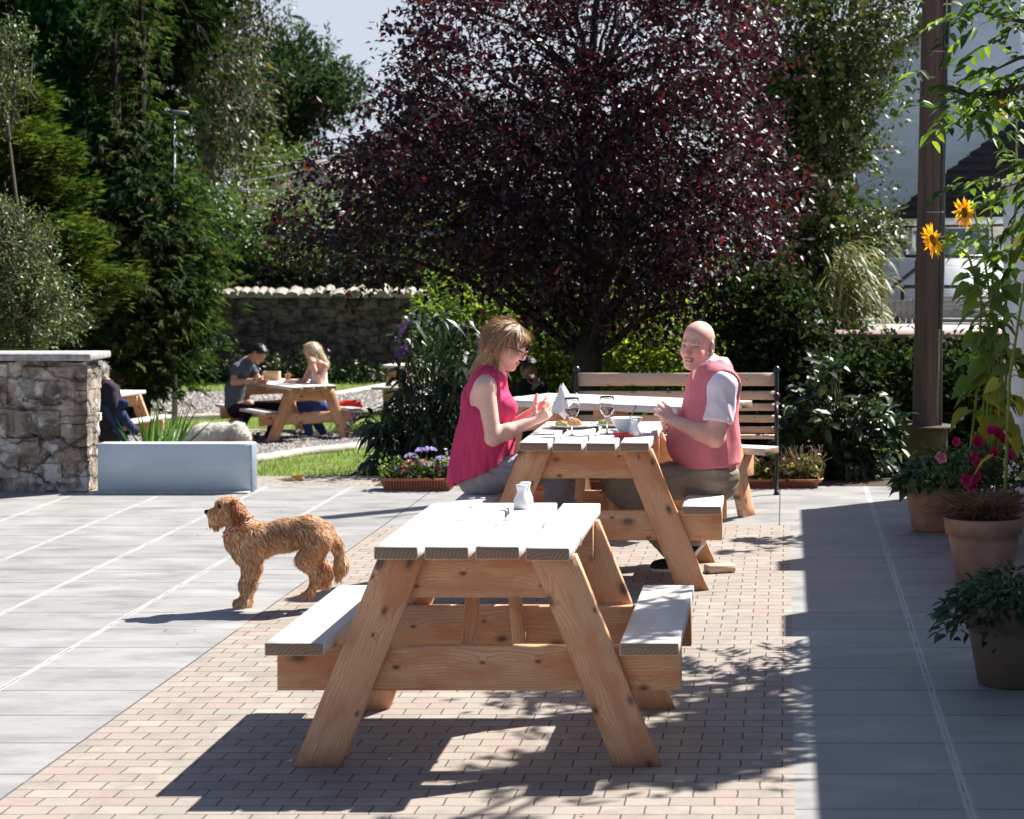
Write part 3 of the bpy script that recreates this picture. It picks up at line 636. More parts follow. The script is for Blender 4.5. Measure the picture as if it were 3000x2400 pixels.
def limbs(mb, root, top, targets, r0, r1=0.02, n=7, sides=6, ntrunk=None):
    """limbs from a trunk polyline to the given targets"""
    trunk = np.asarray(top)
    for T in targets:
        zt = trunk[:, 2]; k = int(np.argmin(np.abs(zt-(T[2]-0.6*np.linalg.norm(T[:2]-trunk[len(trunk)//2][:2])))))
        k = min(max(k, 1), len(trunk)-1); s = trunk[k]; L = np.linalg.norm(T-s)
        mid = (s+T)/2+V(0, 0, 0.12*L)+RNG.normal(0, .06, 3)*L
        P = bezier(s, mid, T, n); P[1:-1] += RNG.normal(0, 0.012, (n-2, 3))*L
        mb.tube(P, np.linspace(r0*min(1, L/3+0.3), r1, n), sides, cap=False)
def tree(name, label, cat, trunk, tr, polys, d0, thick, ncl, rcl, per, leaf, cols, mat='leaf', kind='tri2', group=None, up=0.2, droop=0.0, nlimb=26, barkc=(0.09, 0.07, 0.055), twig=True, wts=None, twl=0.3, lpt=6, outk=0.6, limb_r=0.05, z=None, big=0, voids=0, vr=.3):
    """trunk: list of points; polys: list of outlines; leaf=(length,width)"""
    trunk = np.asarray(trunk, float); root = trunk[0]
    t = empty(name, root, label, cat, group)
    CC = []; PP = []
    for i, p in enumerate(polys):
        dd = d0[i] if hasattr(d0, '__len__') else d0
        C, P = clumped(p, dd, thick, ncl[i] if hasattr(ncl, '__len__') else ncl, rcl, per); CC.append(C); PP.append(P)
    C = np.concatenate(CC); P = np.concatenate(PP); cen = P.mean(0)
    for vc in (P[RNG.choice(len(P), voids)] if voids else []): P = P[np.linalg.norm((P-vc)*np.array([1, .45, 1.1]), axis=1) > vr*RNG.uniform(.5, 1.3)]
    mb = MB(); mb.tube(trunk, tr, 12); 
    sel = C[RNG.choice(len(C), min(nlimb, len(C)), replace=False)]; limbs(mb, root, trunk, sel, limb_r, 0.012)
    v = np.concatenate(mb.v); f = []
    if mb.q: f.append(np.concatenate(mb.q))
    if mb.t: f.append(np.concatenate(mb.t))
    bc = np.array(barkc)*(1+RNG.normal(0, .18, (len(v), 1)))
    mkmesh('trunk', v, f, M['bark'], t, col=np.clip(bc, 0, 1), smooth=True)
    out = nrm(P-cen+RNG.normal(0, 0.5, P.shape)); out[:, 2] += up; out = nrm(out*outk+rdir(len(P))*(1-outk))
    if twig:
        k = RNG.choice(len(P), min(len(P), 900), replace=False); tw = MB(); 
        for i in k: tw.tube([P[i]-out[i]*twl*1.3+V(0, 0, -.03), P[i], P[i]+out[i]*twl], [0.007, 0.005, 0.002], 3, cap=False)
        vv = np.concatenate(tw.v); mkmesh('twigs', vv, [np.concatenate(tw.q)], M['bark'], t, col=np.clip(np.array(barkc)*1.6+np.zeros((len(vv), 1)), 0, 1))
    Pl = np.repeat(P, lpt, 0); Ol = np.repeat(out, lpt, 0); n = len(Pl); s_ = np.tile(np.linspace(0, 1, lpt), len(P))[:, None]
    Cn = Pl+Ol*s_*twl+RNG.normal(0, twl*0.13, (n, 3)); Cn[:, 2] -= droop*s_[:, 0]**2*twl
    D = nrm(Ol*0.5+rdir(n)*0.8+V(0, 0, -droop)); Nn = nrm(rdir(n)*0.7+V(0, 0, 1))
    lv = Leaves(); lv.add(Cn, D, Nn, leaf[0]*RNG.uniform(.65, 1.25, n), leaf[1]*RNG.uniform(.7, 1.2, n), cols(n), kind)
    if big:
        k = RNG.choice(len(P), int(len(P)*big)); m = len(k); lv.add(P[k]+RNG.normal(0, rcl*.6, (m, 3)), rdir(m), rdir(m), leaf[0]*2.2, leaf[1]*2.4, cols(m), 'oval')
    lv.build('crown', mat, t); return t

G_DK = grn([(0.018, 0.036, 0.012), (0.03, 0.055, 0.018), (0.045, 0.075, 0.025), (0.02, 0.04, 0.02)])
G_MD = grn([(0.045, 0.085, 0.022), (0.07, 0.12, 0.03), (0.09, 0.14, 0.045), (0.035, 0.065, 0.02)])
G_LT = grn([(0.10, 0.17, 0.04), (0.14, 0.20, 0.06), (0.19, 0.23, 0.08), (0.07, 0.12, 0.035)], .9)
# ---- copper-leaved plum tree
pr = [(900, -60), (850, 40), (850, 130), (825, 215), (770, 240), (730, 310), (615, 395), (562, 440), (640, 470), (600, 520), (690, 560), (735, 610), (860, 585), (1010, 560), (1160, 625), (1235, 690), (1400, 640), (1520, 680), (1570, 730), (1620, 670), (1570, 590), (1630, 480), (1665, 390), (1605, 320), (1600, 270), (1622, 180), (1590, 60), (1575, -60)]
core = [(960, -60), (900, 180), (800, 330), (740, 470), (840, 580), (1010, 560), (1160, 625), (1400, 620), (1560, 560), (1650, 420), (1560, 270), (1560, 60), (1540, -60)]
core2 = [(1180, -60), (1130, 150), (980, 330), (900, 480), (1060, 560), (1240, 640), (1450, 590), (1560, 430), (1500, 200), (1530, -60)]
cu = cpal([(0.010, 0.005, 0.010), (0.018, 0.007, 0.013), (0.034, 0.008, 0.013), (0.085, 0.008, 0.012), (0.026, 0.015, 0.026)], [4, 5, 3.2, 0.55, 1.6], 0.22)
tb = W(1240, 840, 22.0); tb[2] = GZ
trunk = [tb, W(1236, 760, 22.0), W(1248, 700, 22.0), W(1240, 560, 21.9), W(1225, 400, 21.8), W(1240, 200, 21.8), W(1260, -40, 21.8)]
tree('copper_tree', 'big tree with dark purple red leaves behind the eating couple', 'tree', trunk, [0.16, 0.15, 0.13, 0.10, 0.075, 0.05, 0.03], [pr, core, core2], [22, 21.9, 22.2], 1.7, [290, 290, 210], 0.15, 9, (0.078, 0.052), cu, 'copper_leaf', 'tri2', nlimb=70, barkc=(0.035, 0.028, 0.026), twl=0.26, lpt=7, droop=0.35, limb_r=0.045, voids=42, vr=.27)
# ---- green hawthorn-like tree on the right behind it, and the others
gr = [(1480, -60), (1560, 120), (1600, 250), (1610, 360), (1700, 520), (1640, 620), (1660, 700), (1760, 730), (1820, 640), (1850, 560), (1860, 480), (1830, 420), (1800, 380), (1810, 290), (1835, 230), (1870, 150), (1910, 90), (1910, -60)]
grc = [(1560, 150), (1620, 330), (1720, 480), (1640, 640), (1700, 720), (1790, 640), (1820, 500), (1770, 330), (1810, 150), (1760, 110), (1650, 120)]
tree('hawthorn_tree', 'tall small-leaved green tree between the purple tree and the white house', 'tree', [tuple(W(1690, 760, 28.3)[:2])+(GZ,), W(1685, 640, 28.3), W(1700, 420, 28.3), W(1690, 200, 28.3), W(1720, -30, 28.3)], [0.2, 0.17, 0.14, 0.1, 0.05], [gr, grc], [28.3, 28.4], 1.3, [330, 380], 0.19, 10, (0.070, 0.050), cpal([(0.035, 0.06, 0.014), (0.06, 0.085, 0.02), (0.10, 0.125, 0.033), (0.022, 0.036, 0.010), (0.13, 0.10, 0.03)], [4, 4, 2, 4, .8]), 'leaf_gloss', 'tri2', nlimb=50, barkc=(0.06, 0.05, 0.04), twl=0.24, lpt=8, big=.35, voids=14, vr=.3)
# ---- left conifers
def conifer(name, label, base, top, polys, d0, thick, n, leaf, cols, per=8, rcl=0.2, mat='leaf_dull', dr=0.6, group=None, blend=0.75):
    t = empty(name, base, label, 'tree', group)
    mb = MB(); mb.tube([base, (np.array(base)*.5+np.array(top)*.5), top], [0.18, 0.12, 0.03], 10)
    lv = Leaves(); PS = []
    for i, p in enumerate(polys):
        C, P = clumped(p, d0[i] if hasattr(d0, '__len__') else d0, thick, n[i], rcl, per); PS.append((C, P))
    Ca = np.concatenate([c for c, _ in PS]); limbs(mb, base, np.linspace(base, top, 12), Ca[RNG.choice(len(Ca), min(60, len(Ca)), replace=False)], 0.04, 0.01)
    v = np.concatenate(mb.v); mkmesh('trunk', v, [np.concatenate(mb.q), np.concatenate(mb.t)], M['bark'], t, col=np.array((0.02, 0.014, 0.011))*(1+RNG.normal(0, .15, (len(v), 1))), smooth=True)
    for C, P in PS:
        ax = np.array([(base[0]+top[0])/2, (base[1]+top[1])/2]); o = P.copy(); o[:, :2] -= ax; o[:, 2] = 0; o = nrm(o)
        m = len(P); D = nrm(o*blend+rdir(m)*0.55+V(0, 0, -dr*0.5)); N = nrm(rdir(m)*.6+V(0, 0, 1.0))
        lv.add(P, D, N, leaf[0]*RNG.uniform(.6, 1.3, m), leaf[1]*RNG.uniform(.7, 1.3, m), cols(m), 'spray', bend=dr*0.4)
        q = P+D*leaf[0]*0.45; lv.add(q, nrm(D+rdir(m)*.7), N, leaf[0]*RNG.uniform(.4, .9, m), leaf[1]*RNG.uniform(.6, 1.1, m), cols(m), 'spray', bend=dr*0.5)
    lv.build('crown', mat, t); return t
cy = [(250, -40), (210, 120), (240, 300), (200, 480), (220, 640), (250, 760), (290, 835), (335, 830), (355, 790), (375, 740), (400, 700), (425, 650), (440, 590), (420, 540), (405, 480), (370, 440), (390, 400), (345, 330), (315, 260), (300, 200), (280, 140), (310, 60), (290, -40)]
b1 = tuple(W(290, 820, 31)[:2])+(GZ,)
conifer('cypress_tree', 'tall feathery green cypress standing in front of the left end of the garden wall', b1, tuple(W(300, -60, 31)), [cy, [(240, 200), (230, 760), (300, 820), (350, 760), (400, 640), (390, 480), (340, 380), (290, 250)]], [31, 31], 1.5, [620, 520], (0.21, 0.20), cpal([(0.026, 0.048, 0.016), (0.045, 0.072, 0.024), (0.075, 0.105, 0.038), (0.015, 0.03, 0.010), (0.11, 0.07, 0.03)], [4, 4, 2, 4, .35]))
dk = [(-60, -60), (-60, 760), (120, 790), (200, 790), (260, 820), (280, 700), (290, 500), (300, 300), (340, 150), (420, 60), (430, -60)]
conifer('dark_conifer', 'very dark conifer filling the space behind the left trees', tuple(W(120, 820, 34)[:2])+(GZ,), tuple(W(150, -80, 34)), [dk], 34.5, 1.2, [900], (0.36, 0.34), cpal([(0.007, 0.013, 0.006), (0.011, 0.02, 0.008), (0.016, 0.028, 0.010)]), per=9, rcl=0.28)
for i, (pl, dd, lb) in enumerate([([(62, -60), (78, 60), (95, 160), (120, 240), (160, 270), (190, 330), (205, 300), (185, 250), (150, 200), (150, 100), (140, -60)], 30.5, 'bright green narrow hanging cypress plume at the upper left'),
                                 ([(190, 380), (205, 470), (225, 520), (270, 560), (300, 540), (295, 450), (270, 370), (235, 320), (205, 330)], 30.3, 'green cypress plume hanging below the brighter plume at the upper left')]):
    cx = np.mean([p[0] for p in pl]); 
    conifer('cypress_tree', lb, tuple(W(cx, 820, dd)[:2])+(GZ,), tuple(W(cx, 60, dd)), [pl], dd, 0.5, [190], (0.17, 0.15), cpal([(0.012, 0.05, 0.012), (0.02, 0.072, 0.018), (0.008, 0.032, 0.009)]), per=12, rcl=0.12, dr=1.0, group='hanging cypress plumes', blend=0.4)
# layered juniper on the far left, shelves of foliage
sh = [[(-40, 170), (60, 180), (110, 215), (60, 250), (-40, 240)], [(-40, 260), (60, 265), (140, 300), (180, 330), (90, 350), (-40, 320)], [(-40, 380), (60, 370), (120, 390), (150, 420), (215, 405), (200, 400), (120, 460), (-40, 470)],
      [(-40, 555), (60, 560), (140, 560), (200, 590), (300, 615), (310, 640), (200, 650), (80, 640), (-40, 620)], [(60, 700), (150, 690), (230, 705), (300, 715), (360, 745), (260, 770), (150, 780), (60, 760)]]
sh = [[(-40, 170), (60, 172), (110, 215), (60, 232), (-40, 230)], [(-40, 262), (60, 262), (140, 296), (175, 322), (90, 326), (-40, 310)], [(-40, 366), (60, 366), (120, 372), (205, 396), (120, 424), (-40, 430)],
      [(-40, 455), (60, 452), (150, 462), (210, 480), (225, 500), (120, 505), (-40, 500)], [(60, 545), (140, 540), (240, 562), (300, 590), (220, 605), (100, 600)], [(-40, 590), (80, 610), (190, 618), (230, 640), (120, 655), (-40, 650)]]
def shelf_tree(name, label, base, d, thick, n, cols):
    t = empty(name, base, label, 'tree'); mb = MB(); top = W(-20, 100, d); mb.tube([base, (V(*base)+top)/2, top], [0.16, 0.12, 0.06], 10)
    lv = Leaves()
    for k, pl in enumerate(sh):
        P = volume(pl, d-0.5*(k % 2), thick, n, 25); tips = P[RNG.choice(len(P), 14)]
        limbs(mb, base, np.linspace(base, top, 12), tips, 0.045, 0.01)
        P[:, 2] += RNG.normal(0, .07, len(P))-np.abs(RNG.normal(0, .08, len(P)))+.06*np.sin(P[:, 0]*9+k); m = len(P); D = nrm(np.stack([np.full(m, .8), RNG.normal(-.35, .5, m), RNG.normal(0.18, .25, m)], 1)); N = nrm(rdir(m)*.35+V(0, 0, 1))
        lv.add(P, D, N, 0.15*RNG.uniform(.6, 1.3, m), 0.14*RNG.uniform(.7, 1.3, m), cols(m), 'spray')
    v = np.concatenate(mb.v); mkmesh('trunk', v, [np.concatenate(mb.q), np.concatenate(mb.t)], M['bark'], t, col=np.array((0.07, 0.035, 0.025))*(1+RNG.normal(0, .15, (len(v), 1))), smooth=True)
    P = volume([(-60, 150), (60, 170), (110, 260), (150, 400), (170, 520), (200, 640), (120, 720), (-60, 720)], d+.4, .7, 1500, 40); m = len(P); lv.add(P, nrm(rdir(m)+V(.5, -.3, 0)), nrm(rdir(m)+V(0, 0, 1)), .17*RNG.uniform(.6, 1.3, m), .16, cpal([(0.02, 0.04, 0.011), (0.035, 0.06, 0.015)])(m), 'spray')
    lv.build('crown', 'leaf_dull', t)
shelf_tree('juniper_tree', 'layered juniper with flat yellow green shelves of foliage at the left edge', tuple(W(-60, 820, 27)[:2])+(GZ,), 27, 0.9, 2300, cpal([(0.035, 0.062, 0.014), (0.065, 0.09, 0.02), (0.10, 0.12, 0.03), (0.016, 0.032, 0.009)]))
# pale small-leaved shrub low on the left
shrub_l = lambda lab, polys, d, th, n, leaf, cols, **k: tree(k.pop('name', 'shrub'), lab, k.pop('cat', 'shrub'), k.pop('trunk'), k.pop('tr', [0.04, 0.03, 0.015]), polys, d, th, n, k.pop('rcl', 0.12), k.pop('per', 8), leaf, cols, **k)
b2 = W(50, 760, 23.5); b2[2] = GZ
shrub_l('pale grey green small-leaved shrub behind the stone wall at the left edge', [[(-60, 430), (30, 430), (70, 480), (100, 560), (150, 630), (160, 660), (110, 700), (60, 735), (-60, 740)], [(-60, 90), (30, 60), (60, 50), (50, 110), (30, 200), (-60, 330)]], 23.5, 0.6, [210, 40], (0.055, 0.02), cpal([(0.12, 0.17, 0.08), (0.18, 0.22, 0.12), (0.07, 0.11, 0.045), (0.03, 0.05, 0.02)]), trunk=[b2, W(60, 640, 23.5), W(20, 300, 23.5)], mat='leaf_gloss', kind='tri2', nlimb=22, twl=0.16, lpt=8, barkc=(0.06, 0.05, 0.035), limb_r=0.02)
# trees of the left background
ash = [(330, -60), (320, 60), (340, 170), (400, 220), (430, 280), (460, 350), (480, 420), (520, 330), (540, 230), (545, 160), (560, 90), (545, 20), (560, -60)]
ashc = [(360, -20), (370, 80), (400, 180), (450, 240), (500, 230), (520, 140), (500, 60), (440, -20)]
tree('ash_tree', 'tall thin-leaved tree with a leaning grey trunk behind the cypress', 'tree', [tuple(W(450, 820, 46)[:2])+(GZ,), W(436, 320, 46), W(425, 240, 46), W(395, 160, 46), W(382, 0, 46), W(380, -80, 46)], [0.26, 0.22, 0.2, 0.17, 0.15, 0.12], [ash, ashc], 46, 1.8, [95, 80], 0.28, 8, (0.15, 0.075), cpal([(0.03, 0.05, 0.013), (0.055, 0.078, 0.02), (0.018, 0.03, 0.010), (0.15, 0.10, 0.03)], [4, 3, 3, .6]), nlimb=60, barkc=(0.14, 0.12, 0.11), twl=0.35, lpt=6, droop=0.5, limb_r=0.07)
pine = [(450, 180), (520, 110), (560, 90), (600, 85), (650, 90), (680, 130), (720, 160), (745, 190), (720, 230), (690, 260), (640, 250), (660, 310), (610, 340), (500, 350), (460, 300)]
tree('pine_tree', 'dark spreading pine against the sky at the upper left', 'tree', [tuple(W(560, 820, 60)[:2])+(GZ,), W(555, 380, 60), W(575, 300, 60), W(600, 200, 60)], [0.4, 0.35, 0.25, 0.12], [pine, [(480, 200), (560, 130), (660, 150), (650, 240), (600, 330), (500, 330)]], 60, 2.2, [130, 120], 0.36, 10, (0.20, 0.07), cpal([(0.013, 0.03, 0.014), (0.025, 0.045, 0.02), (0.045, 0.065, 0.03)]), 'leaf_dull', nlimb=50, barkc=(0.06, 0.05, 0.045), twl=0.3, lpt=8, limb_r=0.09, big=.3)
bgt = 'bushy trees and shrubs beyond the garden wall'
def bush(lab, poly, d, cols, leaf=(0.10, 0.06), ncl=150, th=1.5, mat='leaf', rcl=0.28, name='shrub', cat='shrub', z=GZ, kind='tri2', per=9, group=None, **k):
    cx = np.mean([p[0] for p in poly]); cy_ = np.mean([p[1] for p in poly]); b = W(cx, 700, d); b[2] = z
    return tree(name, lab, cat, [b, (b+W(cx, cy_, d))/2, W(cx, cy_, d)], [0.08, 0.06, 0.03], [poly], d, th, [ncl], rcl, per, leaf, cols, mat, kind, nlimb=16, twig=k.pop('twig', False), twl=k.pop('twl', .3), lpt=k.pop('lpt', 6), group=group, limb_r=0.03, **k)
bush('rounded light green shrub below the dark pine', [(440, 370), (500, 325), (560, 318), (620, 330), (650, 360), (660, 420), (600, 440), (470, 440)], 56, cpal(G_LT), ncl=120)
bush('bright sunlit ivy mound behind the left end of the garden wall', [(415, 460), (440, 430), (480, 440), (520, 490), (570, 500), (620, 530), (640, 560), (600, 580), (440, 590), (420, 540)], 43.8, cpal([(0.09, 0.15, 0.05), (0.14, 0.20, 0.08), (0.06, 0.10, 0.035)]), (0.09, 0.08), 170, 0.8, 'leaf_gloss', 0.2)
bush('pale green bush in front of the tiled roof', [(500, 450), (560, 430), (640, 430), (700, 450), (720, 490), (640, 500), (530, 495)], 46, cpal(G_LT), ncl=60)
bush('clipped dark hedge running along the top of the garden wall', [(430, 562), (560, 548), (700, 552), (850, 548), (1010, 548), (1030, 640), (960, 660), (900, 612), (430, 614)], 43.6, cpal([(0.03, 0.05, 0.015), (0.045, 0.07, 0.02), (0.02, 0.035, 0.012)]), (0.07, 0.05), 420, 0.45, 'leaf', 0.16, 'hedge', 'hedge', lpt=9)
bush('dark low planting at the foot of the garden wall', [(330, 800), (380, 740), (460, 760), (520, 785), (650, 780), (760, 790), (860, 795), (860, 806), (330, 812)], 41.2, cpal(G_DK), (0.10, 0.06), 130, 0.4, 'leaf', 0.16)
bush('tall bright green shrub behind the far end of the bench', [(930, 640), (990, 600), (1060, 590), (1120, 640), (1200, 640), (1230, 700), (1220, 800), (1200, 850), (1100, 850), (1000, 850), (960, 760)], 25.5, cpal([(0.05, 0.085, 0.02), (0.09, 0.14, 0.03), (0.15, 0.20, 0.05)]), (0.07, 0.048), 230, 0.9, 'leaf_thin', 0.17, lpt=8)
bush('sunlit yellow green shrub behind the bench between the purple tree trunk and the bald man', [(1265, 700), (1330, 640), (1420, 650), (1500, 690), (1600, 730), (1640, 780), (1620, 850), (1270, 850)], 24.3, cpal([(0.12, 0.17, 0.03), (0.18, 0.24, 0.045), (0.24, 0.29, 0.07), (0.06, 0.09, 0.02)]), (0.07, 0.045), 220, 0.7, 'leaf_thin', 0.17, lpt=8)
bush('dark evergreen mass under the purple tree', [(1000, 560), (1200, 600), (1500, 600), (1680, 600), (1730, 700), (1690, 850), (1000, 850), (930, 700)], 32, cpal([(0.014, 0.024, 0.010), (0.022, 0.036, 0.013), (0.03, 0.045, 0.015)]), (0.10, 0.07), 520, 1.4, 'leaf_dull', 0.26, lpt=8)
bush('dark ivy covered bank behind the slatted bench and laurel', [(1580, 640), (1660, 630), (1700, 720), (1790, 785), (1900, 792), (2060, 792), (2110, 830), (2110, 1010), (1600, 1010)], 20.8, cpal([(0.010, 0.016, 0.008), (0.016, 0.026, 0.010), (0.03, 0.05, 0.016)]), (0.075, 0.06), 520, 0.35, 'leaf_dull', 0.17, lpt=7)
# bamboo with long pale leaves
t = empty('bamboo', (*W(1790, 700, 23)[:2], GZ), 'bamboo clump with long pale arching leaves beside the white house', 'bamboo')
mb = MB(); lv = Leaves()
for i in range(22):
    a = W(RNG.uniform(1720, 1800), 700, 23)+V(0, RNG.uniform(-.4, .4), 0); a[2] = GZ; b = W(RNG.uniform(1760, 1875), RNG.uniform(520, 680), 23)+V(0, RNG.uniform(-.5, .5), 0)
    P = bezier(a, V(a[0], a[1], b[2]+.2), b, 10); mb.tube(P, np.linspace(0.012, 0.004, 10), 5, cap=False)
    for q in P[4:]:
        m = 9; d_ = nrm(np.stack([RNG.normal(.7, .6, m), RNG.normal(-.2, .6, m), RNG.normal(-.1, .4, m)], 1)); lv.add(q+RNG.normal(0, .06, (m, 3)), d_, nrm(rdir(m)*.4+V(0, 0, 1)), RNG.uniform(.14, .28, m), RNG.uniform(.018, .03, m), cpal([(0.13, 0.15, 0.05), (0.08, 0.11, 0.03), (0.28, 0.24, 0.12)])(m), 'lance', bend=0.5)
v = np.concatenate(mb.v); mkmesh('stems', v, [np.concatenate(mb.q)], M['bark'], t, col=np.tile((0.16, 0.15, 0.06), (len(v), 1))); lv.build('leaves', 'leaf', t)
# ---- laurel with big glossy leaves right of the bench
def bigleaf(name, label, base, polys, d, th, nst, per, leaf, cols, mat='leaf_gloss', kind='oval', cat='shrub', bend=.25, group=None, stemc=(0.05, 0.06, 0.025), out=(0, -.3, .3), dn=0.0):
    t = empty(name, base, label, cat, group); mb = MB(); lv = Leaves()
    for p, ns in zip(polys, nst):
        T = volume(p, d, th, ns, 30)
        for q in T:
            b_ = V(*base)+V(RNG.normal(0, .08), RNG.normal(0, .05), 0); mid = (b_+q)/2+V((q[0]-b_[0])*.15, 0, .08); P = bezier(b_, mid, q, 6); mb.tube(P, np.linspace(.010, .004, 6), 4, cap=False)
            m = per; D = nrm(rdir(m)+nrm(q-V(*base))*.5+V(*out)); C = q+RNG.normal(0, .02, (m, 3))-nrm(q-P[-2])*RNG.uniform(0, .09, (m, 1)); D[:, 2] -= dn
            lv.add(C, D, nrm(rdir(m)*.45+V(0, -.35, 1)), leaf[0]*RNG.uniform(.65, 1.2, m), leaf[1]*RNG.uniform(.7, 1.15, m), cols(m), kind, bend=bend)
    v = np.concatenate(mb.v); mkmesh('stems', v, [np.concatenate(mb.q)], M['bark'], t, col=np.tile(stemc, (len(v), 1))); lv.build('leaves', mat, t); return t
bigleaf('laurel_shrub', 'dark glossy large-leaved laurel between the bench and the utility pole', (*W(1770, 1015, 16.2)[:2], 0.0), [[(1650, 880), (1660, 830), (1720, 800), (1770, 830), (1850, 810), (1900, 860), (1905, 930), (1890, 1010), (1650, 1010), (1640, 930)], [(1690, 800), (1700, 760), (1740, 745), (1790, 770), (1760, 830), (1700, 840)]], 16.25, 0.32, [135, 14], 9, (0.13, 0.062), cpal([(0.018, 0.035, 0.016), (0.028, 0.05, 0.022), (0.05, 0.085, 0.03), (0.10, 0.14, 0.04)], [4, 4, 2, .5]))
# ---- buddleia
bd = bigleaf('buddleia', 'dark drooping buddleia bush with purple flower spikes behind the flower trough', (*W(900, 1015, 16.9)[:2], 0.0), [[(830, 700), (870, 650), (950, 640), (1020, 680), (1060, 760), (1060, 900), (1060, 1000), (900, 1010), (830, 960), (800, 900), (760, 880), (755, 850), (830, 830)], [(750, 1000), (770, 960), (820, 900), (900, 960), (850, 1000)], [(760, 880), (830, 840), (870, 900), (800, 960)]], 16.9, 0.4, [120, 22, 16], 11, (0.15, 0.038), cpal([(0.012, 0.024, 0.012), (0.02, 0.036, 0.017), (0.03, 0.055, 0.02)], [4, 4, 1]), 'leaf', 'lance', bend=.5, dn=.5, out=(0, 0, 0))
for (a, b_) in [((832, 718), (865, 675)), ((828, 760), (858, 735)), ((728, 920), (752, 868))]:
    lv = Leaves(); p0 = W(*a, 16.7); p1 = W(*b_, 16.7); m = 260; s_ = RNG.uniform(0, 1, m)**.8; r = 0.008+0.022*s_**.5; th = RNG.uniform(0, 2*PI, m)
    ax = nrm(p1-p0); u = nrm(np.cross(ax, V(0, 1, 0))); C = p0+(p1-p0)*s_[:, None]+V(0, 0, .02)*np.sin(s_*3)[:, None]+(np.cos(th)[:, None]*u+np.sin(th)[:, None]*V(0, 1, 0))*r[:, None]
    lv.add(C, rdir(m), rdir(m), .014, .012, cpal([(0.14, 0.05, 0.20), (0.20, 0.09, 0.27), (0.08, 0.03, 0.12)])(m), 'tri2'); lv.build('flower_spike', 'petal', bd)
# iris clump behind the blue wall
t = empty('iris_clump', (*W(335, 940, 16.6)[:2], 0), 'clump of upright bright green sword leaves behind the blue painted wall', 'plant'); lv = Leaves()
m = 46; C = W(335, 945, 16.4)+RNG.normal(0, .06, (m, 3)); C[:, 2] = 0.0; D = nrm(np.stack([RNG.normal(0.05, .28, m), RNG.normal(0, .2, m), np.ones(m)], 1))
lv.add(C, D, rdir(m)+V(0, -2, 0), RNG.uniform(.38, .66, m), RNG.uniform(.016, .026, m), cpal([(0.06, 0.16, 0.03), (0.10, 0.22, 0.05), (0.04, 0.10, 0.02)])(m), 'lance', bend=.10); lv.build('leaves', 'leaf', t)
# ---- troughs
def trough(label, x0, x1, d, plants, zt=0.085, fl=None, group='terracotta troughs of flowers'):
    t = empty('flower_trough', ((x0+x1)/2, d, 0), label, 'planter', group); L = x1-x0
    mb = MB()
    hw = L/2; rows = [(hw-.035, .075, 0), (hw-.012, .092, zt-.022), (hw+.004, .102, zt-.02), (hw+.006, .104, zt), (hw-.02, .082, zt), (hw-.03, .078, zt-.03)]
    vv = []
    for (a, b, z) in rows: vv += [(-a, -b, z), (a, -b, z), (a, b, z), (-a, b, z)]
    q = [(i*4+j, i*4+(j+1) % 4, (i+1)*4+(j+1) % 4, (i+1)*4+j) for i in range(len(rows)-1) for j in range(4)]+[(20, 21, 22, 23)]
    mb.add(vv, q); 
    n = int(L/0.022)
    for i in range(n):
        x = -hw+.04+(L-.08)*i/(n-1); mb.add([(x-.005, -.0765, .004), (x+.005, -.0765, .004), (x+.005, -.0935, zt-.024), (x-.005, -.0935, zt-.024), (x-.004, -.082, .004), (x+.004, -.082, .004), (x+.004, -.099, zt-.024), (x-.004, -.099, zt-.024)], [(4, 5, 6, 7), (0, 4, 7, 3), (5, 1, 2, 6)])
    mb.build('trough', 'terracotta', t)
    return t
def puffs(t, name, C, r, cols, n=60, size=.016, mat='petal', kind='tri2'):
    for c in C:
        lv = Leaves(); d_ = rdir(n); d_[:, 2] = np.abs(d_[:, 2])*.8-.1; lv.add(c+d_*r*np.array([1, 1, .6]), nrm(d_+rdir(n)*.6), rdir(n), size*RNG.uniform(.7, 1.2, n), size*.8, cols(n), kind); lv.build(name, mat, t)
xa, xb = W(803, 1025, 15.45)[0], W(962, 1025, 15.45)[0]
tr1 = trough('terracotta trough of mauve and salmon flowers in front of the buddleia', xa, xb, 15.45, None)
lv = Leaves(); m = 900; C = np.stack([RNG.uniform(xa, xb, m), 15.45+RNG.normal(0, .05, m), .07+np.abs(RNG.normal(0, .06, m))], 1); lv.add(C, rdir(m)+V(0, 0, .5), rdir(m)+V(0, 0, 1), .04, .028, cpal([(0.10, 0.15, 0.03), (0.17, 0.21, 0.06), (0.05, 0.08, 0.02)])(m), 'oval'); lv.build('foliage', 'leaf', tr1)
puffs(tr1, 'mauve_flower', [W(u, v, 15.42) for u, v in [(838, 990), (866, 962), (888, 950), (905, 948), (878, 978), (905, 980), (929, 968), (950, 970), (938, 985), (955, 985), (868, 1000)]], .035, cpal([(0.42, 0.33, 0.62), (0.55, 0.46, 0.72), (0.33, 0.25, 0.5)]), 70, .018)
puffs(tr1, 'salmon_flower', [W(u, v, 15.40) for u, v in [(852, 985), (862, 975), (893, 975), (922, 990), (915, 1000), (848, 995)]], .022, cpal([(0.60, 0.22, 0.16), (0.72, 0.36, 0.28)]), 40, .018)
xa2, xb2 = W(1575, 1025, 15.6)[0], W(1728, 1025, 15.6)[0]
tr2 = trough('shallow terracotta trough of bronze leaves and dried stems under the right end of the bench', xa2, xb2, 15.62, None, .06)
lv = Leaves(); m = 700; C = np.stack([RNG.uniform(xa2, xb2, m), 15.62+RNG.normal(0, .05, m), .04+np.abs(RNG.normal(0, .07, m))], 1); lv.add(C, rdir(m)+V(0, 0, .5), rdir(m)+V(0, 0, 1), .045, .032, cpal([(0.13, 0.16, 0.04), (0.11, 0.05, 0.03), (0.2, 0.22, 0.08)])(m), 'oval'); lv.build('foliage', 'leaf', tr2)
mb = MB()
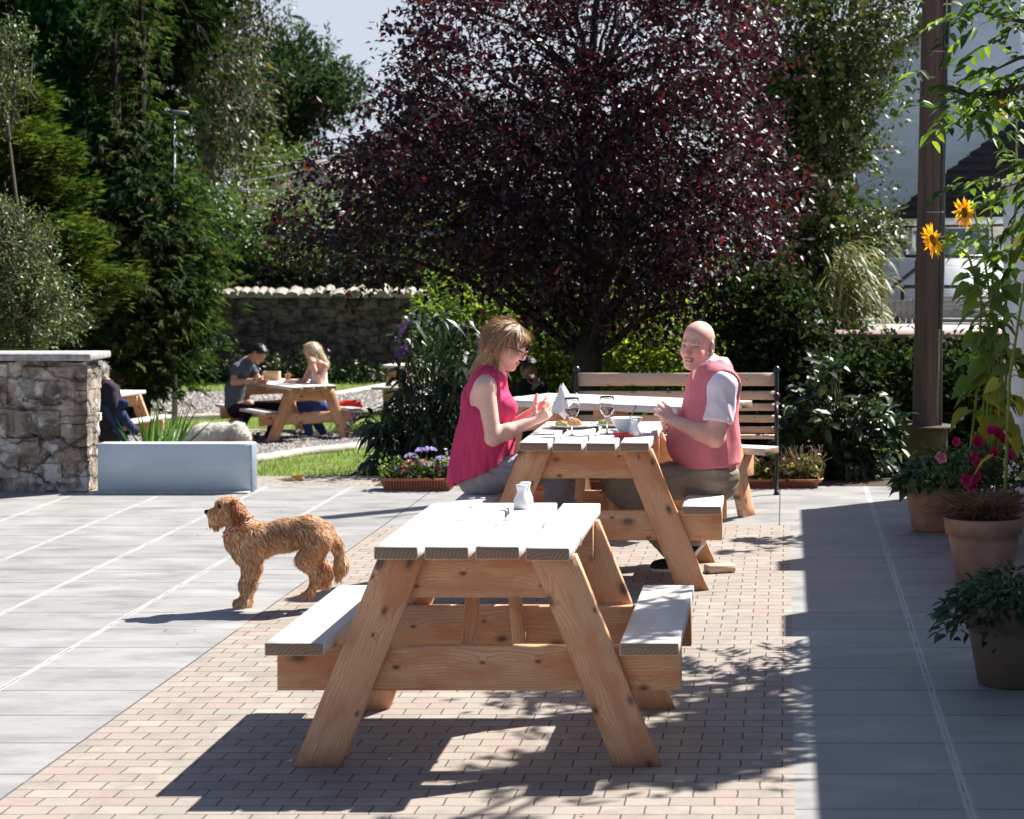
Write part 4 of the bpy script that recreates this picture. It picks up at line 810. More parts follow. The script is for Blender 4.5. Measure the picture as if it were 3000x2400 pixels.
for i in range(60):
    x = RNG.uniform(xb2-.25, xb2); mb.tube([(x, 15.6, .04), (x+RNG.normal(0, .03), 15.6+RNG.normal(0, .03), .15), (x+RNG.normal(0, .06), 15.6+RNG.normal(0, .05), RNG.uniform(.18, .3))], .0022, 3, cap=False)
v = np.concatenate(mb.v); mkmesh('dried_stems', v, [np.concatenate(mb.q)], M['bark'], tr2, col=np.tile((0.38, 0.27, 0.18), (len(v), 1)))
tr3 = trough('terracotta trough half hidden behind the legs of the eating couple\'s table', W(1195, 1025, 15.5)[0], W(1330, 1025, 15.5)[0], 15.5, None, .07)
lv = Leaves(); m = 500; C = np.stack([RNG.uniform(-1.5, -1.07, m), 15.5+RNG.normal(0, .05, m), .05+np.abs(RNG.normal(0, .05, m))], 1); lv.add(C, rdir(m)+V(0, 0, .5), rdir(m)+V(0, 0, 1), .04, .03, cpal([(0.08, 0.12, 0.03), (0.15, 0.19, 0.06)])(m), 'oval'); lv.build('foliage', 'leaf', tr3)

# ---- clay pots on the right
def pot(label, x, y, mat='clay_pot'):
    t = empty('plant_pot', (x, y, 0), label, 'plant pot', 'large round pots along the white building')
    mb = MB(); mb.lathe((0, 0, 0), [(.135, 0), (.143, .006), (.178, .20), (.185, .232), (.196, .234), (.205, .30), (.207, .315), (.20, .318), (.187, .312), (.182, .27)], 40); mb.build('pot', mat, t, smooth=False)
    mb = MB(); mb.lathe((0, 0, 0.268), [(.182, 0), (.1, .01), (.0, .012)], 24, False); mb.build('soil', 'soil', t); return t
P1 = pot('sunlit-edged clay pot of round green leaves, farthest of the three big pots', .905, 13.3)
P2 = pot('clay pot with a tuft of reddish grass, middle one of the three big pots', 1.02, 11.4)
P3 = pot('dark pot with trailing green leaves, nearest of the three big pots', .90, 8.72, 'dark_pot')
def potplant(t, c, n, r, h, leaf, cols, kind='heart', mat='leaf', name='foliage', trail=0):
    lv = Leaves(); th = RNG.uniform(0, 2*PI, n); rr = r*np.sqrt(RNG.uniform(0, 1, n)); z = h*(1-(rr/r)**2)*RNG.uniform(.2, 1, n)-trail*(rr/r)**6*RNG.uniform(0, 1, n)
    C = np.stack([c[0]+rr*np.cos(th), c[1]+rr*np.sin(th), .30+z], 1); D = np.stack([np.cos(th), np.sin(th), RNG.normal(0.1, .4, n)], 1)+rdir(n)*.6
    lv.add(C, D, nrm(rdir(n)*.4+V(0, -.3, 1)), leaf[0]*RNG.uniform(.7, 1.2, n), leaf[1]*RNG.uniform(.7, 1.2, n), cols(n), kind, bend=.3); lv.build(name, mat, t)
potplant(P1, (.905, 13.3), 330, .24, .16, (.07, .065), cpal([(0.035, 0.075, 0.02), (0.055, 0.10, 0.03), (0.02, 0.045, 0.014)]), trail=.08)
lv = Leaves(); m = 1300; th = RNG.uniform(0, 2*PI, m); C = np.stack([1.02+RNG.normal(0, .05, m), 11.4+RNG.normal(0, .05, m), np.full(m, .29)], 1); D = np.stack([np.cos(th)*.8-.1, np.sin(th)*.8, RNG.uniform(.5, 1.6, m)], 1)
lv.add(C, D, nrm(rdir(m)), RNG.uniform(.25, .48, m), .0045, cpal([(0.16, 0.075, 0.05), (0.24, 0.13, 0.085), (0.10, 0.05, 0.035)])(m), 'lance', bend=.55); lv.build('grass_tuft', 'leaf', P2)
potplant(P3, (.90, 8.72), 800, .30, .17, (.058, .026), cpal([(0.015, 0.035, 0.012), (0.028, 0.055, 0.02), (0.045, 0.085, 0.03)]), 'oval', trail=.14)
# petunias standing between pots
pb = empty('petunia_tub', (1.16, 12.5, 0), 'tub of pink petunias in front of the sunflowers', 'flowers')
mb = MB(); mb.lathe((0, 0, 0), [(.12, 0), (.17, .28), (.19, .30), (.17, .29)], 24); mb.build('pot', 'dark_pot', pb)
lv = Leaves(); m = 1100; C = np.stack([1.12+RNG.normal(0, .17, m), 12.5+RNG.normal(0, .12, m), .32+RNG.uniform(0, 1, m)*.24], 1); lv.add(C, rdir(m)+V(0, 0, .4), rdir(m)+V(0, 0, 1), .045, .02, cpal([(0.04, 0.08, 0.02), (0.07, 0.12, 0.035), (0.02, 0.045, 0.014)])(m), 'oval'); lv.build('foliage', 'leaf', pb)
def trumpet(t, c, facing, r=.035, col=(0.62, 0.03, 0.16)):
    f = nrm(V(*facing)); u = nrm(np.cross(f, V(0, 0, 1))); w_ = np.cross(f, u); vv = [c-f*.03]; n = 20
    for k in range(n):
        a = 2*PI*k/n; rr = r*(1+.10*math.cos(5*a)); vv.append(c+(u*math.cos(a)+w_*math.sin(a))*rr*.45)
    for k in range(n):
        a = 2*PI*k/n; rr = r*(1+.13*math.cos(5*a)); vv.append(c+f*.012*(1+.5*math.cos(10*a))+(u*math.cos(a)+w_*math.sin(a))*rr)
    tr = [(0, 1+k, 1+(k+1) % n) for k in range(n)]; q = [(1+k, 1+n+k, 1+n+(k+1) % n, 1+(k+1) % n) for k in range(n)]
    cc = np.tile(np.array(col), (len(vv), 1)); cc[:1+n] *= .6
    mkmesh('flower', vv, [tr, q], M['petal'], t, col=cc)
for (u, v, k) in [(2012, 930, 0), (1983, 962, 1), (2046, 960, 0), (2060, 930, 2), (2062, 975, 0), (2100, 912, 2), (2112, 925, 2), (2095, 955, 2), (2036, 1012, 0), (2056, 1002, 0), (2050, 1025, 0), (2130, 960, 0), (2085, 905, 0)]:
    trumpet(pb, W(u, v, 12.3), (RNG.normal(-.2, .4), -1, RNG.normal(.2, .3)), .032*RNG.uniform(.8, 1.15), [(0.62, 0.03, 0.17), (0.72, 0.24, 0.38), (0.42, 0.015, 0.07)][k])
# ---- sunflowers
def sunflower(label, base, pts, head=None, face=(-1, -.3, 0), nl=13, size=.145, group='sunflowers against the white building', hs=.065, yel=0.0):
    t = empty('sunflower', base, label, 'sunflower', group)
    P = [V(*base)]+[V(*p) for p in pts]; tt = np.linspace(0, len(P)-1, 26); P = np.array(P); Q = np.stack([np.interp(tt, range(len(P)), P[:, i]) for i in range(3)], 1)
    mb = MB(); mb.tube(Q, np.linspace(.011, .006, 26), 7, cap=False); lv = Leaves()
    n = nl*2; s_ = np.linspace(.12, .97, n); z0 = Q[0][2]; H = Q[-1][2]-z0
    for k, s in enumerate(s_):
        c = Q[int(s*25)]; a = k*2.4+RNG.normal(0, .3); d_ = V(math.cos(a), math.sin(a)*.7, .35); e = c+d_*RNG.uniform(.05, .1); mb.tube([c, (c+e)/2+V(0, 0, .01), e], .003, 4, cap=False)
        sz = size*(1.1-.65*s)*RNG.uniform(.8, 1.2)
        y = s < .35 and RNG.uniform() < .55+yel
        cl = cpal([(0.36, 0.31, 0.05), (0.28, 0.28, 0.05)]) if y else cpal([(0.09, 0.16, 0.04), (0.13, 0.21, 0.055), (0.18, 0.26, 0.08)])
        lv.add(e[None], nrm(V(d_[0], d_[1], -.55+.5*s))[None], nrm(V(*RNG.normal(0, .3, 3))+V(0, -.5, 1))[None], sz, sz*.85, cl(1), 'heart', bend=.35)
    m = 14; c = Q[-1]; lv.add(c+RNG.normal(0, .012, (m, 3)), nrm(rdir(m)+V(0, 0, .6)), rdir(m)+V(0, 0, 1), RNG.uniform(.05, .09, m), .03, cpal([(0.16, 0.22, 0.07), (0.22, 0.27, 0.1)])(m), 'lance', bend=.2)
    v = np.concatenate(mb.v); mkmesh('stem', v, [np.concatenate(mb.q)], M['bark'], t, col=np.tile((0.20, 0.25, 0.07), (len(v), 1))); lv.build('leaves', 'leaf_thin', t)
    if head is not None:
        f = nrm(V(*face)); u = nrm(np.cross(f, V(0, 0, 1))); w_ = np.cross(f, u); c = V(*head)
        mb2 = MB(); th = np.arange(18)*2*PI/18
        vv = [c+f*.012]+[c+f*.006+(u*math.cos(a)+w_*math.sin(a))*hs*.42 for a in th]+[c-f*.02+(u*math.cos(a)+w_*math.sin(a))*hs*.45 for a in th]+[c-f*.03]
        tr = [(0, 1+k, 1+(k+1) % 18) for k in range(18)]+[(37, 19+(k+1) % 18, 19+k) for k in range(18)]; q = [(1+k, 19+k, 19+(k+1) % 18, 1+(k+1) % 18) for k in range(18)]
        cc = np.tile((0.20, 0.09, 0.01), (len(vv), 1)); cc[19:] = (0.12, 0.17, 0.05); mkmesh('flower_centre', vv, [tr, q], M['petal'], t, col=cc)
        pl = Leaves(); n = 46; a = np.arange(n)*2*PI/n*2+RNG.normal(0, .06, n); dr = np.cos(a)[:, None]*u+np.sin(a)[:, None]*w_
        pl.add(c+dr*hs*.38, nrm(dr+f*RNG.uniform(-.1, .6, (n, 1))), np.tile(f, (n, 1)), hs*RNG.uniform(.75, 1.1, n), hs*.28, cpal([(0.85, 0.46, 0.01), (0.92, 0.60, 0.03), (0.75, 0.33, 0.01)])(n), 'lance', bend=0.05); pl.build('petals', 'petal', t)
        mb3 = MB(); mb3.tube([Q[-1], (Q[-1]+c)/2+V(0, 0, .02), c-f*.02], .007, 6); o = mb3.v[0]; mkmesh('flower_stalk', o, [np.concatenate(mb3.q), np.concatenate(mb3.t)], M['bark'], t, col=np.tile((0.20, 0.25, 0.07), (len(o), 1)))
dS = 13.9
def sp(u, v, d=dS): return W(u, v, d)
sunflower('sunflower with drooping orange yellow petals in front of the utility pole', (1.25, dS, .1), [sp(2085, 700), sp(2040, 540), sp(2000, 505)], sp(1965, 505), (-1, -.45, -.35), hs=.085)
sunflower('sunflower with a brown-centred head against the dark tiled roof', (1.28, dS+.1, .1), [sp(2095, 700), sp(2075, 560), sp(2050, 440)], sp(2031, 448), (-1, -.5, -.1), hs=.08)
sunflower('tallest sunflower, its head seen side on near the top right', (1.31, dS-.1, .1), [sp(2112, 700), sp(2140, 420), sp(2140, 240)], sp(2119, 220), (-1, -.2, .05), hs=.088)
sunflower('budding sunflower without petals in front of the white wall edge', (1.22, dS+.2, .1), [sp(2078, 760), sp(2092, 560), sp(2085, 420)], None)
sunflower('sunflower at the right edge with a yellow head half out of the picture', (1.2, 12.2, .1), [sp(2125, 800, 12.2), sp(2150, 640, 12.2), sp(2165, 545, 12.2)], sp(2158, 520, 12.2), (-.8, -.6, 0), nl=8, size=.125)
sunflower('wilting sunflower low down with hanging brown yellow head', (1.33, dS, .1), [sp(2118, 800), sp(2122, 740), sp(2128, 850)], sp(2112, 868), (-.2, -.6, -.8), nl=8, hs=.05, yel=.4)
sunflower('small leafy sunflower stem left of the white wall edge', (1.15, dS+.25, .1), [sp(2060, 800), sp(2066, 640), sp(2058, 580)], None, size=.15)
# ---- overhanging branches with pinnate leaves at the upper right
def pinnate(lv, c, d_, n=5, L=.11, cols=None, w_=.035):
    d_ = nrm(d_); s = nrm(np.cross(d_, V(0, 0, 1)))
    for k in range(n):
        p = c+d_*L*(k+1)*.42-V(0, 0, .006*k*k)
        for sg in (-1, 1): lv.add(p[None], nrm(s*sg+d_*.6+V(0, 0, -.25))[None], V(*RNG.normal(0, .3, 3))[None]+V(0, 0, 1), L*RNG.uniform(.75, 1.1), w_, cols(1), 'oval', bend=.2)
    lv.add((c+d_*L*(n+1)*.42)[None], d_[None], V(0, 0, 1)[None], L, w_, cols(1), 'lance', bend=.2)
OVR = [([(2420, 100), (2420+40*k, -160), (x1, y1)], 9) for k, (x1, y1) in enumerate([(2300, -260), (2420, -330), (2520, -250), (2640, -310), (2380, -420), (2560, -450)])]+[([(2420, 100), (2300, -500), (1960, -480)], 6), ([(2420, 100), (2350, -520), (1830, -470)], 6)]
ov = empty('overhanging_branch', (*W(2400, 300, 10.2)[:2], 0.0), 'leafy overhanging branches reaching in over the sunflowers from the right', 'tree')
mb = MB(); lv = Leaves(); rt = W(2420, 150, 10.2)
mb.tube([V(rt[0], rt[1], 0.0), V(rt[0]+.05, rt[1], 1.5), rt, rt+V(.1, 0, 1.2)], [.07, .06, .05, .03], 10)
yg = cpal([(0.085, 0.14, 0.025), (0.13, 0.18, 0.03), (0.055, 0.10, 0.02), (0.02, 0.045, 0.014)], [3, 2.5, 3, 3])
for (pts, den) in [([(2420, 250), (2200, 170), (2110, 195), (2040, 200), (1985, 185), (1965, 180)], 7), ([(2420, 200), (2250, 60), (2120, 40), (2050, 20)], 8), ([(2420, 200), (2260, 130), (2150, 120), (2090, 150)], 8), ([(2420, 200), (2280, 20), (2150, -10), (2080, -10)], 7), ([(2420, 260), (2250, 330), (2150, 380), (2100, 400)], 3), ([(2200, 175), (2120, 190), (2080, 225), (2020, 235)], 8), ([(2420, 400), (2250, 470), (2160, 500)], 2),
                   ([(2420, 100), (2600, 0), (2700, -80)], 16), ([(2420, 150), (2500, -100), (2450, -260)], 16), ([(2420, 150), (2330, -60), (2240, -160)], 12), ([(2420, 160), (2560, 120), (2740, 140)], 16), ([(2420, 160), (2640, -60), (2900, -60)], 16), ([(2420, 160), (2560, -180), (2650, -300)], 14)]+OVR:
    P = np.array([W(u, v, (10.2 if v > -100 else (9.4 if v > -465 else 8.1))+RNG.uniform(-.4, .4)) for u, v in pts]); tt = np.linspace(0, len(P)-1, 24); Q = np.stack([np.interp(tt, range(len(P)), P[:, i]) for i in range(3)], 1); mb.tube(Q, np.linspace(.02, .004, 24), 6, cap=False)
    for k in range(4, 24):
        for _ in range(max(1, den//4) if pts[1][1] < -90 else int(k % 2 or k > 20)):
            a = nrm(V(RNG.normal(-.4, .7), RNG.normal(0, .8), RNG.normal(-.05, .35))); pinnate(lv, Q[k]+RNG.normal(0, .05, 3), a, 4 if RNG.uniform() < .6 else 5, RNG.uniform(.085, .115), yg, .036)
v = np.concatenate(mb.v); mkmesh('branches', v, [np.concatenate(mb.q), np.concatenate(mb.t)], M['bark'], ov, col=np.tile((0.06, 0.045, 0.035), (len(v), 1))); lv.build('leaves', 'leaf_thin', ov)

# ================= buildings in the background
wh = empty('white_house', (*W(2100, 500, 33)[:2], GZ), 'large white rendered house with a dark tiled lower roof on the right', 'house')
def poly3(name, pts, mat, parent, thick=(0, .3, 0)):
    a = [V(*p) for p in pts]; b = [p+V(*thick) for p in a]; n = len(a)
    q = [(i, (i+1) % n, n+(i+1) % n, n+i) for i in range(n)]
    return mkmesh(name, a+b, [[list(range(n))[::-1]], [list(range(n, 2*n))], q], M[mat] if isinstance(mat, str) else mat, parent)
dH = 33.0
def H(u, v, d=dH): return W(u, v, d)
def atz(p, z): q = V(*p); q[2] = z; return q
poly3('gable_wall', [atz(H(1800, 500), GZ), H(1800, 180), H(1905, 70), H(1990, 8), H(2170, -120), H(2420, 60), atz(H(2420, 500), GZ)], 'white_render', wh)
poly3('verge', [H(1795, 180), H(1990, -6), H(2180, -140), H(2180, -120), H(1992, 14), H(1800, 196)], 'black_iron', wh, (0, -.12, 0))
# lean-to with a tiled roof in front of the gable
dl = 30.0
poly3('porch_wall', [atz(H(1872, 480, dl), GZ), H(1872, 456, dl), H(2400, 456, dl), atz(H(2400, 500, dl), GZ)], 'cream_render', wh, (0, .25, 0))
tl = NT('roof_tiles'); o_ = tl.coord('Object'); sx = tl.n('ShaderNodeSeparateXYZ'); tl.l(o_, sx.inputs[0])
nz = tl.noise(o_, 14, 5, .7); tl.set(tl.ramp(nz, [(0.3, (0.035, 0.026, 0.024)), (0.6, (0.075, 0.055, 0.05)), (0.75, (0.16, 0.13, 0.12))]), .85, bump=nz, bs=.5, bd=.02)
tl = NT('house_tiles'); nz = tl.noise(tl.coord('Object'), 10, 5, .7); tl.set(tl.ramp(nz, [(0.3, (0.30, 0.24, 0.21)), (0.7, (0.48, 0.40, 0.35))]), .85, bump=nz, bs=.5, bd=.03)
eL, eR = H(1880, 462, dl), H(2420, 452, dl); hi = 14
rv = []; e0 = eL+V(-.1, -.12, 0); e1 = eR+V(.1, -.12, 0); t1 = H(2200, 205, dH)+V(0, -.02, 0); t2 = H(2500, -10, dH); t2 = V(t1[0]+2.2, t1[1], t1[2])
for k in range(hi):                                   # stepped courses
    for j, f in enumerate((k/hi, (k+1)/hi)):
        a = e0+(t1-e0)*f; b = e1+(t2-e1)*f; lift = V(0, -.01, .035 if j == 0 else 0.0); rv += [a+lift, b+lift]
q = []
for k in range(hi): q.append((4*k, 4*k+1, 4*k+3, 4*k+2))
for k in range(hi-1): q.append((4*k+2, 4*k+3, 4*k+5, 4*k+4))
n0 = len(rv); rv += [p+V(0, .02, -.16) for p in rv]; q += [(0, n0, n0+1, 1)]
q += [(4*k+2*j, 4*k+2*j+(2 if j == 0 else 2), n0+4*k+2*j+2, n0+4*k+2*j) for k in range(hi-1) for j in (0, 1)]
mkmesh('lower_roof', rv, [q], M['roof_tiles'], wh)
poly3('gutter', [e0+V(0, -.04, .0), e1+V(0, -.04, 0), e1+V(0, -.04, -.09), e0+V(0, -.04, -.09)], 'white_render', wh, (0, .05, 0))
def window(p, w_, h_, parent, bars=1):
    f = empty('window', p); f.parent = parent; f.matrix_parent_inverse = Matrix(); f.location = world_mat(parent).inverted() @ Vector(p)
    mb = MB()
    for (x0, x1, z0, z1) in [(-w_/2, w_/2, -h_/2, -h_/2+.05), (-w_/2, w_/2, h_/2-.05, h_/2), (-w_/2, -w_/2+.05, -h_/2+.05, h_/2-.05), (w_/2-.05, w_/2, -h_/2+.05, h_/2-.05), (-.02, .02, -h_/2+.05, h_/2-.05)]: mb.box(x0, x1, -.05, 0, z0, z1)
    mb.build('frame', 'pure_white', f); mb = MB(); mb.box(-w_/2+.05, w_/2-.05, -.02, -.012, -h_/2+.05, h_/2-.05); mb.build('pane', 'glass_dark', f)
mat_plain('glass_dark', (0.10, 0.14, 0.17), 0.1, .1, 2, 0); 
window(H(1889, 515, dl)+V(0, -.01, 0), .30, .42, wh); window(H(2035, 520, dl)+V(0, -.01, 0), .7, .6, wh); window(H(1935, 503, dl)+V(0, -.01, 0), .2, .34, wh)
# balcony with black railings in front of the house
rl = empty('railing', (*W(1930, 600, 27)[:2], GZ), 'black metal stair railing in front of the white house', 'railing'); mb = MB(); dr_ = 27.0
for a, b_ in [((1878, 606), (1952, 548)), ((1905, 540), (2110, 541)), ((1900, 605), (1900, 700)), ((1903, 604), (1960, 604)), ((1950, 604), (1950, 700)), ((1870, 640), (1870, 700)), ((2030, 604), (2030, 700)), ((1960, 604), (2100, 604)), ((1896, 650), (1930, 672)), ((2000, 660), (2030, 640)), ((1930, 548), (1930, 700))]:
    mb.tube([W(*a, dr_), W(*b_, dr_)], .025, 6)
mb.build('rails', 'black_iron', rl, local=True)
poly3('landing', [atz(W(1862, 690, dr_+.6), GZ), W(1862, 545, dr_+.6), W(2140, 541, dr_+.6), atz(W(2140, 690, dr_+.6), GZ)], 'white_render', rl, (0, .2, 0))
ft = empty('timber_fence', (*W(1990, 680, 25.5)[:2], GZ), 'grey weathered timber fence with flat slats behind the pole', 'fence')
mb = MB()
for i in range(9):
    u = 1848+i*13.2; mb.board(W(u, 760, 25.5), W(u, 632+RNG.uniform(-3, 3), 25.5), .066, .02, (0, 1, 0))
mb.build('boards', 'grey_board', ft, local=True) if False else None
mat_wood('grey_board', (0.24, 0.21, 0.19), (0.15, 0.125, 0.11), (0.05, 0.04, 0.03), (0.30, 0.29, 0.27), 0.5, 0.8)
mb.build('boards', 'grey_board', ft, local=True)
mb = MB()
for i in range(9): mb.board(W(1972, 628+i*9.5, 25.3), W(2110, 628+i*9.5, 25.3), .045, .02, (0, 1, 0))
mb.build('slats', 'grey_board', ft, local=True)
# dark retaining wall with a brown coping
rw = empty('retaining_wall', (*W(1900, 900, 21.4)[:2], GZ), 'dark ivy grown retaining wall with a brown tile coping behind the pole', 'wall')
a0, a1 = W(1600, 706, 21.5), W(2200, 716, 21.5)
mb = MB(); mb.box(a0[0], a1[0], 21.5, 22.2, GZ, a0[2]-.03); mb.build('wall_body', 'dark_wall', rw, local=True)
mb = MB(); mb.board((a0[0]-.02, 21.8, a0[2]), (a1[0], 21.8, a0[2]-.01), .82, .05, bev=.01); mb.build('coping', 'brown_cope', rw, local=True) if 'brown_cope' in M else None
mat_plain('brown_cope', (0.24, 0.15, 0.12), .8, .2, 12)
mb.build('coping', 'brown_cope', rw, local=True)
mat_ground('pale_gravel', (0.42, 0.40, 0.37), (0.55, 0.53, 0.50), 3, 30)
tp = MB(); tp.box(a0[0], a1[0]+3, 22.2, 30, GZ, a0[2]-.04); tag(tp.build('upper_terrace', 'pale_gravel'), 'raised ground behind the retaining wall', 'terrace', kind='structure')
# houses beyond the garden wall
hs_ = empty('cottage', (*W(900, 500, 64)[:2], GZ), 'house with a grey brown tiled roof seen through the purple tree', 'house')
dC = 64
poly3('wall', [atz(W(712, 560, dC), GZ), W(712, 335, dC), W(1000, 300, dC), W(1300, 320, dC), atz(W(1300, 560, dC), GZ)], 'white_render', hs_)
rr = [W(690, 342, dC-.5), W(1300, 330, dC-.5), W(1120, 208, dC+2.5), W(925, 206, dC+2.5)]
hi = 12; rv = []
for k in range(hi):
    for j, f in enumerate((k/hi, (k+1)/hi)):
        rv += [rr[0]+(rr[3]-rr[0])*f+V(0, -.02, .09*(1-j)), rr[1]+(rr[2]-rr[1])*f+V(0, -.02, .09*(1-j))]
q = [(4*k, 4*k+1, 4*k+3, 4*k+2) for k in range(hi)]+[(4*k+2, 4*k+3, 4*k+5, 4*k+4) for k in range(hi-1)]
n0 = len(rv); rv += [p+V(0, .1, -.25) for p in rv]; q += [(0, n0, n0+1, 1), (0, 4*hi-2, n0+4*hi-2, n0)]
mkmesh('roof', rv, [q], M['house_tiles'], hs_)
poly3('door', [W(688, 440, dC), W(688, 405, dC), W(715, 405, dC), W(715, 440, dC)], 'cream_render', hs_, (0, -.06, 0))
g2 = empty('gabled_house', (*W(640, 450, 50)[:2], GZ), 'low house with a pinkish sloping roof verge beyond the hedge', 'house')
poly3('gable_wall', [atz(W(497, 520, 52), GZ), W(497, 440, 52), W(650, 345, 52), W(720, 380, 52), atz(W(720, 520, 52), GZ)], 'cream_render', g2)
mat_plain('verge_pink', (0.32, 0.24, 0.22), .8, .15, 8)
poly3('roof', [W(488, 446, 51.8), W(652, 334, 51.8), W(740, 388, 51.8), W(738, 396, 51.8), W(652, 346, 51.8), W(490, 455, 51.8)], 'verge_pink', g2, (0, 5, 0))
sb = empty('shed', (*W(680, 500, 45.5)[:2], GZ), 'flat roofed shed with a pale roof edge behind the hedge', 'shed')
mb = MB(); a = W(590, 500, 45.5); b_ = W(1010, 500, 45.5); mb.box(a[0], b_[0], 45.5, 48, GZ, W(0, 497, 45.5)[2]); mb.build('wall', 'dark_wall', sb, local=True)
mb = MB(); mb.box(W(528, 0, 45.3)[0], b_[0], 45.25, 48.2, W(0, 497, 45.3)[2], W(0, 488, 45.3)[2]); mb.build('roof', 'grey_metal', sb, local=True)
# street lamp and wires
slp = empty('street_lamp', (*W(368, 330, 40)[:2], GZ), 'pale grey street lamp with a short horizontal head among the conifers', 'street lamp')
mb = MB(); b_ = W(368, 400, 30.9); tpp = W(366, 240, 30.9); b_[2] = GZ; mb.tube([b_, tpp], [.04, .022], 10); mb.build('post', 'grey_metal', slp, smooth=True, local=True)
mb = MB(); mb.board(W(362, 236, 30.9), W(396, 238, 30.9), .12, .05, bev=.02); mb.build('lamp_head', 'grey_metal', slp, local=True)
for i, (a, b_, lb) in enumerate([((430, 394), (760, 330), 'upper pale overhead wire left of the purple tree'), ((430, 362), (760, 318), 'higher thin overhead wire left of the purple tree'), ((430, 390), (700, 402), 'lower sagging overhead wire left of the purple tree')]):
    A = W(*a, 50.); B = W(*b_, 50.); mb = MB(); mb.tube(bezier(A, (A+B)/2-V(0, 0, .15), B, 12), .022, 5); tag(mb.build('overhead_wire', 'slab_mortar'), lb, 'wire', 'overhead wires')
# far tree line
for i, (pl, d, c) in enumerate([([(-80, 330), (100, 250), (330, 300), (450, 330), (470, 600), (-80, 620)], 70, G_DK), ([(640, 420), (760, 400), (900, 430), (1000, 440), (1000, 560), (640, 560)], 56, G_MD), ([(1290, 320), (1400, 200), (1560, 250), (1760, 300), (1850, 420), (1850, 560), (1290, 560)], 58, G_MD)]):
    bush(['dark wood far behind the left conifers', 'mid green bushes in front of the far cottage', 'green trees far behind the purple tree'][i], pl, d, cpal(c), (.2, .13), 170, 3, 'leaf', .55, 'tree', 'trees')
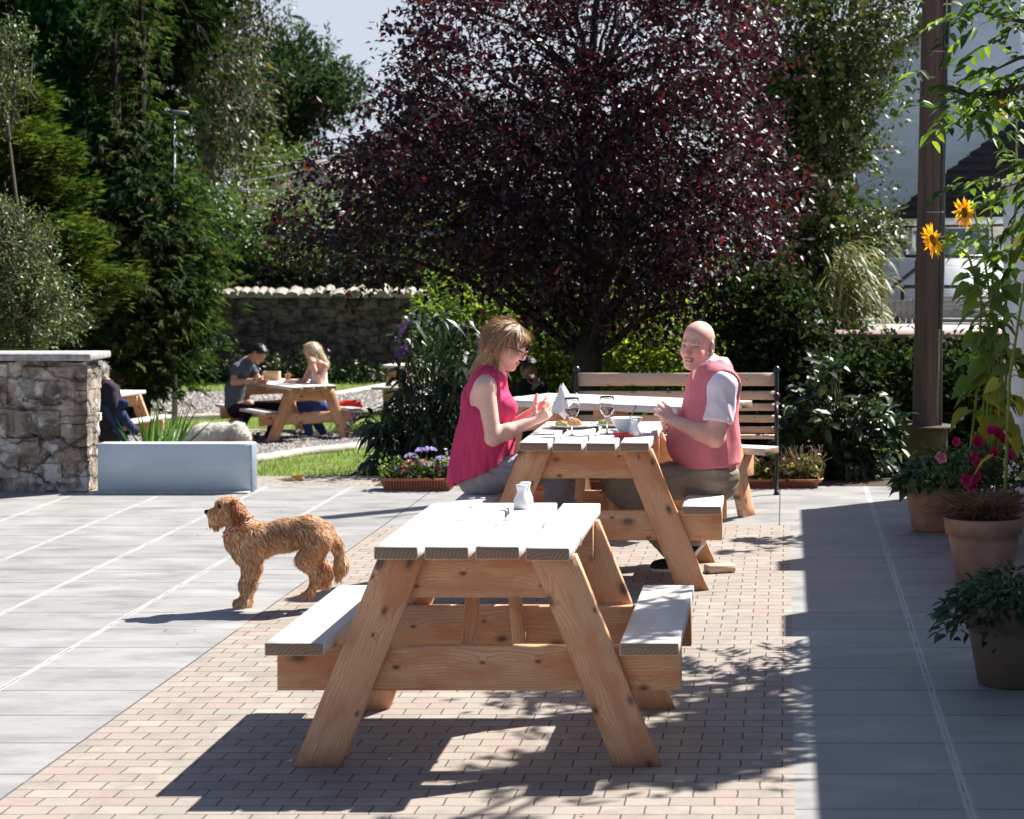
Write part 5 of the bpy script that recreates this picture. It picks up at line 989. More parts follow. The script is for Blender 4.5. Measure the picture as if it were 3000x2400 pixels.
# ================= bodies: smooth blended volumes turned into one continuous surface
class Field:
    """smooth union of tapered limbs and ellipsoids on a grid, meshed with surface nets"""
    def __init__(s, lo, hi, h):
        s.lo = np.array(lo, float); s.h = h; s.n = np.ceil((np.array(hi)-s.lo)/h).astype(int)+1
        s.ax = [s.lo[i]+np.arange(s.n[i])*h for i in range(3)]; s.F = np.full(s.n, 0.5, np.float32)
    def _box(s, lo, hi, m):
        a = np.clip(((np.array(lo)-m-s.lo)/s.h).astype(int), 0, s.n); b = np.clip(((np.array(hi)+m-s.lo)/s.h).astype(int)+2, 0, s.n)
        if (b <= a).any(): return None
        sl = tuple(slice(a[i], b[i]) for i in range(3)); g = [s.ax[i][sl[i]] for i in range(3)]
        return sl, g[0][:, None, None], g[1][None, :, None], g[2][None, None, :]
    def _put(s, sl, d, k, F, op='u'):
        f = F[sl]
        if op == 'u':
            hh = np.clip(0.5+0.5*(f-d)/k, 0, 1); F[sl] = f*(1-hh)+d*hh-k*hh*(1-hh)
        else:
            hh = np.clip(0.5-0.5*(f+d)/k, 0, 1); F[sl] = f*(1-hh)-d*hh+k*hh*(1-hh)
    def group(s, prims, k, kj=0.01, post=None):
        G = np.full(s.n, 0.5, np.float32)
        for p in prims:
            kk = p[-1] if isinstance(p[-1], dict) else {}
            op = kk.get('op', 'u'); k1 = kk.get('k', k)
            if p[0] == 'c':
                a, b, ra, rb = V(*p[1]), V(*p[2]), p[3], p[4]; r = max(ra, rb); bx = s._box(np.minimum(a, b)-r, np.maximum(a, b)+r, k1*1.5+0.03)
                if bx is None: continue
                sl, X, Y, Z = bx; ab = b-a; L2 = ab@ab+1e-12
                t = np.clip(((X-a[0])*ab[0]+(Y-a[1])*ab[1]+(Z-a[2])*ab[2])/L2, 0, 1)
                d = np.sqrt((X-a[0]-t*ab[0])**2+(Y-a[1]-t*ab[1])**2+(Z-a[2]-t*ab[2])**2)-(ra+(rb-ra)*t)
            else:
                c, r = V(*p[1]), V(*p[2]); R = np.array(p[3]) if len(p) > 3 and not isinstance(p[3], dict) else np.eye(3)
                m = r.max(); bx = s._box(c-m, c+m, k1*1.5+0.03)
                if bx is None: continue
                sl, X, Y, Z = bx; X, Y, Z = X-c[0], Y-c[1], Z-c[2]
                q = [R[0, i]*X+R[1, i]*Y+R[2, i]*Z for i in range(3)]
                k0 = np.sqrt(sum((q[i]/r[i])**2 for i in range(3))); k2 = np.sqrt(sum((q[i]/r[i]**2)**2 for i in range(3)))
                d = k0*(k0-1)/np.maximum(k2, 1e-6)
            s._put(sl, d.astype(np.float32), k1, G, op)
        if post is not None: G = post(s, G)
        hh = np.clip(0.5+0.5*(s.F-G)/kj, 0, 1); s.F = s.F*(1-hh)+G*hh-kj*hh*(1-hh); return s
    def grid(s): return s.ax[0][:, None, None], s.ax[1][None, :, None], s.ax[2][None, None, :]
    def mesh(s, smooth=1):
        F = s.F; S = F < 0; n = s.n
        cx = np.zeros(n-1, bool); c0 = S[:-1, :-1, :-1]
        for i in (0, 1):
            for j in (0, 1):
                for k in (0, 1): cx |= S[i:n[0]-1+i, j:n[1]-1+j, k:n[2]-1+k] != c0
        I = np.argwhere(cx); idx = -np.ones(n-1, np.int64); idx[tuple(I.T)] = np.arange(len(I))
        acc = np.zeros((len(I), 3)); cnt = np.zeros(len(I)); cor = [(i, j, k) for i in (0, 1) for j in (0, 1) for k in (0, 1)]
        for a in cor:
            for ax in range(3):
                if a[ax]: continue
                b = list(a); b[ax] = 1
                fa = F[I[:, 0]+a[0], I[:, 1]+a[1], I[:, 2]+a[2]]; fb = F[I[:, 0]+b[0], I[:, 1]+b[1], I[:, 2]+b[2]]
                m = (fa < 0) != (fb < 0); t = np.where(m, fa/np.where(m, fa-fb, 1), 0)
                p = np.array(a, float)[None]+np.zeros((len(I), 3)); p[:, ax] += t; acc[m] += p[m]; cnt[m] += 1
        v = (I+acc/np.maximum(cnt, 1)[:, None])*s.h+s.lo; Q = []
        for ax in range(3):
            o = [i for i in range(3) if i != ax]; sl0 = [slice(None)]*3; sl1 = [slice(None)]*3
            sl0[ax] = slice(0, -1); sl1[ax] = slice(1, None)
            for q in o: sl0[q] = slice(1, -1); sl1[q] = slice(1, -1)
            A = S[tuple(sl0)]; B = S[tuple(sl1)]; E = np.argwhere(A != B)
            if not len(E): continue
            inn = A[tuple(E.T)]; E = E.copy()
            for q in o: E[:, q] += 1
            def id_(d1, d2):
                e = E.copy(); e[:, o[0]] -= d1; e[:, o[1]] -= d2; return idx[tuple(e.T)]
            q4 = np.stack([id_(1, 1), id_(0, 1), id_(0, 0), id_(1, 0)], 1); flip = inn if ax != 1 else ~inn
            q4[~flip] = q4[~flip][:, ::-1]; Q.append(q4)
        Q = np.concatenate(Q); Q = Q[(Q >= 0).all(1)]
        for _ in range(smooth):
            s_ = np.zeros_like(v); c_ = np.zeros(len(v))
            for a, b in ((0, 1), (1, 2), (2, 3), (3, 0)):
                np.add.at(s_, Q[:, a], v[Q[:, b]]); np.add.at(s_, Q[:, b], v[Q[:, a]]); np.add.at(c_, Q[:, a], 1); np.add.at(c_, Q[:, b], 1)
            v = v*0.45+0.55*s_/np.maximum(c_, 1)[:, None]
        return v, Q
def vnormals(v, Q):
    n = np.zeros_like(v); fn = np.cross(v[Q[:, 2]]-v[Q[:, 0]], v[Q[:, 3]]-v[Q[:, 1]])
    for i in range(4): np.add.at(n, Q[:, i], fn)
    return nrm(n)
def folds(P, sc_, seed=0):
    r = np.random.default_rng(seed); o = np.zeros(len(P))
    for i in range(5):
        k = r.normal(0, 1, 3)*sc_*(1+i*.6); w_ = r.normal(0, 1, 3)*sc_*.5
        o += np.sin(P@k+2.0*np.sin(P@w_+r.uniform(0, 6))+r.uniform(0, 6))/(1+i*.5)
    return o/2.6
def frame(f, up=(0, 0, 1)):
    """columns: forward, left, up"""
    f = nrm(V(*f)); l = nrm(np.cross(V(*up), f)); return np.stack([f, l, np.cross(f, l)], 1)
def head_prims(c, R, sc_=1.0, male=True, smile=False):
    """skull, jaw, brow, nose, lips, ears in the head's own frame (x forward, y left, z up)"""
    out = []
    def T(p): return c+R@(V(*p)*sc_)
    def e(p, r, rot=None, **k):
        RR = R if rot is None else R@rot; out.append(('e', T(p), V(*r)*sc_, RR, dict(k)))
    def cp(a, b, ra, rb, **k): out.append(('c', T(a), T(b), ra*sc_, rb*sc_, dict(k)))
    e((-.014, 0, .038), (.099, .077, .086), k=.02); e((.022, 0, -.035), (.066, .060, .080), k=.03)
    j = 1.0 if male else .86
    for s in (-1, 1):
        cp((-.005, s*.050*j, -.045), (.055, s*.020*j, -.098), .022, .018, k=.03)
        e((.062, s*.036, -.030), (.028, .026, .026), k=.03)
    e((.070, 0, -.103), (.022, .024*j, .018), k=.025)
    cp((.086, -.034, .020), (.086, .034, .020), .011, .011, k=.02)
    for s in (-1, 1): e((.099, s*.031, .000), (.017, .018, .012), op='s', k=.012)
    for s in (-1, 1): e((.079, s*.031, -.001), (.0135, .0135, .0125), k=.003)
    cp((.090, 0, .006), (.110, 0, -.032), .009 if male else .008, .0155 if male else .0125, k=.012)
    for s in (-1, 1): e((.099, s*.012, -.037), (.010, .008, .008), k=.008)
    e((.094, 0, -.062), (.009, .023 if not smile else .028, .0055), k=.008); e((.091, 0, -.076), (.010, .020, .006), k=.009)
    if smile: e((.103, 0, -.0685), (.012, .022, .0045), op='s', k=.004)
    else: e((.106, 0, -.0685), (.012, .024, .0018), op='s', k=.004)
    for s in (-1, 1):
        e((-.014, s*.084, -.006), (.023, .010, .035), rot=np.array(Matrix.Rotation(s*.35, 3, 'Z')), k=.008); e((-.006, s*.093, -.004), (.011, .008, .019), rot=np.array(Matrix.Rotation(s*.35, 3, 'Z')), op='s', k=.006)
    return out
def head_colors(P, col, c, R, skin, male=True, smile=False, stub=False, lips=(0.42, 0.16, 0.14), brow=(0.25, 0.17, 0.12), iris=(0.06, 0.07, 0.07), sc_=1.0):
    q = (P-c)@R/sc_; x, y, z = q[:, 0], q[:, 1], q[:, 2]; ay = np.abs(y); on = (x > .05) & (ay < .08) & (np.abs(z) < .14)
    def paint(m, cc, f=1.0):
        col[m] = col[m]*(1-f)+np.array(cc)*f
    blush = on & (((ay-.045)/.024)**2+((z+.035)/.022)**2 < 1); paint(blush, (skin[0]*1.05, skin[1]*.72, skin[2]*.70), .45)
    paint(on & (ay < .013) & (z < -.02) & (z > -.046), (skin[0]*1.0, skin[1]*.74, skin[2]*.72), .5)
    sock = on & (((ay-.031)/.020)**2+((z+.001)/.011)**2 < 1); paint(sock, (skin[0]*.7, skin[1]*.55, skin[2]*.5), .6)
    eye = on & (((ay-.031)/.0135)**2+((z+.001)/(.0030 if smile else .0048))**2 < 1); paint(eye, (0.55, 0.52, 0.50)); paint(on & (((ay-.030)/.006)**2+((z+.001)/(.0034 if smile else .0052))**2 < 1), iris)
    lash = on & (np.abs(ay-.031) < .0155) & (np.abs(z-.0055-(.0155**2-(ay-.031)**2)*8) < .0018); paint(lash, (0.10, 0.06, 0.05), .8)
    b = on & (ay > .014) & (ay < .050) & (np.abs(z-(.0225+.05*(ay-.014)-.9*(ay-.03)**2)) < .0036); paint(b, brow, .75)
    ml = (ay/.026)**2+((z+.069)/.0115)**2 < 1; paint(on & (x > .07) & ml, lips, .75)
    if stub: paint((x < .03) & (z > -.045) & (z < .045+.02*folds(P, 50, 2)) & (ay > .045) & (x > -.13), (0.42, 0.37, 0.35), .6); paint((x < -.06) & (z > -.05) & (z < .04), (0.42, 0.37, 0.35), .6)
    if smile:
        curve = -.066+ay*ay*12; paint(on & (x > .06) & (ay < .016) & (np.abs(z-curve) < .0036), (0.66, 0.60, 0.55)); paint(on & (x > .05) & (ay >= .016) & (ay < .028) & (np.abs(z-curve+.001) < .004), (skin[0]*.5, skin[1]*.3, skin[2]*.28), .8)
        paint(on & (np.abs(ay-(.022+.35*(-z-.035))) < .0025) & (z < -.035) & (z > -.068), (skin[0]*.72, skin[1]*.5, skin[2]*.45), .7)
    else: paint(on & (x > .07) & (ay < .022) & (np.abs(z+.0685) < .0018), (0.18, 0.06, 0.05), .9)
    return col
def hand_prims(w_, d, n, side, curl=0.5, sc_=1.0, spread=0.12, thumb=0.5, curls=None):
    """wrist point, direction, palm normal; side +1/-1 picks the thumb side"""
    d = nrm(V(*d)); n = nrm(V(*n)-d*np.dot(V(*n), d)); s = np.cross(d, n)*side; P = []
    def T(a, b, c_): return w_+(d*a+s*b+n*c_)*sc_
    kk = dict(k=.012)
    for b in (-.026, -.010, .008, .024): P.append(('c', T(.012, b*.6, 0), T(.078-.25*abs(b), b, .002), .0135*sc_, .0115*sc_, kk))
    L = [(.045, .026, .020), (.050, .030, .022), (.046, .028, .021), (.036, .021, .018)]; B = [.030, .010, -.010, -.029]
    for i in range(4):
        p = T(.080-(.006 if i == 3 else 0), B[i], .002); a = spread*(1.5-i)*.5; c0 = (curls[i] if curls else curl)
        ang = 0.25*c0
        for j in range(3):
            ang += c0*(.75 if j else .65); dd = (d*math.cos(a)+s*math.sin(a))*math.cos(ang)+n*math.sin(ang); q = p+dd*L[i][j]*sc_
            P.append(('c', p, q, (.0092-.0008*j)*sc_, (.0086-.0009*j)*sc_, dict(k=.004))); p = q
    p = T(.018, .026, .006); a = .9
    for j, l in enumerate((.040, .030, .024)):
        dd = nrm(d*math.cos(a)+s*math.sin(a)*.9+n*(.25+thumb*.45*(j+.5))); q = p+dd*l*sc_; P.append(('c', p, q, (.0125-.0015*j)*sc_, (.0108-.0012*j)*sc_, dict(k=.006))); p = q; a -= .25+.25*thumb
    return P
def halfspace(p, n):
    n = nrm(V(*n)); p = V(*p)
    def f(s, G):
        X, Y, Z = s.grid(); return np.maximum(G, ((X-p[0])*n[0]+(Y-p[1])*n[1]+(Z-p[2])*n[2]).astype(np.float32))
    return f
def ball_cut(c, r):
    c = V(*c); r = V(*r) if hasattr(r, '__len__') else V(r, r, r)
    def f(s, G):
        X, Y, Z = s.grid(); k = np.sqrt(((X-c[0])/r[0])**2+((Y-c[1])/r[1])**2+((Z-c[2])/r[2])**2); return np.maximum(G, ((1-k)*r.min()).astype(np.float32))
    return f
def chain(*fs):
    def f(s, G):
        for q in fs: G = q(s, G)
        return G
    return f
def bounds(prims, m=.03):
    lo = np.full(3, 1e9); hi = -lo
    for p in prims:
        if p[0] == 'c': 
            r = max(p[3], p[4]); pts = [V(*p[1]), V(*p[2])]
        else: r = max(p[2]); pts = [V(*p[1])]
        for q in pts: lo = np.minimum(lo, q-r); hi = np.maximum(hi, q+r)
    return lo-m, hi+m
def infl(prims, d, zmul=1.0):
    o = []
    for p in prims:
        if p[0] == 'c': o.append(('c', p[1], p[2], p[3]+d, p[4]+d)+tuple(p[5:]))
        else: o.append(('e', p[1], V(*p[2])+d)+tuple(p[3:]))
    return o
def skin_mesh(name, groups, h, mat, parent, colf, smooth=1, disp=None, kj=.008):
    allp = [p for g in groups for p in g[0]]; lo, hi = bounds(allp); F = Field(lo, hi, h)
    for g in groups: F.group(g[0], g[1], kj, g[2] if len(g) > 2 else None)
    v, Q = F.mesh(smooth); N = vnormals(v, Q)
    if disp is not None: v = v+N*disp(v, N)[:, None]
    col = colf(v, N) if callable(colf) else np.tile(np.array(colf, float), (len(v), 1))
    o = mkmesh(name, v, [Q], M[mat], parent, col=np.clip(col, 0, 1), smooth=True, local=True); return o, v, Q, N
def strands(name, v, Q, N, n, flow, L, wd, cols, parent, mat='hair', lift=.15, seg=3, keep=None, jit=.25, curl=0.0, sag=0.0):
    """tapered locks laid over a surface"""
    A = np.linalg.norm(np.cross(v[Q[:, 2]]-v[Q[:, 0]], v[Q[:, 3]]-v[Q[:, 1]]), axis=1); k = RNG.choice(len(Q), n, p=A/A.sum()); w_ = RNG.dirichlet([1, 1, 1, 1], n)
    P = np.einsum('nk,nkj->nj', w_, v[Q[k]]); Nn = nrm(np.einsum('nk,nkj->nj', w_, N[Q[k]]))
    if keep is not None: m = keep(P, Nn); P, Nn = P[m], Nn[m]
    n = len(P); D = flow(P, Nn)+RNG.normal(0, jit, (n, 3)); D = nrm(D-Nn*(np.sum(D*Nn, 1)[:, None]))
    S = nrm(np.cross(D, Nn)); Ln = (L(P) if callable(L) else L)*RNG.uniform(.6, 1.3, n); W_ = wd*RNG.uniform(.6, 1.3, n)
    rows = []; ph = RNG.normal(0, 1, n)
    for j in range(seg+1):
        t = j/seg; c = P+D*(Ln*t)[:, None]+Nn*(Ln*lift*math.sin(t*2.2))[:, None]+S*(ph*curl*Ln*t*t)[:, None]; c[:, 2] -= sag*Ln*t*t
        ww = W_*(1-t)**.7*.5 if j < seg else W_*0
        rows.append((c-S*ww[:, None], c+S*ww[:, None]))
    vv = np.stack([r for ab in rows for r in ab], 1); m_ = vv.shape[1]
    f = []; b = m_*np.arange(n)[:, None]
    for j in range(seg): f.append(b+np.array([2*j, 2*j+1, 2*j+3, 2*j+2])[None])
    cc = np.repeat(cols(P) if getattr(cols, 'pos', 0) else cols(n), m_, 0)
    return mkmesh(name, vv.reshape(-1, 3), [np.concatenate(f)], M[mat], parent, col=cc)
def mid(a, b, t=.5): return V(*a)*(1-t)+V(*b)*t
def torso(nk, ch, be, pe, lat, dep, w_=1.0):
    """neck base, chest, belly and pelvis centres; lat = left direction"""
    lat = nrm(V(*lat)); P = []
    wc, wb, wp = .085*w_, .075*w_, .085*w_
    for s in (-1, 1):
        P.append(('c', V(*ch)+lat*s*wc, V(*be)+lat*s*wb, dep[0], dep[1], dict(k=.06))); P.append(('c', V(*be)+lat*s*wb, V(*pe)+lat*s*wp, dep[1], dep[2], dict(k=.06)))
    P.append(('c', V(*ch), V(*nk), dep[0]*.8, .055, dict(k=.06))); return P
def arm(sh, el, wr, r=(.052, .040, .027)): return [('c', sh, el, r[0], r[1], dict(k=.03)), ('c', el, mid(el, wr, .35), r[1]*1.02, r[1]*1.0, dict(k=.02)), ('c', mid(el, wr, .35), wr, r[1]*1.0, r[2], dict(k=.02))]
def leg(hp, kn, an, r=(.088, .060, .042)): return [('c', hp, kn, r[0], r[1], dict(k=.04)), ('c', kn, mid(kn, an, .35), r[1]*.98, r[1]*.95, dict(k=.03)), ('c', mid(kn, an, .35), an, r[1]*.95, r[2], dict(k=.03))]
def shoe(name, heel, toe, mat_c, sole_c, parent, h=.005, up=(0, 0, 1), sc_=1.0):
    heel = V(*heel); toe = V(*toe); u = nrm(V(*up)); d = nrm(toe-heel)
    P = [('c', heel+u*.045, toe+u*.03, .036*sc_, .026*sc_, dict(k=.03)), ('c', heel+u*.035, heel+u*.085+d*.015, .034*sc_, .036*sc_, dict(k=.03)), ('e', mid(heel, toe, .72)+u*.03, (.05*sc_, .045*sc_, .03*sc_), frame(d, u), dict(k=.03))]
    def cf(v, N):
        z = (v-heel)@u; c = np.tile(np.array(mat_c, float), (len(v), 1)); c[z < .018] = sole_c; return c
    return skin_mesh(name, [(P, .02, halfspace(heel+u*0.0, -u))], h, 'cloth', parent, cf)
SK_W = (0.80, 0.50, 0.41); SK_M = (0.78, 0.44, 0.36)
def skincol(base, head=None, arms=None, **hk):
    def f(v, N):
        c = np.tile(np.array(base, float), (len(v), 1)); n_ = folds(v, 60, 3); n2 = folds(v, 140, 8); c *= (1+.06*n_+.04*n2)[:, None]; c[:, 1:] *= (1-.08*np.clip(folds(v, 35, 5), 0, 1))[:, None]
        if arms is not None: c = arms(v, c)
        if head is not None: c = head_colors(v, c, head[0], head[1], base, **hk)
        return c
    return f
def col_folds(base, amt=.06, seed=1, sc_=14):
    def f(v, N): return np.array(base, float)*(1+amt*folds(v, sc_, seed))[:, None]
    return f

# ---------- the woman in pink, on the left bench of the second table
def woman_pink():
    d = 11.52
    def p(u, v, dd=0.0): return W(u, v, d+dd)
    t = empty('person', (p(1000, 1040)[0], d, 0), 'woman with light brown hair, glasses and a sleeveless pink blouse reading a paper', 'person')
    hc = p(1068, 728); R = frame((1, -.02, -.42), (.35, 0, 1)); lat = V(0, 1, 0)
    nk = p(1031, 785); ch = p(1022, 838); be = p(1022, 920); pe = p(1012, 990)
    shN = p(1022, 815, -.165); elN = p(1038, 922, -.20); wrN = p(1124, 886, -.10); shF = p(1036, 812, .165); elF = p(1062, 915, .17); wrF = p(1122, 868, .10)
    tor = torso(nk, ch, be, pe, lat, (.098, .105, .118), .95)
    bust = [('e', p(1058, 862, s*.075), (.062, .06, .062), dict(k=.05)) for s in (-1, 1)]
    neck = [('c', hc+R@V(-.025, 0, -.05), nk+V(.0, 0, -.02), .052, .056, dict(k=.03))]
    hN = hand_prims(wrN+V(0.005, 0, 0), p(1160, 862, -.06)-wrN, V(.1, .9, .35), 1, .55, .92, curls=(.35, .5, .6, .7), thumb=.3)
    hF = hand_prims(wrF+V(0.005, 0, 0), p(1158, 852, .02)-wrF, V(.1, -.9, .35), -1, .5, .92, curls=(.35, .45, .55, .7), thumb=.3)
    aN = arm(shN, elN, wrN, (.050, .041, .025)); aF = arm(shF, elF, wrF, (.050, .041, .025))
    sh = [('c', nk, shN, .055, .056, dict(k=.05)), ('c', nk, shF, .055, .056, dict(k=.05))]
    hpN, hpF = p(1012, 1003, -.095), p(1012, 1003, .095); knN, knF = p(1172, 985, -.11), p(1176, 984, .12)
    anN, anF = p(1190, 1140, -.10), p(1225, 1138, .30)
    groups = [(tor+sh+neck, .04), (head_prims(hc, R, .93, False), .02), (aN, .03), (hN, .008), (aF, .03), (hF, .008), (leg(hpN, knN, anN, (.083, .058, .04)), .03), (leg(hpF, knF, anF, (.083, .058, .04)), .03)]
    skin_mesh('body', groups, .0048, 'skin', t, skincol(SK_W, (hc, R), male=False, lips=(0.55, 0.18, 0.18), sc_=.93))
    # blouse
    top = [(infl(tor+bust+sh, .012), .05)]
    hem = p(950, 1020); ht = p(1085, 962)
    nrmv = np.cross(ht-hem, V(0, 1, 0)); nrmv = nrmv*(-1 if nrmv[2] > 0 else 1)
    skirt = [('c', be+lat*s*.07, pe+lat*s*.085+V(-.02, 0, -.03), .125, .137, dict(k=.06)) for s in (-1, 1)]
    post = chain(halfspace(hem, nrmv), ball_cut(nk+V(.04, 0, .055), (.105, .085, .075)))
    neckv = [('c', nk+V(.06, 0, .03), ch+V(.12, 0, -.02), .048, .014, dict(op='s', k=.01))]
    def arms_cut(s, G):
        for q, m_ in ((shN, -1), (shF, 1)):
            X, Y, Z = s.grid(); G = np.maximum(G, (m_*(Y-(q[1]-m_*.012))-0.35*np.maximum(0, (q[2]-.05)-Z)).astype(np.float32))
        return G
    skin_mesh('blouse', [(top[0][0]+infl(skirt, .0)+neckv, .05, chain(post, arms_cut))], .0055, 'cloth', t, col_folds((0.58, 0.055, 0.15), .10), disp=lambda v, N: .0065*(1-2*np.abs(folds(v*np.array([1.5, 1, .5]), 17, 4))))
    o = MB(); c1 = [nk+V(.075, -.045, .012), ch+V(.105, -.028, .03), ch+V(.13, -.012, -.05)]
    # trousers
    tr = leg(hpN, knN, anN, (.098, .075, .056))+[('c', hpN, hpF, .105, .105, dict(k=.05))]; tr2 = leg(hpF, knF, anF, (.098, .075, .056))
    skin_mesh('trousers', [(tr, .04, halfspace(hpN+V(0, 0, .11), (0, 0, 1))), (tr2, .04)], .006, 'cloth', t, col_folds((0.30, 0.29, 0.32), .07), disp=lambda v, N: .006*(1-2*np.abs(folds(v*np.array([.6, 1, 1.5]), 20, 9))))
    shoe('shoe', p(1205, 1160, .3), p(1270, 1156, .42), (0.02, 0.018, 0.018), (0.06, 0.05, 0.045), t, sc_=.85); shoe('shoe', p(1180, 1168, -.05), p(1244, 1166, -.02), (0.02, 0.018, 0.018), (0.06, 0.05, 0.045), t, sc_=.85)
    # hair: bob with a fringe
    def T(x, y, z): return hc+R@(V(x, y, z)*.95)
    hp = [('e', T(-.018, 0, .048), V(.108, .090, .088)*.97, R, dict(k=.03)), ('e', T(.060, 0, .078), V(.034, .054, .022), R, dict(k=.02))]
    for s in (-1, 1):
        hp += [('c', T(-.045, s*.055, .03), T(-.050, s*.064, -.150), .040, .026, dict(k=.04)), ('c', T(-.082, s*.034, .02), T(-.095, s*.040, -.155), .042, .030, dict(k=.04)), ('c', T(-.030, s*.070, .035), T(-.022, s*.075, -.15), .016, .020, dict(k=.02)),
               ('c', T(.045, s*.050, .072), T(.045, s*.070, .035), .020, .010, dict(k=.02))]
    face = [('e', T(.090, 0, -.055), V(.062, .068, .085), R, dict(op='s', k=.01)), ('e', T(.036, -.085, -.035), V(.052, .050, .055), R, dict(op='s', k=.01))]
    _, v, Q, N = skin_mesh('hair', [(hp+face, .03)], .0045, 'hair', t, lambda v, N: np.array((0.36, 0.21, 0.11))*(1+.25*folds(v*np.array([1, 1, .25]), 150, 2))[:, None])
    fc = R@V(-.3, 0, -1)
    def flow(P, Nn):
        q = (P-hc)@R; base = np.tile(V(-.12, 0, -1.)@R.T, (len(P), 1)); front = q[:, 0] > .02; base[front] = V(.5, -.6, -.6)@R.T; tp = q[:, 2] > .07; base[tp & ~front] = V(-.5, -.5, -.7)@R.T; return base
    zb = v[:, 2].min()
    strands('hair_locks', v, Q, N, 12000, flow, lambda P: np.minimum(np.where(((P-hc)@R)[:, 0] > .03, .035, .085), np.maximum(P[:, 2]-zb, 0)*.95+.008), .0032, cpal([(0.52, 0.31, 0.155), (0.32, 0.165, 0.075), (0.66, 0.45, 0.26), (0.16, 0.075, 0.035)], [3, 4, 2, 3]), t, lift=.05, keep=lambda P, n_: ~((((P-hc)@R)[:, 0] > .0) & (((P-hc)@R)[:, 2] < .03)), jit=.1, sag=.1)
    # glasses, earring
    g = MB()
    for s in (-1, 1):
        th = np.linspace(0, 2*PI, 17); g.tube([T(.112, s*.036+.025*math.cos(a), -.004+.018*math.sin(a)) for a in th], .0024, 5, cap=False); g.tube([T(.112, s*.060, .004), T(.05, s*.086, .006), T(-.015, s*.092, .002)], .0036, 6)
    g.tube([T(.106, -.011, .002), T(.113, 0, .004), T(.106, .011, .002)], .0016, 5); g.build('glasses', 'red_brown', t, local=True)
    e = MB(); e.lathe(T(-.008, -.088, -.045), [(.001, -.004), (.004, 0), (.001, .004)], 8); e.build('earring', 'grey_metal', t, local=True)
    return t, wrN, wrF
mat_plain('red_brown', (0.16, 0.045, 0.04), .35)
WP = woman_pink()
# paper in her hands
pg = MB(); d = 11.42
def ptri(name, label, uvs, d0, dd):
    pts = [W(u, v, d0+k) for (u, v), k in zip(uvs, dd)]; a = np.array(pts); n_ = nrm(np.cross(a[1]-a[0], a[2]-a[0])); k = 8
    v = []; q = []; 
    for i in range(k+1):
        for j in range(k+1):
            s_, r_ = i/k, j/k; p = (a[0]*(1-s_)+a[1]*s_)*(1-r_)+(a[3]*(1-s_)+a[2]*s_)*r_; v.append(p+n_*.006*math.sin(s_*5+r_*3))
    q = [(i*(k+1)+j, (i+1)*(k+1)+j, (i+1)*(k+1)+j+1, i*(k+1)+j+1) for i in range(k) for j in range(k)]; m = len(v); v += [p+n_*.0008 for p in v]; q += [tuple(x+m for x in qq[::-1]) for qq in q]
    return v, q
v1, q1 = ptri('', '', [(1160, 866), (1184, 806), (1212, 846), (1176, 872)], 11.42, [-.06, .02, .05, -.05]); v2, q2 = ptri('', '', [(1163, 862), (1182, 808), (1198, 870), (1190, 885)], 11.40, [.04, .03, -.06, .0])
mat_plain('paper', (0.82, 0.82, 0.84), .8, .02, 9, .1)
mkpaper = mkmesh('paper', v1+v2, [q1, [tuple(x+len(v1) for x in q) for q in q2]], M['paper']); tag(mkpaper, 'folded white paper held by the woman in the pink blouse', 'paper')

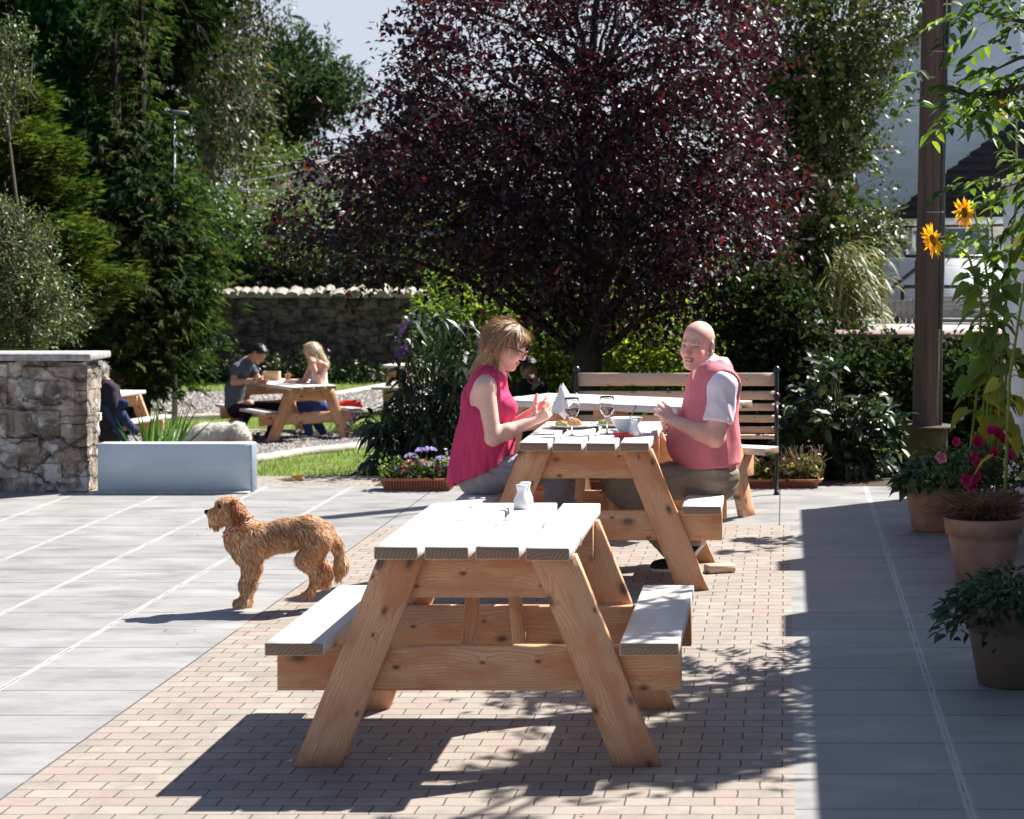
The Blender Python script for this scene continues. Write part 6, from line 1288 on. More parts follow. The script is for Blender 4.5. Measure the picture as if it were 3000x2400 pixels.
# ---------- the bald man in the pink vest
def man_vest():
    d = 11.55
    def p(u, v, dd=0.0): return W(u, v, d+dd)
    t = empty('person', (p(1500, 1040)[0], d, 0), 'smiling bald man in a pink knitted vest over a pale short-sleeved shirt', 'person')
    hc = p(1468, 727); R = frame((-.42, -.90, -.06), (.12, 0, 1)); lat = nrm(V(.16, -1, 0))
    nk = p(1500, 783); ch = p(1500, 838); be = p(1487, 925); pe = p(1495, 996)
    shN = p(1525, 812, -.19); elN = p(1506, 922, -.25); wrN = p(1420, 888, -.13); shF = p(1478, 812, .17); elF = p(1450, 925, .21); wrF = p(1412, 905, .10)
    tor = torso(nk, ch, be, pe, lat, (.112, .128, .130), 1.05)
    belly = [('e', p(1466, 930), (.13, .14, .12), dict(k=.07))]
    neck = [('c', hc+R@V(-.03, 0, -.05), nk+V(0, 0, -.02), .064, .070, dict(k=.03))]
    aN = arm(shN, elN, wrN, (.060, .049, .031)); aF = arm(shF, elF, wrF, (.060, .049, .031))
    hN = hand_prims(wrN, p(1385, 852, -.04)-wrN, V(-.2, .9, -.35), -1, .3, 1.02, curls=(.18, .22, .28, .38), thumb=.2)
    hF = hand_prims(wrF, p(1388, 892, .0)-wrF, V(-.2, -.9, .5), 1, .9, 1.02, curls=(.85, .95, 1.0, 1.05), thumb=.6)
    sh = [('c', nk, shN, .062, .064, dict(k=.06)), ('c', nk, shF, .062, .064, dict(k=.06))]
    hpN, hpF = p(1495, 1006, -.105), p(1490, 1004, .10); knN, knF = p(1308, 1026, -.14), p(1300, 1018, .16)
    anN, anF = p(1434, 1178, -.12), p(1474, 1138, .34)
    groups = [(tor+sh+neck+belly, .04), (head_prims(hc, R, 1.0, True, True), .02), (aN, .03), (hN, .008), (aF, .03), (hF, .008), (leg(hpN, knN, anN, (.09, .062, .036)), .03), (leg(hpF, knF, anF, (.09, .062, .036)), .03)]
    skin_mesh('body', groups, .0048, 'skin', t, skincol(SK_M, (hc, R), male=True, smile=True, stub=True, lips=(0.46, 0.19, 0.16), brow=(0.40, 0.26, 0.20), iris=(0.10, 0.08, 0.07)))
    # shirt
    el1 = mid(shN, elN, .70); el2 = mid(shF, elF, .70); dn1 = nrm(elN-shN); dn2 = nrm(elF-shF)
    body = infl(tor+sh+belly, .009)
    colr = [('c', nk+V(-.055, -.06, .012), nk+V(.06, -.03, .045), .020, .020, dict(k=.02)), ('c', nk+V(-.06, .05, .012), nk+V(.06, .03, .045), .020, .020, dict(k=.02)), ('c', nk+V(.062, -.03, .045), nk+V(.062, .03, .045), .020, .020, dict(k=.02)), ('c', nk+V(-.055, -.06, .012), nk+V(-.075, -.03, -.015), .020, .012, dict(k=.02))]
    skin_mesh('shirt', [(body+colr, .04, chain(halfspace(p(1450, 978), (.12, 0, -1)), ball_cut(nk+V(-.02, 0, .08), (.070, .066, .08)))), ([('c', shN, el1, .073, .076, dict(k=.03))], .03, halfspace(el1, dn1)), ([('c', shF, el2, .073, .076, dict(k=.03))], .03, halfspace(el2, dn2))], .0055, 'cloth', t, col_folds((0.86, 0.74, 0.81), .04), disp=lambda v, N: .0045*(1-2*np.abs(folds(v*np.array([1, 1, .6]), 20, 8))), kj=.02)
    vest = infl(tor+sh+belly, .0185)
    vn = [('c', nk+V(-.06, -.02, .02), ch+V(-.17, -.02, .03), .05, .012, dict(op='s', k=.01))]
    def arm_holes(s, G):
        X, Y, Z = s.grid()
        for q, e_ in ((shN, elN), (shF, elF)):
            c = q+nrm(e_-q)*.03; k = np.sqrt(((X-c[0])/.093)**2+((Y-c[1]-np.sign(q[1]-11.55)*.03)/.075)**2+((Z-c[2])/.105)**2); G = np.maximum(G, ((1-k)*.08).astype(np.float32))
        return G
    skin_mesh('knitted_vest', [(vest+vn, .04, chain(halfspace(p(1450, 984), (.12, 0, -1)), ball_cut(nk+V(-.02, 0, .075), (.100, .10, .095)), arm_holes))], .0055, 'cloth', t, col_folds((0.66, 0.20, 0.235), .09, 5), disp=lambda v, N: .0060*(1-2*np.abs(folds(v*np.array([1.3, 1, .7]), 14, 12))))
    tr = leg(hpN, knN, mid(knN, anN, .93), (.102, .076, .052))+[('c', hpN+V(.0, .02, .01), hpF+V(0, 0, .01), .135, .135, dict(k=.05)), ('c', pe+V(0, -.08, 0), be+V(0.01, -.08, 0), .134, .145, dict(k=.05)), ('c', pe+V(0, .08, 0), be+V(0.01, .08, 0), .134, .145, dict(k=.05))]; tr2 = leg(hpF, knF, mid(knF, anF, .93), (.102, .076, .052))
    skin_mesh('trousers', [(tr, .04, halfspace(pe+V(0, 0, .045), (.1, 0, 1))), (tr2, .04)], .006, 'cloth', t, col_folds((0.25, 0.205, 0.165), .10, 3), disp=lambda v, N: .0075*(1-2*np.abs(folds(v*np.array([.7, 1, 1.5]), 17, 19))))
    bl = MB()
    # trainers with white soles
    shoe('shoe', p(1440, 1204, -.1), p(1380, 1205, -.1), (0.02, 0.018, 0.02), (0.62, 0.62, 0.62), t); 
    shoe('shoe', p(1484, 1148, .35), p(1458, 1184, .32), (0.025, 0.022, 0.025), (0.70, 0.70, 0.70), t, up=nrm(V(-.75, 0, .65)))
man_vest()

# ---------- the three people further back and the one behind the table
def seated(label, d, hc, face, nk, ch, be, pe, lat, arms, legs, skin, topc, botc, hairc, hair='short', shoes=None, z0=GZ, sleeve=.5, hs=1.0, h=.007, extra=None, wid=1.0, topname='shirt', noleg=False, fig=1.0, reach=None, hnd=.6):
    t = empty('person', (nk[0], nk[1], z0), label, 'person'); R = frame(*face); male = hair == 'short'
    tor = torso(nk, ch, be, pe, lat, (.10*wid, .105*wid, .12*wid), wid); neck = [('c', hc+R@V(-.025, 0, -.05), nk, .054*fig, .058*fig, dict(k=.03))]
    G = [(tor+neck+[('c', nk, a[0], .052, .054, dict(k=.05)) for a in arms], .04), (head_prims(hc, R, hs, male), .02)]
    for (s_, e_, w_, hd, hn, sd) in arms: G += [(arm(s_, e_, w_), .03), (hand_prims(w_, hd, hn, sd, hnd, .95), .008)]
    for l in legs: G.append((leg(*l), .03))
    skin_mesh('body', G, h, 'skin', t, skincol(skin, (hc, R), male=male, sc_=hs))
    top = [(infl(tor+[('c', nk, a[0], .052, .054, dict(k=.05)) for a in arms], .014), .04, chain(halfspace(pe+V(0, 0, -.06), (0, 0, -1)), ball_cut(nk+V(0, 0, .07), (.08, .08, .07)))) if sleeve >= 0 else (infl(tor, .012), .04, chain(halfspace(pe+V(0, 0, -.05), (0, 0, -1)), halfspace(ch+V(0, 0, .03), (0, 0, 1))))]
    if sleeve > 0:
        for a in arms:
            q = mid(a[0], a[1], min(1, sleeve*1.0)); top.append(([('c', a[0], q, .066, .064, dict(k=.03))]+([('c', a[1], mid(a[1], a[2], .9), .056, .040, dict(k=.02))] if sleeve >= 1 else []), .03, halfspace(q, nrm(q-a[0])) if sleeve < 1 else None))
    top = [g if len(g) > 2 and g[2] is not None else g[:2] for g in top]
    skin_mesh(topname, top, h, 'cloth', t, col_folds(topc, .10, 5), disp=lambda v, N: .004*folds(v, 20, 6), kj=.02)
    if legs:
        lg = [(infl(leg(*l), .014), .03) for l in legs]; lg[0] = (lg[0][0]+[('c', legs[0][0], legs[-1][0], .115, .115, dict(k=.05))], .03)
        lg = [(g[0], g[1], halfspace(pe+V(0, 0, .03), (0, 0, 1))) for g in lg]
        skin_mesh('trousers', lg, h, 'cloth', t, col_folds(botc, .10, 3), disp=lambda v, N: .003*folds(v, 24, 19))
    for s_ in (shoes or []): shoe('shoe', s_[0], s_[1], s_[2], s_[3], t, h=h)
    def T(x, y, z): return hc+R@(V(x, y, z)*hs)
    if hair == 'short': hp = [('e', T(-.022, 0, .050), V(.100, .083, .083)*hs, R, dict(k=.02)), ('c', T(.05, -.04, .09), T(.05, .04, .09), .022, .022, dict(k=.02)), ('e', T(.085, 0, -.03), V(.075, .085, .085), R, dict(op='s', k=.01)), ('e', T(.01, 0, -.10), V(.10, .12, .085), R, dict(op='s', k=.01))]
    elif hair == 'long':
        hp = [('e', T(-.02, 0, .052), V(.108, .090, .088)*hs, R, dict(k=.02))]
        for s_ in (-1, 1): hp += [('c', T(-.05, s_*.055, .02), T(-.08, s_*.06, -.17), .045, .035, dict(k=.03)), ('c', T(.0, s_*.078, .04), T(.015, s_*.085, -.12), .022, .026, dict(k=.02))]
        hp += [('c', T(-.08, 0, 0), T(-.12, 0, -.22), .06, .045, dict(k=.04)), ('e', T(.10, 0, -.04), V(.065, .065, .09), R, dict(op='s', k=.01))]
    else:
        hp = [('e', T(-.02, 0, .048), V(.106, .092, .092)*hs, R, dict(k=.02)), ('c', T(-.06, -.04, .0), T(-.06, .04, -.05), .055, .045, dict(k=.03)), ('e', T(.098, 0, -.05), V(.065, .07, .09), R, dict(op='s', k=.01))]
    if hairc is not None:
        _, v, Q, N = skin_mesh('hair', [(hp, .03)], .0055, 'hair', t, lambda v, N: np.array(hairc)*(1+.25*folds(v*np.array([1, 1, .3]), 120, 2))[:, None])
        strands('hair_locks', v, Q, N, 1800, lambda P, Nn: np.tile(V(-.2, 0, -1), (len(P), 1)), .03 if hair == 'short' else .08, .006, cvar(hairc, .25), t, lift=.1, jit=.25)
    if extra: extra(t)
    return t
# young man in the grey blue polo shirt
d = 29.8
def p(u, v, dd=0.0): return W(u, v, 29.8+dd)
hpA, hpB = p(497, 862, -.10), p(500, 860, .10)
seated('young dark-haired man in a grey blue polo shirt bent over the far picnic table', d, p(545, 745), ((.80, -.35, -.75), (.5, -.1, 1)), p(520, 762), p(508, 782), p(494, 822), p(494, 852), (-.3, 1, 0),
       [(p(497, 776, -.17), p(492, 806, -.24), p(532, 801, -.20), V(1, .3, .0), V(0, .9, .5), 1), (p(528, 776, .15), p(546, 800, .16), p(553, 803, -.0), V(.6, -.4, -.1), V(0, -.9, .5), -1)],
       [(hpA, p(525, 852, -.28), p(506, 905, -.25)), (hpB, p(586, 852, .05), p(568, 918, -.1))], (0.52, 0.27, 0.18), (0.085, 0.095, 0.13), (0.012, 0.013, 0.018), (0.022, 0.014, 0.010), 'short',
       [(p(500, 928, -.3), p(538, 930, -.35), (.02, .02, .02), (.03, .03, .03)), (p(562, 926, -.1), p(590, 928, -.2), (.02, .02, .02), (.05, .05, .05))], sleeve=.55, wid=.98)
# blonde woman opposite him
def q(u, v, dd=0.0): return W(u, v, 29.9+dd)
seated('blonde woman in a white strapless top and blue jeans at the far table', 29.9, q(657, 742), ((-.72, -.60, -.45), (0, 0, 1)), q(670, 768), q(672, 785), q(672, 815), q(675, 848), (.3, -1, 0),
       [(q(684, 772, -.14), q(672, 806, -.26), q(661, 772, -.18), V(-.05, .1, 1), V(-.5, .7, 0), 1), (q(655, 776, .13), q(640, 806, .10), q(612, 802, .0), V(-1, -.1, -.1), V(0, -.3, -1), -1)],
       [(q(676, 860, -.10), q(636, 850, -.16), q(652, 915, -.12)), (q(676, 860, .10), q(640, 850, .12), q(680, 910, .1))], (0.62, 0.36, 0.28), (0.74, 0.72, 0.70), (0.04, 0.075, 0.26), (0.62, 0.50, 0.33), 'long',
       [(q(668, 926, -.1), q(628, 928, -.2), (.72, .70, .70), (.7, .7, .7)), (q(700, 926, .1), q(664, 928, .0), (.72, .70, .70), (.7, .7, .7))], sleeve=-1, wid=.86, topname='top', hs=.95)
# grey-haired woman behind the stone wall
def g(u, v, dd=0.0): return W(u, v, 26.2+dd)
def scarf(t):
    P = [('c', g(222, 848, -.12), g(262, 850, -.16), .05, .05, dict(k=.04)), ('c', g(240, 852, -.18), g(280, 905, -.2), .06, .05, dict(k=.04)), ('c', g(225, 860, -.22), g(262, 925, -.25), .055, .045, dict(k=.04))]
    def cf(v, N):
        s_ = np.sin((v[:, 2]*1.0+v[:, 0]*.35)*210) > .35; c = np.tile(np.array((0.035, 0.045, 0.12)), (len(v), 1)); m = (v[:, 0]+v[:, 2]*.7) < (g(243, 890)[0]+g(243, 890)[2]*.7); c[s_ & m] = (0.5, 0.52, 0.56); return c
    skin_mesh('striped_scarf', [(P, .04)], .006, 'cloth', t, cf, disp=lambda v, N: .008*folds(v*np.array([1.5, 1, .5]), 30, 6))
seated('grey-haired woman in a dark cardigan with a striped scarf behind the stone wall', 26.2, g(205, 786), ((-1, -.1, -.3), (-.15, 0, 1)), g(222, 808), g(228, 826), g(232, 862), g(236, 890), (0, -1, 0),
       [(g(232, 818, -.17), g(240, 862, -.2), g(205, 868, -.2), V(-1, 0, 0), V(0, .5, -1), 1), (g(220, 818, .17), g(215, 862, .2), g(190, 870, .1), V(-1, 0, 0), V(0, .5, -1), -1)],
       [(g(236, 915, -.1), g(170, 912, -.12), g(172, 965, -.1)), (g(236, 915, .1), g(168, 910, .12), g(170, 960, .1))], (0.50, 0.28, 0.22), (0.035, 0.022, 0.042), (0.03, 0.026, 0.035), (0.40, 0.36, 0.32), 'bob', None, sleeve=1.0, wid=1.0, topname='cardigan', extra=scarf)
# man in a dark jacket behind the woman in pink
def k_(u, v, dd=0.0): return W(u, v, 24.0+dd)
seated('person in a dark jacket, hand at chin, behind the woman in pink', 24.0, k_(1112, 776), ((.72, -.62, -.35), (0, 0, 1)), k_(1118, 806), k_(1118, 824), k_(1112, 862), k_(1110, 890), (-.6, -.8, 0),
       [(k_(1145, 826, .0), k_(1165, 868, -.1), k_(1130, 812, -.22), V(-.25, .1, 1), V(-.5, .6, 0), 1), (k_(1086, 826, -.02), k_(1090, 872, -.15), k_(1120, 880, -.28), V(1, 0, 0), V(0, .5, -1), -1)],
       [(k_(1110, 900, -.1), k_(1150, 890, -.35), k_(1152, 960, -.35)), (k_(1104, 900, .1), k_(1115, 890, -.42), k_(1115, 960, -.42))], (0.30, 0.16, 0.12), (0.012, 0.013, 0.017), (0.012, 0.013, 0.02), (0.03, 0.02, 0.016), 'short', None, sleeve=1.0, topname='jacket')

# ================= dogs
def dog():
    d0 = 10.45
    def p(u, v, dd=0.0): return W(u, v, d0+dd)
    t = empty('dog', (p(590, 1262)[0], d0, 0), 'shaggy golden brown dog with a pink bandana collar standing sideways on the slabs', 'dog')
    P = []
    c = lambda a, b, ra, rb, k=.05: ('c', a, b, ra, rb, dict(k=k))
    trunk = [c(p(512, 1128), p(535, 1138), .066, .077), c(p(535, 1138), p(600, 1126), .074, .060), c(p(600, 1124), p(650, 1118), .061, .062), c(p(650, 1117), p(676, 1122), .062, .054), c(p(500, 1145), p(512, 1168), .050, .045), c(p(508, 1120), p(500, 1092), .062, .050)]
    head = [('e', p(483, 1072), (.062, .056, .058), dict(k=.03)), c(p(470, 1080), p(446, 1082), .036, .025, .03), c(p(450, 1090), p(446, 1102), .022, .014, .02), ('e', p(435, 1078), (.013, .014, .012), dict(k=.004)), c(p(462, 1096), p(456, 1106), .024, .016, .02), c(p(466, 1060, -.03), p(466, 1060, .03), .018, .018, .02)]
    legs = []
    for s, dx in ((-1, 0), (1, 9)):
        q = s*.06
        legs.append([c(p(522+dx, 1158, q*.7), p(526+dx, 1192, q), .048, .030), c(p(526+dx, 1192, q), p(518+dx, 1230, q), .024, .018), c(p(518+dx, 1230, q), p(514+dx, 1262, q), .021, .019), c(p(512+dx, 1267, q), p(497+dx, 1270, q), .020, .017, .02)])
    for s in (-1, 1):
        q = s*.06
        kn = (644, 1178) if s < 0 else (660, 1172); hk = (668, 1212) if s < 0 else (690, 1200); ft = (655, 1250) if s < 0 else (688, 1230)
        legs.append([c(p(672, 1140, q*.8), p(*kn, q), .056, .034), c(p(*kn, q), p(*hk, q), .035, .019), c(p(*hk, q), p(ft[0], ft[1]-8, q), .019, .016), c(p(ft[0], ft[1], q), p(ft[0]-16, ft[1]+3, q), .017, .016, .02)])
    tail = [c(p(688, 1112), p(706, 1145), .020, .018), c(p(706, 1145), p(718, 1190), .018, .018), c(p(718, 1190), p(709, 1216), .015, .007)]
    cb = {'a': (0.58, 0.31, 0.15), 'b': (0.30, 0.115, 0.05), 'l': (0.60, 0.36, 0.20)}
    def cf(v, N):
        n_ = folds(v, 18, 3); col = np.array(cb['a'])*(1+.15*n_)[:, None]
        nose = np.linalg.norm(v-p(435, 1078), axis=1) < .020; col[nose] = (0.02, 0.015, 0.015)
        for s in (-1, 1):
            e = np.linalg.norm(v-p(463, 1066, s*.044), axis=1) < .0125; col[e] = (0.02, 0.012, 0.01)
        return col
    o, v, Q, N = skin_mesh('body', [(trunk+head, .04)]+[(l, .03) for l in legs]+[(tail, .03)], .006, 'fur', t, cf, kj=.03)
    ears = []
    for s in (-1, 1):
        E = [c(p(494, 1060, s*.050), p(502, 1085, s*.078), .018, .028, .03), c(p(502, 1085, s*.078), p(498, 1098, s*.078), .026, .014, .03)]
        eo, ev, eQ, eN = skin_mesh('ear', [(E, .02)], .005, 'fur', t, (0.20, 0.065, 0.03)); strands('ear_fur', ev, eQ, eN, 900, lambda P_, n_: np.tile(V(0, 0, -1), (len(P_), 1)), .024, .006, cvar((0.30, 0.105, 0.045), .3), t, 'fur', .08)
    def flow(P_, n_):
        f = np.tile(V(.55, 0, -.75), (len(P_), 1)); hd = P_[:, 0] < p(500, 0)[0]; f[hd & (P_[:, 2] > p(0, 1115)[2])] = V(.15, 0, -1); top = P_[:, 2] > p(0, 1110)[2]; f[top & ~hd] = V(1, 0, -.3)
        lg = P_[:, 2] < p(0, 1180)[2]; f[lg] = V(.25, 0, -1); return f
    def Lf(P_):
        L = np.full(len(P_), .034); L[P_[:, 0] < p(505, 0)[0]] = .022; L[P_[:, 2] < p(0, 1175)[2]] = .024; L[(P_[:, 0] > p(640, 0)[0])] = .024; L[P_[:, 2] < p(0, 1235)[2]] = .015; L[(P_[:, 0] > p(703, 0)[0])] = .034; return L
    def keep(P_, n_): return (np.linalg.norm(P_-p(435, 1078), axis=1) > .030) & (np.linalg.norm(P_-p(465, 1065, -.044), axis=1) > .019)
    def cfn(P_):
        c_ = cpal([(0.60, 0.32, 0.155), (0.40, 0.165, 0.07), (0.78, 0.53, 0.33), (0.50, 0.24, 0.11)], [4, 2.4, 3.4, 3], .22)(len(P_))
        x, z = P_[:, 0], P_[:, 2]; g = np.clip(folds(P_*np.array([1, .3, 1]), 26, 7), -1, 1)
        sad = np.exp(-((x-p(610, 0)[0])/.17)**2-((z-p(0, 1112)[2])/.045)**2); c_ *= (1-.50*sad*(.6+.4*g))[:, None]
        lo = np.clip((p(0, 1140)[2]-z)/.06, 0, 1)*(x > p(540, 0)[0])*(x < p(640, 0)[0]); c_ = c_*(1-.4*lo[:, None])+np.array((.80, .52, .33))*.4*lo[:, None]
        return c_*(1+.16*g)[:, None]
    cfn.pos = 1
    strands('fur', v, Q, N, 26000, flow, Lf, .0052, cfn, t, 'fur', .16, 3, keep, .28, .12, .25)
    # paler crown and chest hair
    strands('pale_fur', v, Q, N, 6000, flow, .03, .0042, cvar((0.80, 0.58, 0.38), .15), t, 'fur', .2, 3, lambda P_, n_: (((P_[:, 2] > p(0, 1056)[2])) | ((P_[:, 0] < p(540, 0)[0]) & (P_[:, 0] > p(500, 0)[0]) & (P_[:, 2] < p(0, 1120)[2]))) & keep(P_, n_), .3, .1)
    # chain-like bandana collar
    cm = MB(); a, b = p(520, 1094), p(482, 1122); ax = nrm(b-a); cc = mid(a, b); r = np.linalg.norm(b-a)/2+.016
    n_ = nrm(np.cross(ax, V(0, 1, 0)))
    for k in range(22):
        th = 2*PI*k/22; o_ = cc+ax*math.cos(th)*r*1.02+V(0, 1, 0)*math.sin(th)*.088; tn = nrm(-ax*math.sin(th)+V(0, 1, 0)*math.cos(th)*.9); u = n_ if k % 2 else nrm(np.cross(tn, n_))
        cm.tube([o_+tn*.019*math.cos(w)+u*.015*math.sin(w) for w in np.linspace(0, 2*PI, 13)], .0048, 6, cap=False)
    cm.build('chain_collar', 'collar_pink', t, smooth=True, local=True)
    tg = MB(); tg.lathe(p(476, 1130, -.03), [(.0, -.012), (.014, 0), (.0, .012)], 10); tg.build('tag', 'red_brown', t, local=True)
mat_plain('collar_pink', (0.50, 0.22, 0.17), .4, .2, 40)
dog()
def white_dog():
    def p(u, v, dd=0.0): return W(u, v, 27.6+dd)
    t = empty('dog', (p(440, 930)[0], 27.6, GZ), 'fluffy white dog lying down behind the blue painted wall', 'dog')
    P = [('c', p(385, 934), p(430, 922), .10, .135, dict(k=.07)), ('c', p(430, 920), p(470, 914), .135, .115, dict(k=.07)), ('c', p(470, 916), p(488, 916), .085, .08, dict(k=.05)), ('e', p(500, 908, -.04), (.095, .09, .085), dict(k=.04)), ('c', p(508, 912, -.08), p(521, 922, -.12), .05, .035, dict(k=.03)), ('c', p(395, 944, -.14), p(368, 936, -.16), .06, .035, dict(k=.04)), ('c', p(470, 938, -.14), p(506, 942, -.2), .045, .035, dict(k=.03)), ('c', p(385, 928, .0), p(366, 922, -.02), .04, .03, dict(k=.04))]
    o, v, Q, N = skin_mesh('body', [(P, .05)], .012, 'fur', t, (0.80, 0.77, 0.72))
    strands('fur', v, Q, N, 11000, lambda P_, n_: np.tile(V(-.6, 0, -.6), (len(P_), 1)), .07, .010, cpal([(0.86, 0.83, 0.78), (0.74, 0.70, 0.64), (0.92, 0.90, 0.86)], amt=.1), t, 'fur', .32, 3, None, .7, .3)
    eo, ev, eQ, eN = skin_mesh('ear', [([('c', p(492, 904, -.13), p(487, 921, -.16), .025, .04, dict(k=.03))], .03)], .01, 'fur', t, (0.55, 0.42, 0.34))
white_dog()
# ================= things on the tables
t = NT('glass'); t.set((0.95, 0.97, 0.97), .02); t.b.inputs['Transmission Weight'].default_value = 1.0; t.b.inputs['IOR'].default_value = 1.45
mat_plain('porcelain', (0.72, 0.76, 0.80), .25, .02, 5, 0); mat_plain('red_wine', (0.10, 0.008, 0.014), .1, .05, 5, 0); mat_plain('rose_wine', (0.28, 0.09, 0.10), .1, .05, 5, 0); mat_plain('beer', (0.75, 0.22, 0.02), .1, .1, 5, 0)
mat_plain('red_box', (0.42, 0.02, 0.03), .5, .1, 20); mat_plain('food', (0.55, 0.27, 0.10), .7, .35, 60, .8, .01); mat_plain('salad', (0.20, 0.26, 0.06), .6, .4, 60, .8, .01); mat_plain('red_bag', (0.55, 0.03, 0.03), .6, .2, 10)
TZ = .745
def on_top(u, d, z=TZ): return V((u-1653)*d/FPX, d, z)
def lathe_thing(name, part, c, prof, mat, label, cat, n=28, group=None):
    t = empty(name, c, label, cat, group); mb = MB(); mb.lathe((0, 0, 0), prof, n, True, True); mb.build(part, mat, t, smooth=True); return t
sp_ = [(.020, 0), (.027, .004), (.030, .018), (.0285, .034), (.021, .052), (.0165, .064), (.0185, .078), (.022, .088), (.020, .091), (.006, .092)]
def shaker(label, c, k=1.0):
    t = lathe_thing('shaker', 'body', c, [(r*k, z*k) for r, z in sp_], 'porcelain', label, 'shaker', group='white salt and pepper shakers')
shaker('white curvy shaker nearest on the front table', on_top(1098, 8.22)); shaker('white curvy shaker tucked just behind the other on the front table', on_top(1106, 8.30))
shaker('white shaker standing beside the red box on the eating couple\'s table', on_top(1335, 11.22), .95)
def wine(label, c, wine_m, fill):
    t = empty('wine_glass', c, label, 'wine glass', 'wine glasses'); mb = MB()
    mb.lathe((0, 0, 0), [(.034, 0), (.034, .0015), (.012, .005), (.004, .012), (.0035, .075), (.008, .085), (.026, .10), (.037, .125), (.040, .15), (.037, .18), (.034, .195), (.0325, .195), (.0355, .18), (.0385, .15), (.0355, .126), (.025, .102), (.002, .090)], 32, True); mb.build('glass', 'glass', t, smooth=True)
    mb = MB(); mb.lathe((0, 0, 0), [(.004, .0915), (.0245, .1035), (.0345, .1265), (.0362, fill)], 32, True, True); mb.build('wine', wine_m, t, smooth=False)
wine('wine glass with dark red wine in front of the woman in pink', on_top(1204, 11.25), 'red_wine', .138); wine('wine glass with pale rose wine in the middle of the eating couple\'s table', on_top(1278, 11.35), 'rose_wine', .135)
def plate(label, c, r, food):
    t = empty('plate', c, label, 'plate', 'plates of food'); mb = MB(); mb.lathe((0, 0, 0), [(r*.5, 0), (r*.62, .006), (r, .020), (r, .023), (r*.7, .012), (0.001, .009)], 36); mb.build('plate', 'porcelain', t, smooth=True)
    for (x, y, z, rr, m) in food:
        lv = []; G_ = [(('e', c+V(x, y, z), V(rr, rr*.8, rr*.6), dict(k=.01)),)]; skin_mesh('food', [([('e', c+V(x, y, z), V(rr, rr*.8, rr*.6), dict(k=.01)), ('e', c+V(x+rr*.6, y+.01, z-.005), V(rr*.6, rr*.6, rr*.5), dict(k=.01))], .01)], .004, 'cloth', t, col_folds(m, .3, 4, 90), disp=lambda v, N: .005*folds(v, 120, 6))
plate('white plate with browned food in front of the woman in pink', on_top(1200, 11.72), .135, [(.02, 0, .03, .035, (.50, .24, .10)), (-.05, .02, .02, .03, (.28, .30, .10))])
plate('white plate with food behind the rose wine glass', on_top(1292, 11.80), .12, [(.0, 0, .025, .04, (.55, .38, .18)), (-.05, .0, .02, .03, (.25, .30, .09)), (.05, .02, .02, .03, (.50, .22, .10))])
bw_ = lathe_thing('bowl', 'bowl', on_top(1318, 11.42), [(.035, .012), (.045, .018), (.068, .05), (.082, .075), (.084, .080), (.080, .080), (.065, .052), (.03, .022), (.001, .02)], 'porcelain', 'white soup bowl on a saucer with a spoon standing in it', 'bowl')
mb = MB(); mb.lathe((0, 0, 0), [(.04, 0), (.05, .003), (.085, .012), (.085, .015), (.05, .008), (.001, .007)], 30); mb.build('saucer', 'porcelain', bw_, smooth=True)
sb_ = MB(); c0 = on_top(1318, 11.42); sb_.tube([c0+V(.0, 0, .04), c0+V(.035, 0, .105), c0+V(.048, 0, .132)], [.003, .003, .0045], 6); sb_.tube([c0+V(.046, 0, .126), c0+V(.054, 0, .145)], [.0085, .006], 8); tag(sb_.build('spoon', 'grey_metal', None), 'steel spoon standing in the white bowl', 'spoon')
rb_ = MB(); c0 = on_top(1309, 11.20); rb_.box(c0[0]-.036, c0[0]+.055, c0[1]-.03, c0[1]+.03, TZ+.001, TZ+.022, bev=.003); tag(rb_.build('red_box', 'red_box', None), 'small red box lying beside the white shaker', 'box')
# wood block under the far leg of table two
bk = MB(); bk.board((W(1490, 1220, 11.75)[0], 11.58, .022), (W(1543, 1215, 11.6)[0], 11.64, .022), .09, .04, bev=.005); tag(bk.build('wood_block', 'wood_pale', None), 'pale offcut of wood lying on the bricks by the second table', 'wood block')
# things on the far table
z3 = GZ+.745
def on3(u, v): dd = (1.75-z3)*FPX/(v-501); return W(u, v, dd)
c3 = on3(606, 806); t = empty('beer_glass', c3, 'tall glass of amber beer on the far picnic table', 'beer glass'); mb = MB(); mb.lathe((0, 0, 0), [(.028, 0), (.030, .01), (.034, .10), (.040, .155), (.038, .155), (.032, .10), (.027, .012), (.001, .012)], 20); mb.build('glass', 'glass', t, smooth=True); mb = MB(); mb.lathe((0, 0, .013), [(.026, 0), (.031, .08), (.0325, .09)], 20, True, True); mb.build('beer', 'beer', t)
lathe_thing('plate', 'plate', on3(640, 803), [(.06, 0), (.12, .016), (.12, .02), (.001, .006)], 'porcelain', 'white plate in front of the blonde woman on the far table', 'plate')
t = empty('table_caddy', on3(572, 801), 'small wooden caddy standing behind the young man\'s hands', 'caddy'); mb = MB()
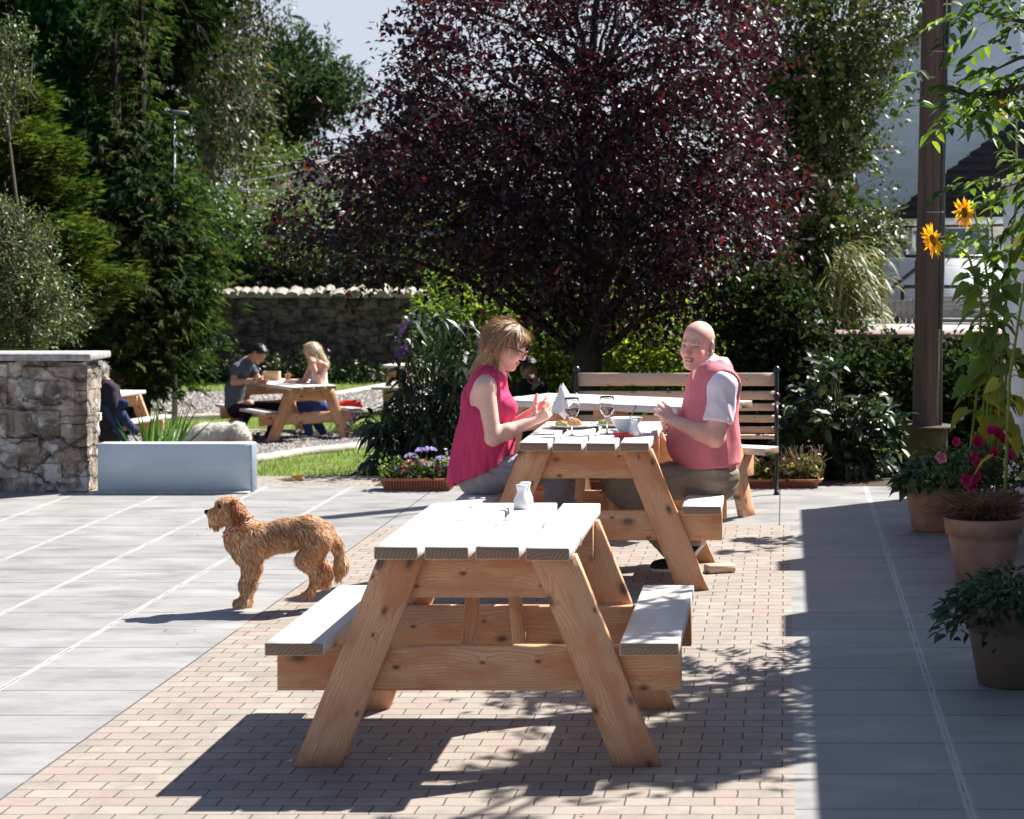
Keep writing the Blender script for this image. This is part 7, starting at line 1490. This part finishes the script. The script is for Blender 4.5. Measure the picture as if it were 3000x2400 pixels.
for (x0, x1, y0, y1, z0_, z1_) in [(-.11, -.095, -.07, .07, 0, .12), (.095, .11, -.07, .07, 0, .12), (-.095, .095, -.07, -.058, 0, .12), (-.095, .095, .058, .07, 0, .12), (-.095, .095, -.058, .058, 0, .012)]: mb.box(x0, x1, y0, y1, z0_, z1_)
mb.build('box', 'wood_pale', t)
ph = MB(); cph = on3(556, 806); ph.box(cph[0]-.04, cph[0]+.04, cph[1]-.06, cph[1]+.06, cph[2]+.005, cph[2]+.014, bev=.003); tag(ph.build('phone', 'black_iron', None), 'dark phone on the far table by the young man\'s hands', 'phone')
cb_ = W(738, 855, 29.9); t = empty('handbag', cb_, 'red handbag on the seat at the right end of the far picnic table', 'bag')
skin_mesh('bag', [([('c', cb_+V(-.10, 0, 0), cb_+V(.10, 0, .0), .07, .065, dict(k=.03)), ('c', cb_+V(-.05, 0, .05), cb_+V(.06, 0, .05), .03, .03, dict(k=.03))], .03)], .01, 'cloth', t, col_folds((.55, .035, .03), .15), disp=lambda v, N: .006*folds(v, 40, 6))
# bits on the ground
lv = Leaves(); P = np.stack([RNG.uniform(-3.4, .0, 46), RNG.uniform(6.6, 15.5, 46), np.full(46, .006)], 1); 
m = 60; P = np.stack([RNG.uniform(-3.8, .9, m), RNG.uniform(6.7, 15, m), np.full(m, .005)], 1); l = Leaves(); l.add(P, rdir(m)*V(1, 1, .05), np.tile(V(0, 0, 1), (m, 1)), RNG.uniform(.008, .024, m), .010, np.tile((.06, .045, .03), (m, 1)), 'oval'); tag(l.build('litter', 'leaf_dull', None), 'tiny specks of dead leaf scattered over the paving', 'litter', kind='stuff')
lf = Leaves(); c0 = gline(650, 1006, 0.0); c0 = V(W(625, 1010, 16.0)[0], 16.0, .01); lf.add(c0+RNG.normal(0, .02, (9, 3))*V(2.4, 1, .2), rdir(9), rdir(9)+V(0, 0, 1), .06, .04, cpal([(.55, .33, .08)])(9), 'oval'); tag(lf.build('fallen_leaves', 'leaf', None), 'little heap of orange fallen leaves on the brick path', 'leaves', kind='stuff')
